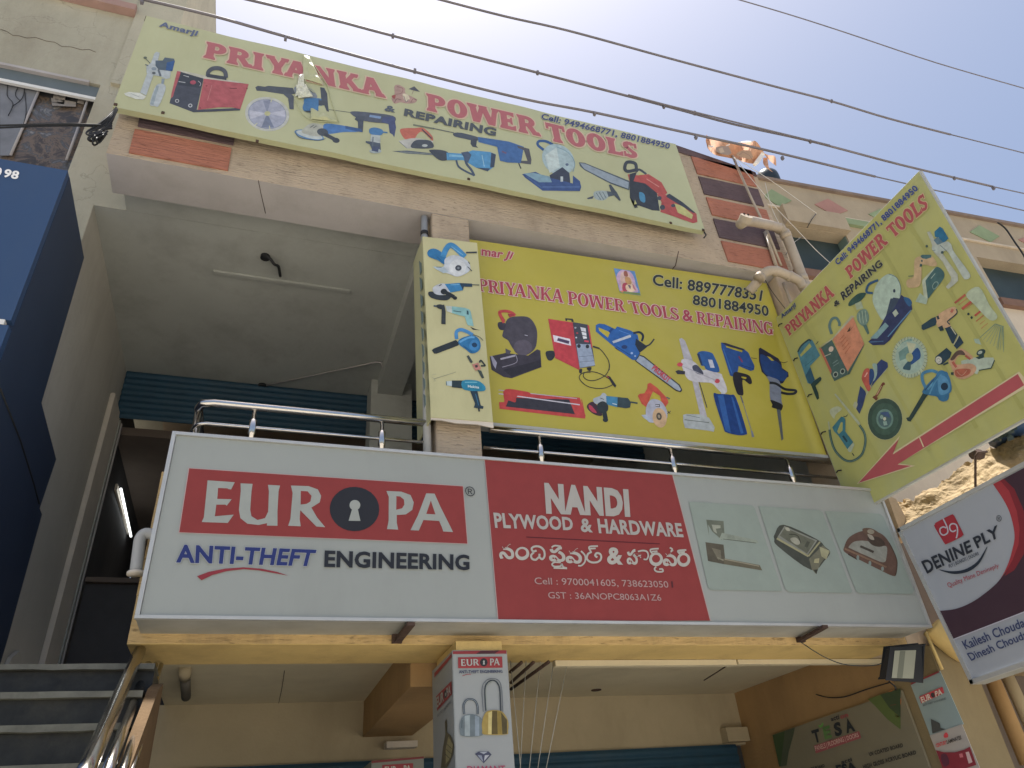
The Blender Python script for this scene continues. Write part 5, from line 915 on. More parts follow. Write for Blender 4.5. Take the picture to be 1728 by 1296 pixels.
pic('frame_shadow_band', 'px', PS, [('A0A062', 'l', 7, [(1534, 377), (1562, 423), (1611, 505), (1652, 571), (1725, 690)]), ('A0A062', 'l', 7, [(1487, 419), (1512, 462), (1542, 527), (1578, 592), (1648, 722)]), ('A3A365', 'l', 7, [(1352, 540), (1375, 576), (1420, 660), (1490, 790)]), ('A6A667', 'l', 6, [(1420, 480), (1450, 530), (1500, 640), (1570, 760)])], SD, lift=-.0014)  # shadow of the frame showing through the sheet, painted as darker bands
AR, AH = ink('A45054', KANG), ink('C4B58C', KANG)
def f(mb):
    for s, q in (('PRIYANKA', [(1324, 552), (1399, 478), (1410, 498), (1333, 567)]), ('POWER', [(1426, 454), (1487, 390), (1499, 411), (1436, 471)]), ('TOOLS', [(1495, 385), (1558, 326), (1568, 350), (1509, 402)])):
        serif(mb, s, q, PS, AH, T=.27, t=.17, sf=.07, h=.10, grow=.055, gap=.06); serif(mb, s, q, PS, AR, T=.27, t=.17, sf=.07, h=.10, z=.0022, gap=.06)
lettering('red_lettering', SD, f)
def f(mb):
    for s, q, cc in (('Amarji', [(1317, 532), (1342, 510), (1344, 517), (1320, 538)], '38466E'), ('&', [(1407, 511), (1416, 503), (1419, 512), (1409, 518)], '33383E'), ('REPAIRING', [(1419, 495), (1485, 438), (1491, 447), (1424, 507)], '33383E'), ('Cell: 9494668771, 8801884950', [(1409, 440), (1544, 312), (1551, 319), (1414, 448)], '3A4A80')):
        sans(mb, s, q, PS, ink('BFC0A0', KANG), off=.06, box0=.04); sans(mb, s, q, PS, ink(cc, KANG), off=.04, z=.0013)
lettering('small_lettering', SD, f)
pic('red_arrow', 'px', PS, [('C4B996', 'p', [(1446, 817), (1519, 735), (1508, 763), (1720, 627), (1732, 640), (1730, 655), (1518, 782), (1545, 786)]), ('A55358', 'p', [(1449, 815), (1517, 741), (1507, 767), (1718, 631), (1729, 650), (1515, 784), (1538, 786)]), ('C4B996', 'l', 2.0, [(1551.5, 736.5), (1559, 754.5)])], SD, lift=.0004)
TL1, TL2, TL3, SLT = '4F7F8E', '35596E', '7CA0A0', '3A4A70'
pic('breaker_picture', 'K', PS, [(TL1, 'p', [(305, 890), (320, 850), (420, 750), (470, 755), (490, 790), (560, 930), (445, 1050), (495, 1190), (450, 1250), (420, 1240), (360, 1060)]), ('A4A664', 'p', [(335, 920), (440, 790), (465, 830), (345, 945)]), ('2F4650', 'c', 18, [(310, 890), (350, 820), (430, 755), (455, 770)]), ('2C4248', 'l', 32, [(480, 1240), (570, 1180)]), ('2C4248', 'l', 40, [(470, 1245), (500, 1300)]), ('2C4248', 'l', 6, [(510, 805), (540, 772)]), ('3E6A7A', 'l', 7, [(390, 1050), (500, 960)])], SD)
pic('breaker_chuck_picture', 'N', PS, [('2E4440', 'p', [(195, 300), (230, 290), (250, 360), (275, 420), (285, 480), (262, 498), (240, 450), (205, 360)]), ('2E4440', 'l', 26, [(225, 340), (300, 265)]), (TL2, 'p', [(130, 230), (185, 130), (235, 270), (195, 320), (170, 310)])], SD, lift=0.0013)
pic('welding_set_picture', 'K', PS, [('A9A890', 'p', [(545, 840), (690, 740), (910, 480), (950, 490), (720, 740), (570, 830)]), ('5E7A7A', 'c', 30, [(690, 690), (665, 600), (690, 525), (740, 510), (775, 560), (775, 600)]), ('C0846A', 'p', [(700, 750), (930, 500), (1055, 800), (870, 1105), (850, 1090)]), ('48605E', 'p', [(560, 850), (690, 755), (870, 1110), (860, 1150), (720, 1218), (690, 1160)]), ('B06A58', 'p', [(545, 845), (575, 850), (690, 1100), (680, 1140)]), ('C8B8A8', 'e', (683, 858, 26, 32, 20)), ('9AA498', 'e', (733, 1143, 28, 34, 20)), ('2C3A3C', 'e', (733, 1143, 18, 22, 20)), ('9AA498', 'e', (812, 1108, 28, 34, 20)), ('2C3A3C', 'e', (812, 1108, 18, 22, 20)), ('48605E', 'p', [(1040, 825), (1055, 810), (890, 1140), (860, 1150), (880, 1100)]), ('AC6850', 'l', 8, [(780, 755), (830, 700)]), ('AC6850', 'l', 8, [(790, 790), (850, 725)]), ('AC6850', 'l', 8, [(805, 830), (870, 755)]), ('AC6850', 'l', 8, [(820, 870), (885, 790)]), ('AC6850', 'l', 8, [(840, 910), (900, 825)]), ('4E3E38', 'p', [(860, 668), (900, 605), (895, 645), (945, 590), (890, 660)]), ('7E9290', 'l', 6, [(700, 1020), (760, 980)]), ('7E9290', 'l', 6, [(710, 1050), (770, 1010)]), ('B4B8A8', 'l', 8, [(610, 940), (680, 910)])], SD)
pic('armature_picture', 'K', PS, [('35524E', 's', [(875, 360), (900, 310), (980, 240), (1060, 225), (1070, 250), (1010, 320), (900, 375)]), ('A0AE96', 'p', [(950, 350), (1020, 320), (1045, 400), (970, 420)]), ('6E8880', 's', [(970, 480), (1010, 420), (1075, 415), (1108, 490), (1095, 560), (1040, 600), (985, 550)]), ('A8B8A0', 'l', 7, [(995, 450), (1010, 560)]), ('A8B8A0', 'l', 7, [(1030, 430), (1045, 570)]), ('A8B8A0', 'l', 7, [(1065, 430), (1080, 550)]), ('4E6A68', 'p', [(1040, 595), (1080, 580), (1112, 680), (1095, 698)])], SD)
pic('chop_saw_picture', 'K', PS, [('34587C', 'c', 26, [(1150, 230), (1080, 215), (1110, 130), (1210, 85)]), ('A8BCAE', 's', [(1150, 270), (1200, 120), (1310, 20), (1400, 40), (1455, 140), (1460, 260), (1380, 420), (1270, 530), (1220, 480), (1160, 360)]), ('333C5E', 'p', [(1300, 480), (1380, 280), (1450, 290), (1470, 250), (1580, 330), (1595, 410), (1450, 600), (1340, 760), (1280, 810), (1150, 815), (1100, 775), (1180, 700)]), ('7C9CA0', 'p', [(1120, 740), (1290, 560), (1330, 600), (1200, 740)]), ('345E88', 's', [(1500, 275), (1560, 290), (1590, 340), (1560, 380), (1510, 320)]), ('5E86A8', 'l', 12, [(1320, 720), (1580, 420)]), ('ACB8A8', 'p', [(1370, 450), (1410, 410), (1440, 460), (1400, 500)]), ('3E4C5E', 'p', [(1300, 480), (1350, 290), (1450, 290), (1380, 420)]), ('44607A', 'c', 6, [(1330, 15), (1420, 60), (1465, 170), (1455, 270)]), ('2F3C50', 'e', (1392, 205, 14, 20)), ('4E6E94', 'l', 10, [(1110, 780), (1270, 770)])], SD)
pic('core_drill_picture', 'L', PS, [('A9AEA2', 'p', [(490, 240), (530, 230), (620, 400), (720, 560), (880, 780), (890, 860), (830, 920), (760, 970), (730, 940), (790, 870), (800, 820), (690, 620), (580, 500), (540, 360)]), ('2E6A8C', 'p', [(585, 235), (655, 170), (690, 195), (765, 320), (700, 385), (650, 350), (640, 310), (590, 300)]), ('5E7884', 'p', [(575, 345), (620, 300), (690, 360), (670, 405), (620, 400)]), ('A8B2AA', 's', [(560, 420), (640, 400), (740, 360), (800, 400), (840, 500), (1030, 760), (1030, 830), (980, 845), (950, 820), (830, 620), (740, 480), (640, 520), (560, 470)]), ('3E5250', 'e', (487, 420, 16, 17)), ('4A5E60', 'e', (685, 500, 18, 18)), ('46606A', 'l', 7, [(660, 410), (740, 480)]), ('46606A', 'l', 6, [(560, 480), (600, 470)])], SD)
pic('faded_cutter_picture', 'L', PS, [('B8A07E', 's', [(330, 600), (400, 550), (540, 540), (620, 650), (560, 680), (430, 660), (420, 800), (390, 930), (250, 950), (230, 860), (320, 800)]), ('48686C', 'p', [(405, 545), (430, 530), (545, 530), (545, 565), (480, 585), (425, 575)]), ('426264', 's', [(600, 690), (690, 730), (712, 800), (680, 870), (590, 980), (500, 1095), (470, 1050), (470, 860)]), ('A9B4A0', 'p', [(600, 690), (470, 860), (500, 1095), (450, 1080), (425, 860), (540, 740)]), ('8CA49A', 'c', 8, [(590, 880), (560, 930), (580, 970), (630, 920), (625, 880), (590, 880)]), ('9EB0A0', 'p', [(340, 1130), (400, 1020), (450, 1060), (500, 1100), (480, 1165)]), ('426264', 'l', 8, [(250, 805), (320, 800)]), ('3A5656', 'e', (425, 608, 12, 14)), ('3A5656', 'p', [(400, 645), (430, 650), (425, 680), (395, 685)]), ('98ACA0', 'l', 9, [(540, 835), (595, 770)])], SD)
def bits():
    sh = []
    for i, (x, y, l, w, c_) in enumerate(((915, 220, 125, 24, 'A85A4C'), (960, 245, 120, 9, 'B07A5A'), (1000, 290, 130, 30, 'A85448'), (1050, 285, 110, 6, 'B07A5A'), (1150, 370, 100, 22, 'A85048'), (1165, 435, 90, 12, 'AC6A50'), (1210, 470, 60, 6, 'AC6A50'), (1225, 520, 80, 7, 'B07A5A'))):
        sh.append((c_, 'l', w, [(x, y), (x + l, y - l * .8)]))
    sh += [('2E4240', 'e', (1077, 348, 14, 16)), ('2E4240', 'e', (1115, 390, 14, 16)), ('A8B49C', 's', [(1050, 120), (1200, 30), (1330, 250), (1420, 380), (1330, 420), (1150, 240)]), ('98AC9C', 'p', [(1140, 640), (1200, 640), (1230, 710), (1160, 690)])]
    for i in range(8):
        x = 1390 + i * 14; sh.append(('6E8C8C', 'l', 4, [(x, 470 + i * 4), (1210 + i * 40, 630 + i * 20 + (i * 4))]))
    sh.append(('5E8482', 'l', 5, [(1395, 462), (1215, 625)])); sh.append(('5E8482', 'l', 6, [(1480, 500), (1490, 770)])); sh.append(('5E8482', 'l', 5, [(1460, 500), (1425, 770)])); sh.append(('5E8482', 'l', 6, [(1395, 465), (1495, 497)]))
    return sh
pic('drill_bit_picture', 'M', PS, bits(), SD)
pic('cordless_drill_picture', 'M', PS, [('C0A080', 's', [(690, 400), (740, 340), (870, 270), (925, 270), (945, 320), (900, 390), (850, 420), (870, 500), (800, 510), (720, 500), (700, 450)]), ('2C4450', 'p', [(525, 480), (640, 400), (690, 380), (705, 440), (690, 480), (545, 540), (525, 520)]), ('2A3E4E', 'p', [(800, 515), (870, 490), (950, 590), (900, 700), (880, 690)]), ('2A3E4E', 'p', [(905, 720), (970, 600), (1020, 685), (940, 762)]), ('B0B098', 'l', 12, [(870, 500), (930, 590)]), ('B0B098', 'l', 10, [(965, 600), (930, 670), (900, 705)]), ('2C3C44', 'p', [(720, 505), (770, 480), (790, 540), (745, 550)]), ('34444A', 'p', [(700, 375), (725, 365), (740, 405), (715, 415)]), ('34444A', 'c', 14, [(935, 290), (940, 340), (860, 410), (830, 440), (860, 470)]), ('B06A5A', 'l', 30, [(875, 330), (895, 290)])], SD)
pic('battery_picture', 'M', PS, [('2A3E4C', 'p', [(690, 850), (820, 745), (880, 800), (860, 860), (770, 940), (720, 945), (680, 900)]), ('B8B8AC', 'e', (728, 890, 38, 44, -20)), ('6A7470', 'c', 5, [(705, 880), (730, 870), (745, 900), (720, 915)]), ('34464A', 'l', 22, [(780, 945), (840, 920)])], SD)
pic('circular_saw_picture', 'M', PS, [('A6B4A4', 'p', [(990, 900), (1140, 860), (1370, 860), (1385, 900), (1345, 985), (1200, 1015), (1180, 1060), (1000, 960)]), ('B89478', 's', [(845, 890), (900, 860), (960, 770), (1010, 760), (1130, 850), (1100, 880), (1030, 830), (950, 850), (930, 940), (1100, 930), (1170, 980), (1130, 1060), (1010, 1115), (920, 1080), (880, 980)]), ('5A4A44', 's', [(865, 880), (930, 790), (1000, 775), (1040, 830), (960, 830), (900, 890)]), ('A85C50', 'l', 30, [(890, 910), (935, 975)]), ('A85C50', 'l', 26, [(1040, 835), (1100, 880)]), ('A25E4C', 's', [(920, 1010), (1000, 990), (1100, 1000), (1080, 1060), (980, 1090), (925, 1070)]), ('2E4444', 'e', (1225, 800, 56, 36, -25)), ('A4B0A4', 'e', (1215, 800, 28, 18, -25)), ('2E4444', 'p', [(1160, 860), (1260, 820), (1260, 860), (1200, 880)]), ('2E4444', 'l', 12, [(1200, 1010), (1345, 985)]), ('2E4444', 'l', 12, [(1345, 985), (1385, 890)]), ('2E4444', 'p', [(870, 1035), (905, 1030), (905, 1065), (875, 1065)]), ('C0A88E', 'c', 4, [(940, 1020), (1000, 1070), (1060, 1010)])], SD)
def blade():
    sh = []
    pts = []
    for i in range(96):
        a = math.radians(i * 3.75); r_ = 1.0 if i % 2 else .93; pts.append((388 + 215 * r_ * math.cos(a) * .99, 858 + 250 * r_ * math.sin(a)))
    sh.append(('A8B49C', 'p', pts)); sh.append(('7FA09A', 'p', [(388, 858), (230, 760), (300, 680), (370, 640), (420, 640)])); sh.append(('9AB0A4', 'e', (388, 858, 170, 195)))
    sh.append(('6C8C88', 'p', [(388, 850), (388, 715), (330, 740), (255, 800), (270, 900)])); sh.append(('2E5082', 's', [(400, 830), (470, 745), (510, 790), (512, 860), (470, 900), (400, 945), (400, 890)])); sh.append(('3A5664', 's', [(305, 985), (370, 900), (398, 910), (395, 1000), (350, 1005)])); sh.append(('B4B89C', 'p', [(390, 830), (350, 680), (460, 700), (440, 760)])); sh.append(('A8AE80', 'e', (384, 857, 42, 52)))
    for i in range(32):
        a = math.radians(i * 11.25 + 4); sh.append(('57706C', 'l', 5, [(388 + 172 * math.cos(a), 858 + 200 * math.sin(a)), (388 + 206 * math.cos(a + .03), 858 + 240 * math.sin(a + .03))]))
    return sh
pic('toothed_blade_picture', 'M', PS, blade(), SD)
pic('blower_picture', 'N', PS, [('2E4040', 'p', [(1258, 700), (1290, 690), (1460, 400), (1515, 430), (1480, 470), (1310, 740), (1275, 735)]), ('3A6C90', 's', [(1440, 400), (1560, 260), (1650, 200), (1728, 200), (1740, 460), (1690, 515), (1630, 500), (1600, 460), (1500, 440)]), ('4A7EA0', 'c', 34, [(1475, 360), (1440, 270), (1450, 200), (1540, 170), (1610, 190)]), ('5C90AE', 'c', 20, [(1500, 380), (1600, 270), (1680, 215)]), ('2A4868', 'c', 10, [(1470, 390), (1580, 260), (1660, 190)])], SD)
pic('blower_body_picture', 'M', PS, [('3C7096', 's', [(700, 1060), (760, 1010), (840, 1060), (880, 1200), (865, 1270), (800, 1300), (700, 1300), (640, 1240)]), ('5488AC', 's', [(720, 1100), (800, 1080), (860, 1180), (840, 1270), (740, 1290)]), ('23384C', 'e', (796, 1200, 42, 45, 20)), ('5488A8', 'c', 16, [(620, 1290), (680, 1160), (760, 1060)])], SD, lift=0.0008)
pic('wood_planer_picture', 'N', PS, [('A9AE90', 'p', [(1050, 130), (1040, 160), (900, 310), (810, 450), (760, 600), (735, 655), (790, 440), (900, 280)]), ('34426C', 'p', [(930, 95), (980, 42), (1050, 80), (1055, 130), (900, 310), (860, 360), (890, 280), (930, 200)]), ('B05A50', 's', [(760, 250), (790, 160), (840, 145), (850, 200), (845, 300), (860, 370), (830, 400), (780, 310)]), ('304A76', 's', [(850, 160), (890, 160), (900, 240), (860, 330), (845, 300)]), ('32426A', 'p', [(745, 340), (800, 400), (810, 430), (775, 560), (735, 655), (700, 600), (715, 480)]), ('A4A88E', 's', [(665, 555), (690, 515), (715, 540), (700, 590), (680, 590)]), ('8EA6A0', 's', [(880, 100), (930, 100), (930, 220), (890, 290), (905, 200)]), ('7C4A3E', 'c', 26, [(905, 480), (950, 410), (1000, 315), (1010, 330)]), ('C8B090', 'l', 7, [(930, 440), (985, 340)]), ('6E4438', 'p', [(880, 470), (900, 450), (945, 475), (925, 505)]), ('D0A8A0', 'l', 12, [(795, 240), (825, 190)])], SD)
pic('grinding_disc_picture', 'N', PS, [('B0B28A', 'e', (1022, 712, 200, 238)), ('3C5048', 'e', (1022, 712, 194, 232)), ('435A50', 'e', (1022, 712, 150, 180)), ('6A8880', 'e', (1020, 712, 96, 112)), ('4C6468', 'e', (1020, 715, 74, 88)), ('44587C', 'p', [(960, 640), (1060, 630), (1080, 700), (1030, 680)]), ('8AA49A', 'p', [(1000, 740), (1040, 735), (1050, 780), (1010, 785)]), ('8AA49A', 'e', (985, 690, 18, 22)), ('B8BCA8', 'e', (1018, 710, 17, 20))], SD)
pic('vibrator_picture', 'N', PS, [('3F5A56', 'c', 26, [(735, 780), (790, 870), (800, 980), (760, 1110), (660, 1180), (560, 1165), (460, 1060), (415, 930), (400, 830)]), ('64807C', 'c', 8, [(735, 780), (792, 870), (802, 980), (762, 1110), (660, 1183), (558, 1167), (458, 1062), (413, 930), (398, 830)]), ('A4AC96', 'l', (18, 28), [(460, 430), (735, 770)]), ('A4AC96', 'l', 16, [(388, 740), (400, 830)]), ('3E7484', 'p', [(430, 805), (530, 685), (560, 690), (578, 720), (575, 850), (665, 970), (600, 1050), (500, 900), (450, 850)]), ('A6A868', 'p', [(485, 850), (530, 745), (548, 750), (545, 840), (505, 880)]), ('2A4450', 'p', [(540, 905), (560, 895), (605, 960), (590, 975)]), ('A4B09C', 'p', [(600, 1050), (665, 975), (680, 1000), (640, 1085), (615, 1080)]), ('2E3E40', 'l', 10, [(655, 1095), (675, 1125)]), ('2E4448', 'c', 7, [(555, 680), (580, 685), (605, 662)]), ('A9B098', 's', [(400, 620), (480, 570), (540, 600), (470, 660), (450, 710)])], SD)

# ------------------------------------------------------------------ big lock brand sign box
SE = empty('wide_sign_box', (2.0, 4.2, 2.77), 'wide white and red sign box for a lock and plywood shop on the balcony front', 'sign')
PX = Plane(KBOX, Y=4.197)
zb, ztp = 2.772, 3.868
x0, x1 = at(228, 1045, Y=4.2).x, at(1570, 1058, Y=4.2).x
wm = surf('white_backlit_flex', alb('A5ABA8', KBOX), var=.04, scale=.8, rough=.4, spec=.3, dirt=alb('8E928C', KBOX), dirtamt=.45, dscale=1.2, dstretch=(1, 1, .3))
box('face_sheet', (x0 + .02, 4.2, zb + .015), (x1 - .02, 4.22, ztp - .015), wm, SE)
k = MB(); k.box((x0, 4.221, zb), (x1, 4.499, ztp), M['gutter']); k.build('sheet_metal_box', SE)
k = MB()
for a, b_ in (((x0 - .004, 4.186, zb - .004), (x1 + .004, 4.2195, zb + .014)), ((x0 - .004, 4.186, ztp - .014), (x1 + .004, 4.2195, ztp + .006)), ((x0 - .004, 4.186, zb + .0145), (x0 + .018, 4.2195, ztp - .0145)), ((x1 - .018, 4.186, zb + .0145), (x1 + .004, 4.2195, ztp - .0145))): k.box(a, b_, M['alu'])
k.build('edge_trim', SE)
for (a_, b_) in (((694, 1049), (668, 1082)), ((1392, 1054), (1346, 1081))):
    p0, p1 = at(*a_, Z=zb - .012), at(*b_, Y=4.52); p0.z = zb - .014
    kk = MB(); d = Vector((.022, 0, 0)); kk.prism([p0 - d, p0 + d, Vector((p1.x, 4.55, p1.z)) + d, Vector((p1.x, 4.55, p1.z)) - d], (0, .0, -.02), M['rust']); kk.box((p1.x - .03, 4.47, p1.z - .02), (p1.x + .03, 4.4985, p1.z + .03), M['rust']); kk.build('bracket', SE)
RX = ink('97363F', KBOX)
pic('red_block', 'px', PX, [('B8A8A6', 'p', [(816.5, 771), (1134.5, 798), (1200, 1047.5), (839.5, 1047.5)]), ('93403F', 'p', [(817.5, 771), (1133, 797.5), (1198, 1047.5), (841, 1047.5)])], SE)
pic('red_plate', 'V', PX, [('BFA8A8', 'p', [(121, 62), (1606, 160), (1631, 475), (67, 414)]), ('93403F', 'p', [(126, 66), (1603, 163), (1627, 472), (72, 411)])], SE)
WW = ink('A8AEAA', KBOX)
pic('europa_lettering', 'V', PX, [
    ('A8AEAA', 'p', [(225, 131), (372, 141), (352, 180), (337, 178), (332, 174), (282, 172), (277, 231), (355, 233), (328, 268), (322, 262), (272, 262), (264, 325), (366, 316), (334, 361), (193, 356), (205, 330)]),
    ('A8AEAA', 'p', [(403, 147), (468, 150), (462, 190), (455, 290), (462, 325), (495, 345), (535, 335), (552, 300), (556, 190), (551, 155), (616, 159), (608, 190), (602, 300), (602, 376), (545, 375), (546, 362), (500, 372), (440, 365), (402, 335), (394, 290), (404, 190)]),
    ('A8AEAA', 'p', [(675, 159), (770, 162), (820, 180), (838, 215), (830, 250), (785, 278), (815, 330), (860, 384), (812, 380), (725, 292), (722, 340), (728, 379), (660, 376), (672, 340), (684, 200)]),
    ('93403F', 'p', [(728, 188), (765, 190), (786, 215), (780, 245), (760, 258), (727, 262)]),
    ('A8AEAA', 'p', [(1190, 188), (1270, 192), (1320, 210), (1338, 250), (1330, 290), (1295, 315), (1246, 318), (1246, 360), (1254, 397), (1193, 394), (1202, 350), (1203, 220)]),
    ('93403F', 'p', [(1244, 216), (1265, 218), (1285, 235), (1287, 262), (1275, 282), (1243, 290)]),
    ('A8AEAA', 'p', [(1405, 201), (1450, 203), (1480, 270), (1550, 410), (1497, 407), (1490, 385), (1475, 350), (1390, 345), (1365, 402), (1320, 400), (1360, 320)]),
    ('93403F', 'p', [(1430, 240), (1455, 315), (1405, 312)]),
    ('2F3138', 'e', (1018, 286, 134, 120, 2)), ('A8AEAA', 'e', (1020, 265, 29, 28)), ('A8AEAA', 'p', [(1007, 280), (1034, 280), (1050, 350), (986, 349)])], SE, lift=0.001)
lettering('slogan_lettering', SE, lambda mb: (sans(mb, 'ANTI-THEFT', [(297.5, 920), (534, 929), (527, 955), (297, 948.5)], PX, ink('C6CCD2', KBOX), off=.05, box0=.035), sans(mb, 'ANTI-THEFT', [(297.5, 920), (534, 929), (527, 955), (297, 948.5)], PX, ink('2F3C78', KBOX), off=.035, z=.0014),
    sans(mb, 'ENGINEERING', [(548, 930), (792, 937.5), (792, 961.5), (547, 956)], PX, ink('2C3038', KBOX), off=.035)))
pic('red_swoosh', 'V', PX, [('963C46', 'p', [(168, 648), (230, 625), (320, 607), (420, 600), (520, 608), (600, 625), (660, 645), (600, 634), (500, 616), (420, 610), (330, 620), (250, 642), (192, 670)])], SE)
lettering('registered_mark', SE, lambda mb: sans(mb, '®', [(784, 821), (801, 823), (801.5, 838.5), (785, 837)], PX, ink('3C3E42', KBOX), off=.0))
def f(mb):
    wr = ink('B4B2AE', KBOX)
    sans(mb, 'NANDI', [(918, 818), (1060, 829), (1063, 869), (921, 863)], PX, wr, off=.065)
    sans(mb, 'PLYWOOD', [(832, 866), (965, 874), (967, 894.5), (835, 890)], PX, wr, off=.035); sans(mb, '&', [(978, 875), (998, 876), (1000, 898), (980, 897)], PX, wr, off=.03); sans(mb, 'HARDWARE', [(1007, 876), (1149, 884), (1153, 906), (1010, 899)], PX, wr, off=.035)
    th = ink('B89A98', KBOX)
    sans(mb, 'Cell : 9700041605, 738623050', [(901, 974.5), (1126, 981), (1128, 992), (902, 986)], PX, th, off=.004)
    sans(mb, 'GST : 36ANOPC8063A1Z6', [(924, 999), (1114, 1003.5), (1116, 1014), (925, 1010)], PX, th, off=.004)
    sans(mb, '1', [(1132, 981), (1134.6, 981.2), (1135.6, 992), (1133, 991.8)], PX, ink('5A3036', KBOX), off=.01)
lettering('shop_lettering', SE, f)
pic('dark_rule', 'px', PX, [('5E262C', 'l', 1.8, [(888, 906.5), (1113, 918)])], SE, lift=0.0008)
# Telugu line: letters from the font, vowel signs stroke by stroke
TC = 'BFBDB6'
def TS(w, *strokes): return [(TC, 'c', w, list(p)) for p in strokes]
def telugu(w_):
    m = ink(TC, KBOX)
    for n_, (ch, a_, b_, c_, d_) in enumerate((('న', 106, 86, 228, 212), ('ప', 510, 108, 642, 232), ('వ', 644, 120, 776, 246), ('హ', 1138, 130, 1272, 256), ('వ', 1430, 140, 1546, 268))):
        mb = w_.sub([(n_ * 30, 0)]); V, F, isl = text_mesh(ch, .03); xs = [v[0] for v in V]; ys = [v[1] for v in V]; ax, bx, ay, by = min(xs), max(xs), min(ys), max(ys); P = []
        for i, v in enumerate(V):
            s_ = (v[0] - ax) / (bx - ax); t_ = (v[1] - ay) / (by - ay); u_ = a_ + (c_ - a_) * s_; v_ = d_ + (b_ - d_) * t_ + (u_ - (a_ + c_) / 2) * .05
            P.append(PX.pt(820 + u_ / 4.8, 900 + v_ / 4.8, .002 + .00012 * (isl[i] % 4)))
        mb.faces(P, F, m)
lettering('telugu_letter', SE, telugu)
pic('telugu_sign', 'Q', PX, [(TC, 'e', (292, 166, 57, 54)), ('93403F', 'e', (291, 160, 35, 32))] + TS(16, [(386, 156), (364, 180), (372, 208), (402, 216), (428, 196), (452, 212), (472, 188), (468, 142), (436, 112), (396, 108), (368, 124), (380, 148), (408, 142)], [(430, 198), (432, 168)]), SE, lift=.003)
pic('telugu_sign', 'Q', PX, TS(13, [(530, 116), (556, 102), (604, 108)], [(604, 238), (556, 236), (534, 252), (550, 270), (600, 268), (612, 252), (624, 274), (654, 284)], [(546, 283), (655, 286)], [(768, 146), (800, 182), (800, 230), (772, 262), (744, 264)], [(850, 154), (834, 112), (905, 106)], [(842, 126), (886, 124)]) + TS(16, [(854, 152), (824, 170), (816, 210), (850, 236), (904, 234), (930, 206), (924, 172), (896, 162), (882, 182), (900, 196)]), SE, lift=.003)
pic('telugu_sign', 'Q', PX, [(TC, 'e', (1375, 212, 56, 56)), ('93403F', 'e', (1375, 208, 33, 32)), (TC, 'e', (1598, 216, 54, 57)), ('93403F', 'e', (1598, 212, 32, 33))] + TS(13, [(1228, 150), (1266, 142), (1300, 150), (1312, 182), (1300, 212), (1274, 212)], [(1346, 170), (1330, 134), (1396, 126)], [(1342, 150), (1386, 147)], [(1376, 272), (1362, 292), (1382, 312), (1428, 312), (1425, 292), (1400, 292)], [(1486, 118), (1506, 132), (1494, 152)], [(1570, 172), (1552, 144), (1620, 137)], [(1560, 156), (1608, 152)]), SE, lift=.0034)
lettering('telugu_ampersand', SE, lambda mb: sans(mb, '&', [(1023, 923.7), (1051, 925), (1051, 952), (1024, 951)], PX, ink('BFBDB6', KBOX), off=.035))
GP = '98A59E'
pic('grey_panels', 'R', PX, [(GP, 'p', [(10, 75), (30, 72), (470, 100), (490, 118), (690, 715), (680, 724), (175, 716), (150, 700)]), (GP, 'p', [(518, 104), (960, 134), (985, 150), (1200, 725), (1190, 738), (740, 730), (712, 710)]), (GP, 'p', [(1002, 140), (1400, 160), (1428, 180), (1650, 720), (1640, 746), (1250, 740), (1228, 725)])], SE)
pic('door_handle_picture', 'R', PX, [('6E7468', 'p', [(136, 204), (262, 214), (268, 300), (250, 352), (180, 290), (150, 240), (156, 320)]), ('A3A89A', 'p', [(175, 240), (240, 245), (240, 265), (205, 270), (215, 305), (190, 290)]), ('98A296', 'p', [(250, 300), (500, 352), (520, 372), (500, 376), (230, 345)]), ('4E5650', 'l', 4, [(260, 345), (500, 374)]), ('5E5A4E', 'p', [(130, 368), (262, 386), (272, 480), (265, 528), (148, 505)]), ('7E7A6A', 'p', [(175, 410), (240, 425), (245, 480), (225, 500)]), ('6C6757', 'p', [(262, 485), (525, 535), (544, 574), (265, 528)]), ('9A9582', 'l', 8, [(270, 492), (520, 542)]), ('8F8D7A', 'l', 10, [(215, 480), (262, 500)])], SE, lift=0.0009)
pic('rim_lock_picture', 'R', PX, [('4C504A', 's', [(635, 310), (700, 240), (940, 345), (1000, 400), (1040, 440), (1000, 500), (900, 570), (660, 400), (632, 345)]), ('8C9088', 'p', [(655, 330), (705, 250), (945, 355), (875, 462), (670, 345)]), ('6C6F62', 'p', [(670, 320), (710, 262), (930, 360), (870, 450)]), ('A8A684', 'l', 14, [(650, 340), (880, 470)]), ('A8A684', 'l', 12, [(880, 470), (965, 365)]), ('767665', 'p', [(885, 490), (985, 390), (1040, 440), (970, 520), (935, 600), (905, 565)]), ('B4B08C', 'p', [(925, 490), (960, 485), (955, 520), (920, 518)]), ('A9A888', 'p', [(960, 400), (1035, 430), (1010, 495), (975, 470)]), ('A8A99A', 's', [(750, 340), (790, 335), (820, 370), (800, 388), (760, 365)]), ('3E4038', 'c', 6, [(740, 310), (800, 320), (825, 375)]), ('A8A99A', 's', [(710, 262), (735, 262), (745, 285), (720, 282)]), ('52564C', 'p', [(870, 360), (892, 368), (872, 410), (850, 398)]), ('3E4038', 'p', [(918, 570), (950, 565), (938, 602)])], SE, lift=0.0009)
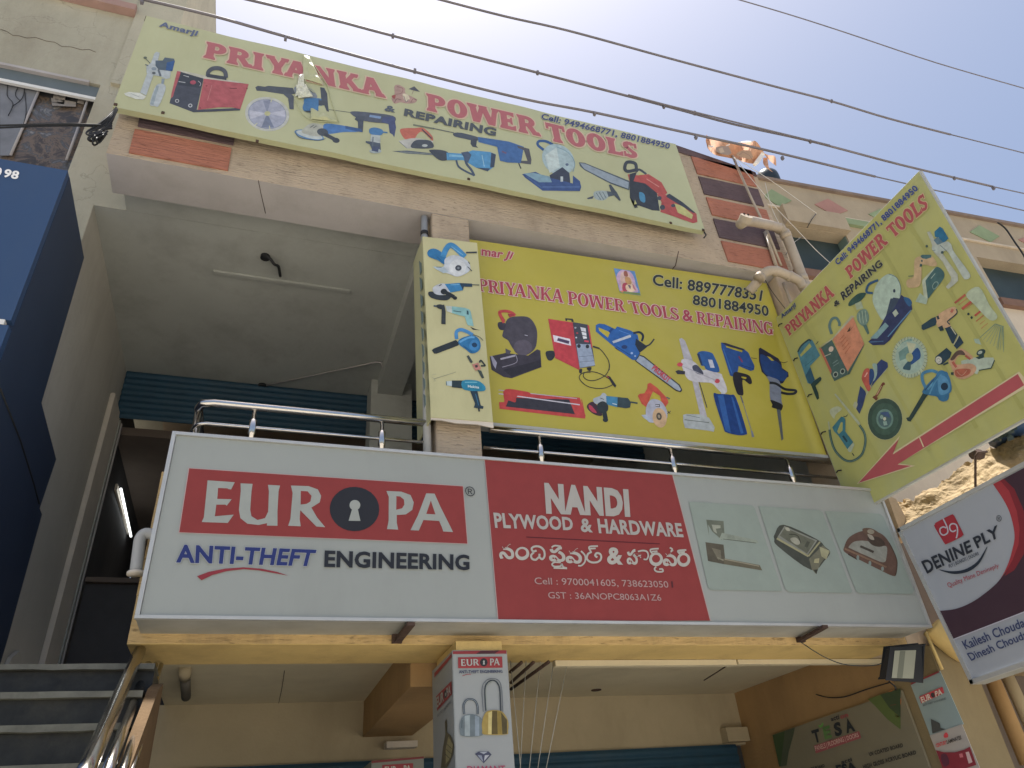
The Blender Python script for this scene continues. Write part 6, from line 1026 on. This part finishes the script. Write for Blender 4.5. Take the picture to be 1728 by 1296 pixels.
pic('deadbolt_picture', 'R', PX, [('6A5348', 's', [(1142, 400), (1180, 330), (1280, 285), (1400, 300), (1470, 370), (1525, 490), (1522, 600), (1490, 612), (1400, 570), (1240, 490), (1145, 440)]), ('8A705C', 'l', 12, [(1145, 415), (1450, 550)]), ('9A9C92', 's', [(1175, 400), (1220, 362), (1310, 360), (1400, 395), (1450, 400), (1450, 470), (1425, 515), (1300, 465), (1190, 415)]), ('4E4840', 'p', [(1262, 390), (1360, 432), (1352, 448), (1255, 405)]), ('6E5848', 's', [(1275, 270), (1340, 268), (1405, 310), (1400, 350), (1330, 345), (1290, 310)]), ('A29A86', 'e', (1335, 291, 26, 17, 10)), ('4E4238', 's', [(1310, 335), (1390, 330), (1440, 380), (1400, 402), (1340, 385)]), ('AFA898', 's', [(1310, 310), (1345, 320), (1360, 350), (1330, 345)]), ('4A3C34', 'l', 10, [(1170, 455), (1240, 495)]), ('8E9C96', 'e', (1240, 480, 10, 18)), ('8E9C96', 'e', (1328, 522, 10, 18)), ('8E9C96', 'e', (1420, 562, 10, 16)), ('4A3C34', 'c', 6, [(1470, 375), (1525, 500), (1515, 610)])], SE, lift=0.0009)

# ------------------------------------------------------------------ plywood sign box projecting at the right
SF = empty('side_sign_box', (4.8, 3.5, 2.3), 'tilted white, red and maroon plywood sign box projecting sideways at the right edge', 'sign')
PD_ = Plane(KDEN, X=4.70, n=(-1, 0, 0))
fm_ = surf('blue_white_flex', alb('A0A5AC', KDEN), var=.04, scale=1, rough=.4, dirt=alb('8590A0', KDEN), dirtamt=.4)
c = [Vector((4.702, 4.163, 3.52)), Vector((4.702, 2.55, 3.527)), Vector((4.702, 2.42, 2.43)), Vector((4.702, 4.048, 2.347))]
k = MB(); k.prism(c, (.012, 0, 0), fm_); k.build('face_sheet', SF)
k = MB(); cc = [p + Vector((.0125, 0, 0)) for p in c]; k.prism(cc, (.11, 0, 0), M['gutter']); k.build('sheet_metal_box', SF)
fr = MB(); 
for a, b_ in zip(c, c[1:] + c[:1]):
    a = a + Vector((.0, 0, 0)); d = (b_ - a).normalized(); nrm = Vector((0, -d.z, d.y)) * .028
    mid_ = (c[0] + c[1] + c[2] + c[3]) / 4
    if (mid_ - a).dot(nrm) < 0: nrm = -nrm
    fr.prism([a - d * .0 + Vector((-.014, 0, 0)), b_ + Vector((-.014, 0, 0)), b_ + nrm + Vector((-.014, 0, 0)), a + nrm + Vector((-.014, 0, 0))], (.0135, 0, 0), M['alu'])
fr.build('edge_trim', SF)
circ = sm2([(1676, 817), (1694, 844), (1705.5, 869), (1712.5, 903), (1708, 930), (1700, 955), (1686, 980), (1664, 1000), (1639, 1017), (1611, 1028), (1580.5, 1031)], False, 5)
pic('maroon_field', 'px', PD_, [('42303A', 'p', [(1676, 817), (1688, 811), (1800, 752), (1860, 960), (1728, 1032), (1607, 1079), (1581, 1031)] + circ[::-1][1:]), ('7C2E36', 'p', [(1694, 808), (1712, 825), (1728, 862), (1732, 900), (1728, 935), (1712, 962), (1696, 972), (1706, 945), (1718, 905), (1716, 870), (1704, 836), (1688, 811)]), ('9E3C42', 'p', circ[:31] + [(1697, 966), (1709, 945), (1719, 919), (1721, 892), (1716, 862), (1703, 828), (1688, 811), (1676, 817)])], SF)
pic('red_badge', 'O', PD_, [('9C343E', 's', [(866, 1065), (880, 1045), (1020, 972), (1045, 975), (1060, 995), (1138, 1150), (1135, 1170), (1115, 1190), (980, 1255), (960, 1250), (945, 1230), (862, 1090)]), ('B4B6C0', 'c', 13, [(945, 1010), (975, 1070), (990, 1120), (985, 1150), (950, 1170), (920, 1150), (915, 1110), (945, 1090), (975, 1100)]), ('B4B6C0', 'c', 13, [(1070, 1120), (1040, 1135), (1015, 1120), (1008, 1085), (1025, 1062), (1055, 1060), (1078, 1080), (1085, 1130), (1080, 1175), (1072, 1200)])], SF, lift=0.001)
lettering('plywood_lettering', SF, lambda mb: (sans(mb, 'DENINE', [(1555, 948), (1637, 911), (1642, 930), (1565, 967.5)], PD_, ink('2E333C', KDEN), off=.03), sans(mb, 'PLY', [(1642, 908), (1684, 886), (1688, 905), (1650, 925)], PD_, ink('2E333C', KDEN), off=.03),
    sans(mb, 'PLY | BOARDS | DOORS', [(1601, 953), (1651, 931), (1653, 936), (1603, 958.5)], PD_, ink('3A4250', KDEN), off=.015), sans(mb, '®', [(1681, 871), (1690, 869), (1692, 879), (1683, 881)], PD_, ink('3A4048', KDEN), off=0),
    sans(mb, 'Quality Mane Denineply', [(1598, 984), (1685, 950), (1687, 957), (1602, 992)], PD_, ink('A0404C', KDEN), off=.0),
    sans(mb, 'Kailesh Choudary', [(1623, 1082), (1742, 1036), (1747, 1051), (1631, 1096)], PD_, ink('3A4468', KDEN), off=.015), sans(mb, 'Dinesh Choudary', [(1632, 1103), (1746, 1057), (1751, 1070), (1640, 1115)], PD_, ink('3A4468', KDEN), off=.015)))
pic('smile_curve', 'W', PD_, [('2C3440', 's', [(305, 580), (380, 590), (460, 580), (540, 530), (600, 438), (560, 530), (500, 585), (430, 606), (370, 603)])], SF, lift=0.001)
pic('white_footer', 'px', PD_, [('BCBCC8', 'l', 1.6, [(1606.5, 1080), (1728, 1033), (1800, 1004)])], SF, lift=0.001)

# ------------------------------------------------------------------ printed wrap round the ground floor pillar
SG = empty('pillar_poster_box', (1.3, 4.4, 0), 'white padlock advertisement wrapped round the middle ground floor pillar', 'poster')
PG_ = Plane(KGR, Y=4.378); PG2 = Plane(KGR * .75, X=1.128, n=(-1, 0, 0))
xw0, xw1 = 1.13, 1.475
wmg = surf('white_poster_print', alb('9A9FA0', KGR), var=.05, scale=2, rough=.5)
box('wrap_board', (xw0, 4.38, 0.15), (xw1, 4.92, 2.655), wmg, SG, bevel=.004)
box('pillar_core', (1.16, 4.40, 2.657), (1.45, 4.90, ZF - .003), M['fascia'], SG)
pic('red_header', 'U', PG_, [('8E3C42', 'p', [(945, 52), (1465, 42), (1466, 76), (945, 80)]), ('4E2E36', 'p', [(1170, 78), (1215, 48), (1400, 44), (1350, 77)])], SG)
pic('red_plate', 'U', PG_, [('9A4044', 'p', [(995, 112), (1424, 104), (1428, 212), (996, 218)]), ('2E3036', 'e', (1245, 160, 37, 40)), ('A8AAAA', 'e', (1246, 152, 9, 10)), ('A8AAAA', 'p', [(1241, 155), (1251, 155), (1257, 182), (1236, 182)])], SG, lift=0.0006)
def f(mb):
    m = ink('AEB0AE', KGR)
    serif(mb, 'EUR', [(777, 1113), (807, 1112.5), (807.5, 1123.5), (777.5, 1124.5)], PG_, m, T=.22, t=.13, sf=.03, h=.04, z=.004); serif(mb, 'PA', [(826, 1112), (842, 1111.5), (843, 1123), (826, 1123.5)], PG_, m, T=.22, t=.13, sf=.03, h=.04, z=.004)
    sans(mb, 'ANTI-THEFT ENGINEERING', [(774, 1131.5), (847, 1131), (848, 1135.5), (774, 1136.5)], PG_, ink('3A4260', KGR), off=.025)
    sans(mb, 'DIAMANT', [(788, 1293), (852, 1292), (853, 1303), (788, 1304)], PG_, ink('A04460', KGR), off=.02)
lettering('poster_lettering', SG, f)
pic('padlock_picture', 'U', PG_, [('3C444E', 'c', 20, [(1055, 665), (1050, 580), (1075, 530), (1115, 518), (1160, 535), (1185, 590), (1187, 665)]), ('8E9AA2', 'c', 5, [(1055, 665), (1050, 580), (1075, 530), (1115, 518), (1160, 535), (1185, 590), (1187, 665)]), ('6E7A80', 's', [(1015, 740), (1050, 680), (1120, 665), (1200, 685), (1245, 745), (1240, 830), (1215, 876), (1040, 878), (1012, 820)]), ('9AA6AA', 'p', [(1060, 680), (1110, 672), (1110, 876), (1060, 876)]), ('8895A0', 'p', [(1160, 676), (1200, 690), (1200, 876), (1160, 876)]), ('4C5860', 'l', 8, [(1035, 720), (1030, 800)])], SG, lift=0.001)
pic('padlock_picture', 'U', PG_, [('6A7078', 'c', 8, [(1240, 640), (1228, 420), (1265, 340), (1330, 318), (1390, 340), (1418, 420), (1430, 640)]), ('3A424A', 'c', 12, [(1265, 630), (1255, 430), (1280, 360), (1330, 335), (1375, 360), (1400, 430), (1410, 640)]), ('8E968E', 'c', 6, [(1275, 630), (1265, 430), (1290, 370), (1330, 348)]), ('A08C50', 's', [(1228, 740), (1265, 645), (1350, 625), (1430, 645), (1482, 735), (1480, 830), (1460, 862), (1250, 862), (1230, 820)]), ('5C5030', 'p', [(1325, 632), (1375, 632), (1380, 860), (1320, 860)]), ('C4B67C', 'p', [(1290, 650), (1325, 635), (1320, 860), (1285, 860)]), ('544C34', 'p', [(1412, 645), (1470, 720), (1470, 855), (1424, 860)]), ('8A7840', 'p', [(1380, 636), (1412, 642), (1420, 860), (1380, 860)])], SG, lift=.002)
pic('diamond_picture', 'U', PG_, [('4A4E62', 'p', [(1160, 1050), (1200, 1026), (1290, 1024), (1322, 1056), (1245, 1142)]), ('A0A6B0', 'p', [(1200, 1030), (1285, 1028), (1245, 1052)]), ('8890A0', 'p', [(1185, 1062), (1225, 1065), (1240, 1130)]), ('B0B4BC', 'p', [(1255, 1064), (1300, 1060), (1248, 1120)])], SG)
pic('swoosh', 'U', PG_, [('9A4450', 'l', 6, [(1038, 292), (1085, 276), (1120, 275)])], SG)
pic('side_header', 'U', PG2, [('8A3C3E', 'p', [(768, 265), (935, 75), (935, 110), (768, 308)]), ('8A3C3E', 'p', [(785, 490), (935, 340), (938, 470), (795, 632)]), ('35363C', 's', [(862, 450), (888, 425), (895, 480), (870, 510)]), ('A8A8A0', 'l', 5, [(876, 455), (877, 485)])], SG)
lettering('side_lettering', SG, lambda mb: (sans(mb, 'EUR', [(738, 1178), (750, 1166), (751, 1182), (739, 1194)], PG2, ink('A8A8A2', KGR), off=.03, z=.002), sans(mb, 'PA', [(755, 1162), (762, 1155), (762.5, 1170), (756, 1176)], PG2, ink('A8A8A2', KGR), off=.03, z=.002), sans(mb, 'ANTI-THEFT ENGINEERING', [(739, 1206), (762, 1182), (762.5, 1186), (739.5, 1211)], PG2, ink('4A5058', KGR), off=.0)))
pic('key_picture', 'U', PG2, [('5A5442', 'p', [(870, 740), (885, 705), (892, 760), (890, 840), (930, 870), (960, 960), (950, 1060), (890, 1187), (830, 1187), (850, 1000), (875, 860)]), ('87805E', 'p', [(905, 880), (950, 960), (930, 1080), (880, 1150), (880, 1000)]), ('3C3A30', 'l', 5, [(885, 950), (940, 1000)]), ('3C3A30', 'l', 5, [(880, 1000), (935, 1050)]), ('3C3A30', 'l', 5, [(875, 1050), (920, 1095)])], SG)
# second poster farther inside
SH = empty('rear_pillar_poster', at(672, 1290, Y=6.2), 'top of a white and red padlock advertisement on the rear pillar inside the shop', 'poster')
PR_ = Plane(KGF, Y=6.197)
q = P2([(627, 1284), (715, 1276)], Y=6.2)
box('poster_board', (q[0].x, 6.2, .2), (q[1].x, 6.6, min(q[0].z, q[1].z)), surf('dim_poster_white', alb('5E625E', KGF), var=.05), SH)
pic('red_header', 'px', PR_, [('5A2E30', 'p', [(627, 1284), (715, 1276.5), (715, 1280), (627, 1288)]), ('6E3036', 'p', [(645, 1291), (697, 1288), (697, 1305), (645, 1307)])], SH)
lettering('poster_lettering', SH, lambda mb: (sans(mb, 'EUR', [(649, 1294), (669, 1293), (669, 1302), (649, 1303)], PR_, ink('8A8C88', KGF), off=.03, z=.002), sans(mb, 'PA', [(681, 1292), (693, 1291.5), (693, 1301), (681, 1301.5)], PR_, ink('8A8C88', KGF), off=.03, z=.002)))

# ------------------------------------------------------------------ board on the shop side wall and posters on the right pillar
SI = empty('flooring_board', at(1430, 1240, X=4.87), 'cream and green board for flooring and doors on the dim side wall at lower right', 'board')
PW_ = Plane(KGF, X=4.868, n=(-1, 0, 0))
k = MB(); k.prism(P2([(1304, 1240), (1520, 1165), (1592, 1360), (1350, 1420)], X=4.87), (.02, 0, 0), surf('dim_board_print', alb('5E5A4C', KGF), var=.05)); k.build('board_panel', SI)
pic('green_corner', 'T', PW_, [('3A4034', 'p', [(482, 695), (700, 620), (690, 680), (640, 860), (620, 990), (555, 1000)]), ('2E3C28', 'p', [(482, 695), (600, 655), (590, 760), (560, 1000), (548, 1000)]), ('44502F', 'p', [(1410, 345), (1560, 290), (1728, 250), (1728, 640), (1600, 540), (1480, 410)]), ('303B2B', 'p', [(1530, 300), (1728, 240), (1728, 520), (1620, 430)])], SI)
pic('number_one_badge', 'T', PW_, [('A0603C', 'e', (1655, 360, 78, 100, -8)), ('8A4E38', 'e', (1655, 360, 62, 82, -8)), ('8A3A38', 'p', [(1670, 455), (1720, 450), (1710, 525), (1680, 520)]), ('4A3028', 'l', 8, [(1620, 380), (1690, 365)]), ('4A3028', 'l', 6, [(1630, 405), (1685, 395)])], SI)
pic('wordmark_bar', 'T', PW_, [('7A4448', 'p', [(885, 797), (1325, 655), (1345, 722), (905, 872)]), ('4E7A3E', 's', [(925, 595), (950, 600), (972, 570), (975, 600), (950, 622)])], SI)
def f(mb):
    z = .003
    sans(mb, 'T', [(1370, 1234), (1382.5, 1230), (1386, 1250), (1376, 1253)], PW_, ink('22262A', KGF), off=.05, z=z); sans(mb, 'E', [(1389, 1229), (1401, 1224), (1405, 1243), (1393, 1247)], PW_, ink('45603A', KGF), off=.05, z=z); sans(mb, 'S', [(1407, 1222), (1419, 1218), (1423, 1238), (1411, 1242)], PW_, ink('22262A', KGF), off=.05, z=z); sans(mb, 'A', [(1430, 1214), (1433, 1213), (1444, 1232), (1430, 1236)], PW_, ink('22262A', KGF), off=.05, z=z)
    sans(mb, 'acti', [(1402, 1210), (1416, 1205), (1418, 1213), (1404, 1217)], PW_, ink('2A2A2E', KGF), off=.03, z=z); sans(mb, 'on', [(1418, 1206), (1431, 1202), (1433, 1209), (1420, 1213)], PW_, ink('7A3A40', KGF), off=.03, z=z)
    sans(mb, 'PANELS | FLOORING | DOORS', [(1376, 1259), (1449, 1236), (1451, 1243), (1378, 1267)], PW_, ink('A08A84', KGF), off=.01, z=z + .002)
    sans(mb, 'UV COATED BOARD', [(1467, 1270), (1524, 1254), (1525.5, 1260), (1469, 1276)], PW_, ink('2A2A2A', KGF), off=.03, z=z); sans(mb, 'HIGH GLOSS ACRYLIC BOARD', [(1457, 1291), (1546, 1266), (1548, 1272), (1459, 1298)], PW_, ink('2A2A2A', KGF), off=.03, z=z)
    sans(mb, 'acti', [(1420, 1283), (1438, 1278), (1439, 1284), (1421, 1289)], PW_, ink('2A2A2E', KGF), off=.03, z=z); sans(mb, 'ESA', [(1411, 1292), (1444, 1286), (1450, 1300), (1414, 1306)], PW_, ink('22262A', KGF), off=.05, z=z)
    sans(mb, 'HDF BOARD', [(1366, 1296), (1392, 1289), (1393, 1294), (1367, 1301)], PW_, ink('2A2A2A', KGF), off=.03, z=z)
lettering('board_lettering', SI, f)
KP = K_PIL
SJ = empty('tall_pillar_poster', at(1590, 1200, X=4.9), 'pale blue lock poster above a white and maroon laminates poster on the right pillar', 'poster')
PP = Plane(KP, X=4.893, n=(-1, 0, 0))
k = MB(); k.prism(P2([(1537, 1156), (1586, 1132), (1626, 1222), (1570, 1242)], X=4.895), (.004, 0, 0), surf('pale_blue_poster', alb('6E7C7E', KP), var=.05)); k.build('poster_sheet', SJ)
k = MB(); k.prism(P2([(1569, 1241), (1623, 1222), (1655, 1300), (1600, 1320)], X=4.89), (.004, 0, 0), surf('white_poster', alb('84807C', KP), var=.05)); k.build('poster_sheet', SJ)
pic('red_header', 'S', PP, [('6E3236', 'p', [(645, 510), (905, 396), (912, 410), (650, 526)]), ('963C42', 'p', [(725, 636), (940, 542), (958, 600), (745, 698)]), ('303236', 'e', (852, 620, 18, 24, -20)), ('3C3E3E', 'p', [(832, 840), (915, 880), (925, 925), (970, 935), (848, 975)])], SJ, lift=.004)
lettering('poster_lettering', SJ, lambda mb: (sans(mb, 'EUR', [(1555, 1177), (1571, 1170), (1574, 1179), (1558, 1186)], PP, ink('A8A49C', KP), off=.03, z=.006), sans(mb, 'PA', [(1579, 1167), (1590, 1162), (1592.5, 1171), (1581, 1176)], PP, ink('A8A49C', KP), off=.03, z=.006), sans(mb, 'ANTI-THEFT ENGINEERING', [(1558, 1189), (1597, 1177), (1598, 1180), (1559, 1192)], PP, ink('3C4248', KP), off=.01, z=.003),
    sans(mb, 'CENTURY', [(1581, 1255.5), (1599, 1249), (1600.5, 1255), (1583, 1261)], PP, ink('A03A40', KP), off=.03, z=.009), sans(mb, 'LAMINATES', [(1599.5, 1249), (1624, 1241), (1625, 1247), (1601, 1255)], PP, ink('34302E', KP), off=.03, z=.009)))
pic('maroon_field', 'S', PP, [('6A2A32', 'p', [(885, 1130), (960, 1150), (1060, 1150), (1150, 1125), (1200, 1098), (1260, 1265), (1100, 1320), (960, 1330)]), ('4A2A36', 's', [(930, 1180), (980, 1165), (1010, 1250), (960, 1280)]), ('9A5A60', 'p', [(1100, 1165), (1130, 1158), (1140, 1195), (1108, 1200)]), ('A08C8C', 'p', [(1160, 1150), (1190, 1142), (1225, 1240), (1190, 1255)]), ('A03A40', 's', [(958, 990), (978, 965), (998, 985), (995, 1010), (965, 1015)])], SJ, lift=.009)

# ------------------------------------------------------------------ floodlight, tube, cords, batten
FLD = empty('floodlight', at(1530, 1120, Y=4.32), 'black floodlight with a pale square lens under the right end of the sign box', 'floodlight')
q = P2([(1504, 1094), (1559, 1088), (1556, 1150), (1497, 1146)], Y=4.30); k = MB(); k.prism(q, (.01, .07, .02), M['cable']); k.build('housing', FLD, bevel=.01)
q2 = P2([(1510, 1098), (1546, 1097), (1541.5, 1145), (1505, 1144)], Y=4.297); k = MB(); k.prism(q2, (0, .002, 0), surf('pale_lens', alb('A8AA98', KBOX), var=.04, rough=.3)); k.build('lens', FLD)
k = MB(); k.prism(P2([(1519, 1098.5), (1528, 1098.5), (1523, 1144), (1514, 1144)], Y=4.2955), (0, .001, 0), surf('led_array', alb('7C8072', KBOX), var=.04)); k.build('led_strip', FLD)
tube('bracket', [at(1500, 1150, Y=4.36), at(1510, 1158, Y=4.36), at(1512, 1164, Y=4.4)], .006, M['cable'], FLD, 5)
tag(tube('lamp_cord', [at(1346, 1080, Y=4.48), at(1390, 1108, Y=4.4), at(1430, 1122, Y=4.38), at(1480, 1122, Y=4.38), at(1500, 1108, Y=4.36)], .0035, M['window_dark'], None, 5, smooth_n=5), 'thin green cord drooping from the iron bracket to the floodlight', 'cord')
tag(tube('wall_cord', [at(1377, 1172, X=4.885), at(1398, 1177, X=4.885), at(1425, 1176, X=4.885), at(1460, 1164, X=4.885), at(1500, 1152, X=4.885)], .005, M['cable'], None, 5, smooth_n=4), 'dark cord sagging along the ochre side wall above the flooring board', 'cord')
k = MB(); p0, p1 = at(934, 1112, Z=ZF - .03), at(1500, 1100, Z=ZF - .03)
zz0 = at(934, 1106, Y=4.9).z
k.box((at(934, 1112, Y=4.93).x, 4.90, ZF - .042), (at(1236, 1105, Y=4.93).x, 4.96, ZF - .004), M['gf_ceiling']); k.box((at(1239, 1105, Y=4.93).x, 4.902, ZF - .038), (4.88, 4.958, ZF - .004), M['gf_ceiling'])
o = k.build('shutter_batten'); tag(o, 'long white batten along the underside of the ochre balcony edge', 'batten')
for i, (a_, b_) in enumerate((((958.6, 1112), (921, 1300)), ((935, 1112), (907, 1300)), ((912, 1116), (893, 1300)), ((888, 1112), (877.7, 1300)), ((861, 1110), (879, 1300)))):
    o = tube('hanging_cord', P2([a_, b_], Y=4.93), .003, M['gutter'], None, 5)
    tag(o, 'thin cord hanging beside the padlock pillar, %s' % ['farthest from the pillar', 'second farthest from the pillar', 'in the middle of the five', 'second nearest the pillar', 'nearest the pillar, touching its edge'][i], 'cord', 'cords hanging beside the padlock pillar')
for i, (a_, b_) in enumerate((((880, 1118), (861, 1134)), ((900, 1118), (862, 1152)), ((926, 1117), (862, 1163)))):
    o = tube('iron_rod', [at(*a_, Z=ZF - .06), at(*b_, Z=ZF - .06)], .012, M['rust'], None, 6); tag(o, 'dark iron rod under the shop ceiling beside the padlock pillar, %s' % ['shortest of three', 'middle of three', 'longest of three'][i], 'rod', 'iron rods beside the padlock pillar')
vent = at(1006, 1163, Z=ZG); k = MB(); k.tube([vent, vent + Vector((0, 0, -.012))], .05, M['rust'], 12); tag(k.build('ceiling_hole_cover'), 'small rusty round plate on the shop ceiling right of the padlock pillar', 'ceiling plate')
pc = empty('shop_drain_pipe', at(312, 1150, Z=ZG - .05), 'grey pipe stub dropping from the shop ceiling near the stair', 'pipe')
tube('pipe_run', [at(312, 1133, Z=ZG - .01), at(314, 1176, Z=ZG - .06)], .035, surf('dusty_grey_pipe', (.16, .15, .13)), pc, 12); tube('pipe_collar', [at(312, 1130, Z=ZG - .02), at(312, 1142, Z=ZG - .03)], .042, M['gf_wall'], pc, 12)
# small cracks and stains as thin dark grooves
for nm, pts, kw, w in (('ceiling_crack', [(480, 1132), (476, 1160), (470, 1188)], dict(Z=ZG - .006), .0025), ('soffit_crack', [(436, 304), (440, 325), (448, 360)], dict(Z=ZB - .002), .0025), ('soffit_crack', [(1145, 424), (1140, 448), (1133, 456)], dict(Z=ZB - .002), .004), ('wall_crack', [(0, 49), (12, 53), (22, 60), (31, 60), (45, 64), (60, 63), (78, 69), (92, 71), (104, 78), (120, 79), (138, 84), (150, 83), (162, 88)], dict(Y=5.297), .002), ('ceiling_crack', [(1188, 1148), (1240, 1115)], dict(Z=ZG - .006), .006)):
    o = tube(nm, P2(pts, **kw), w, M['rust'], B if nm != 'wall_crack' else NB, 5)
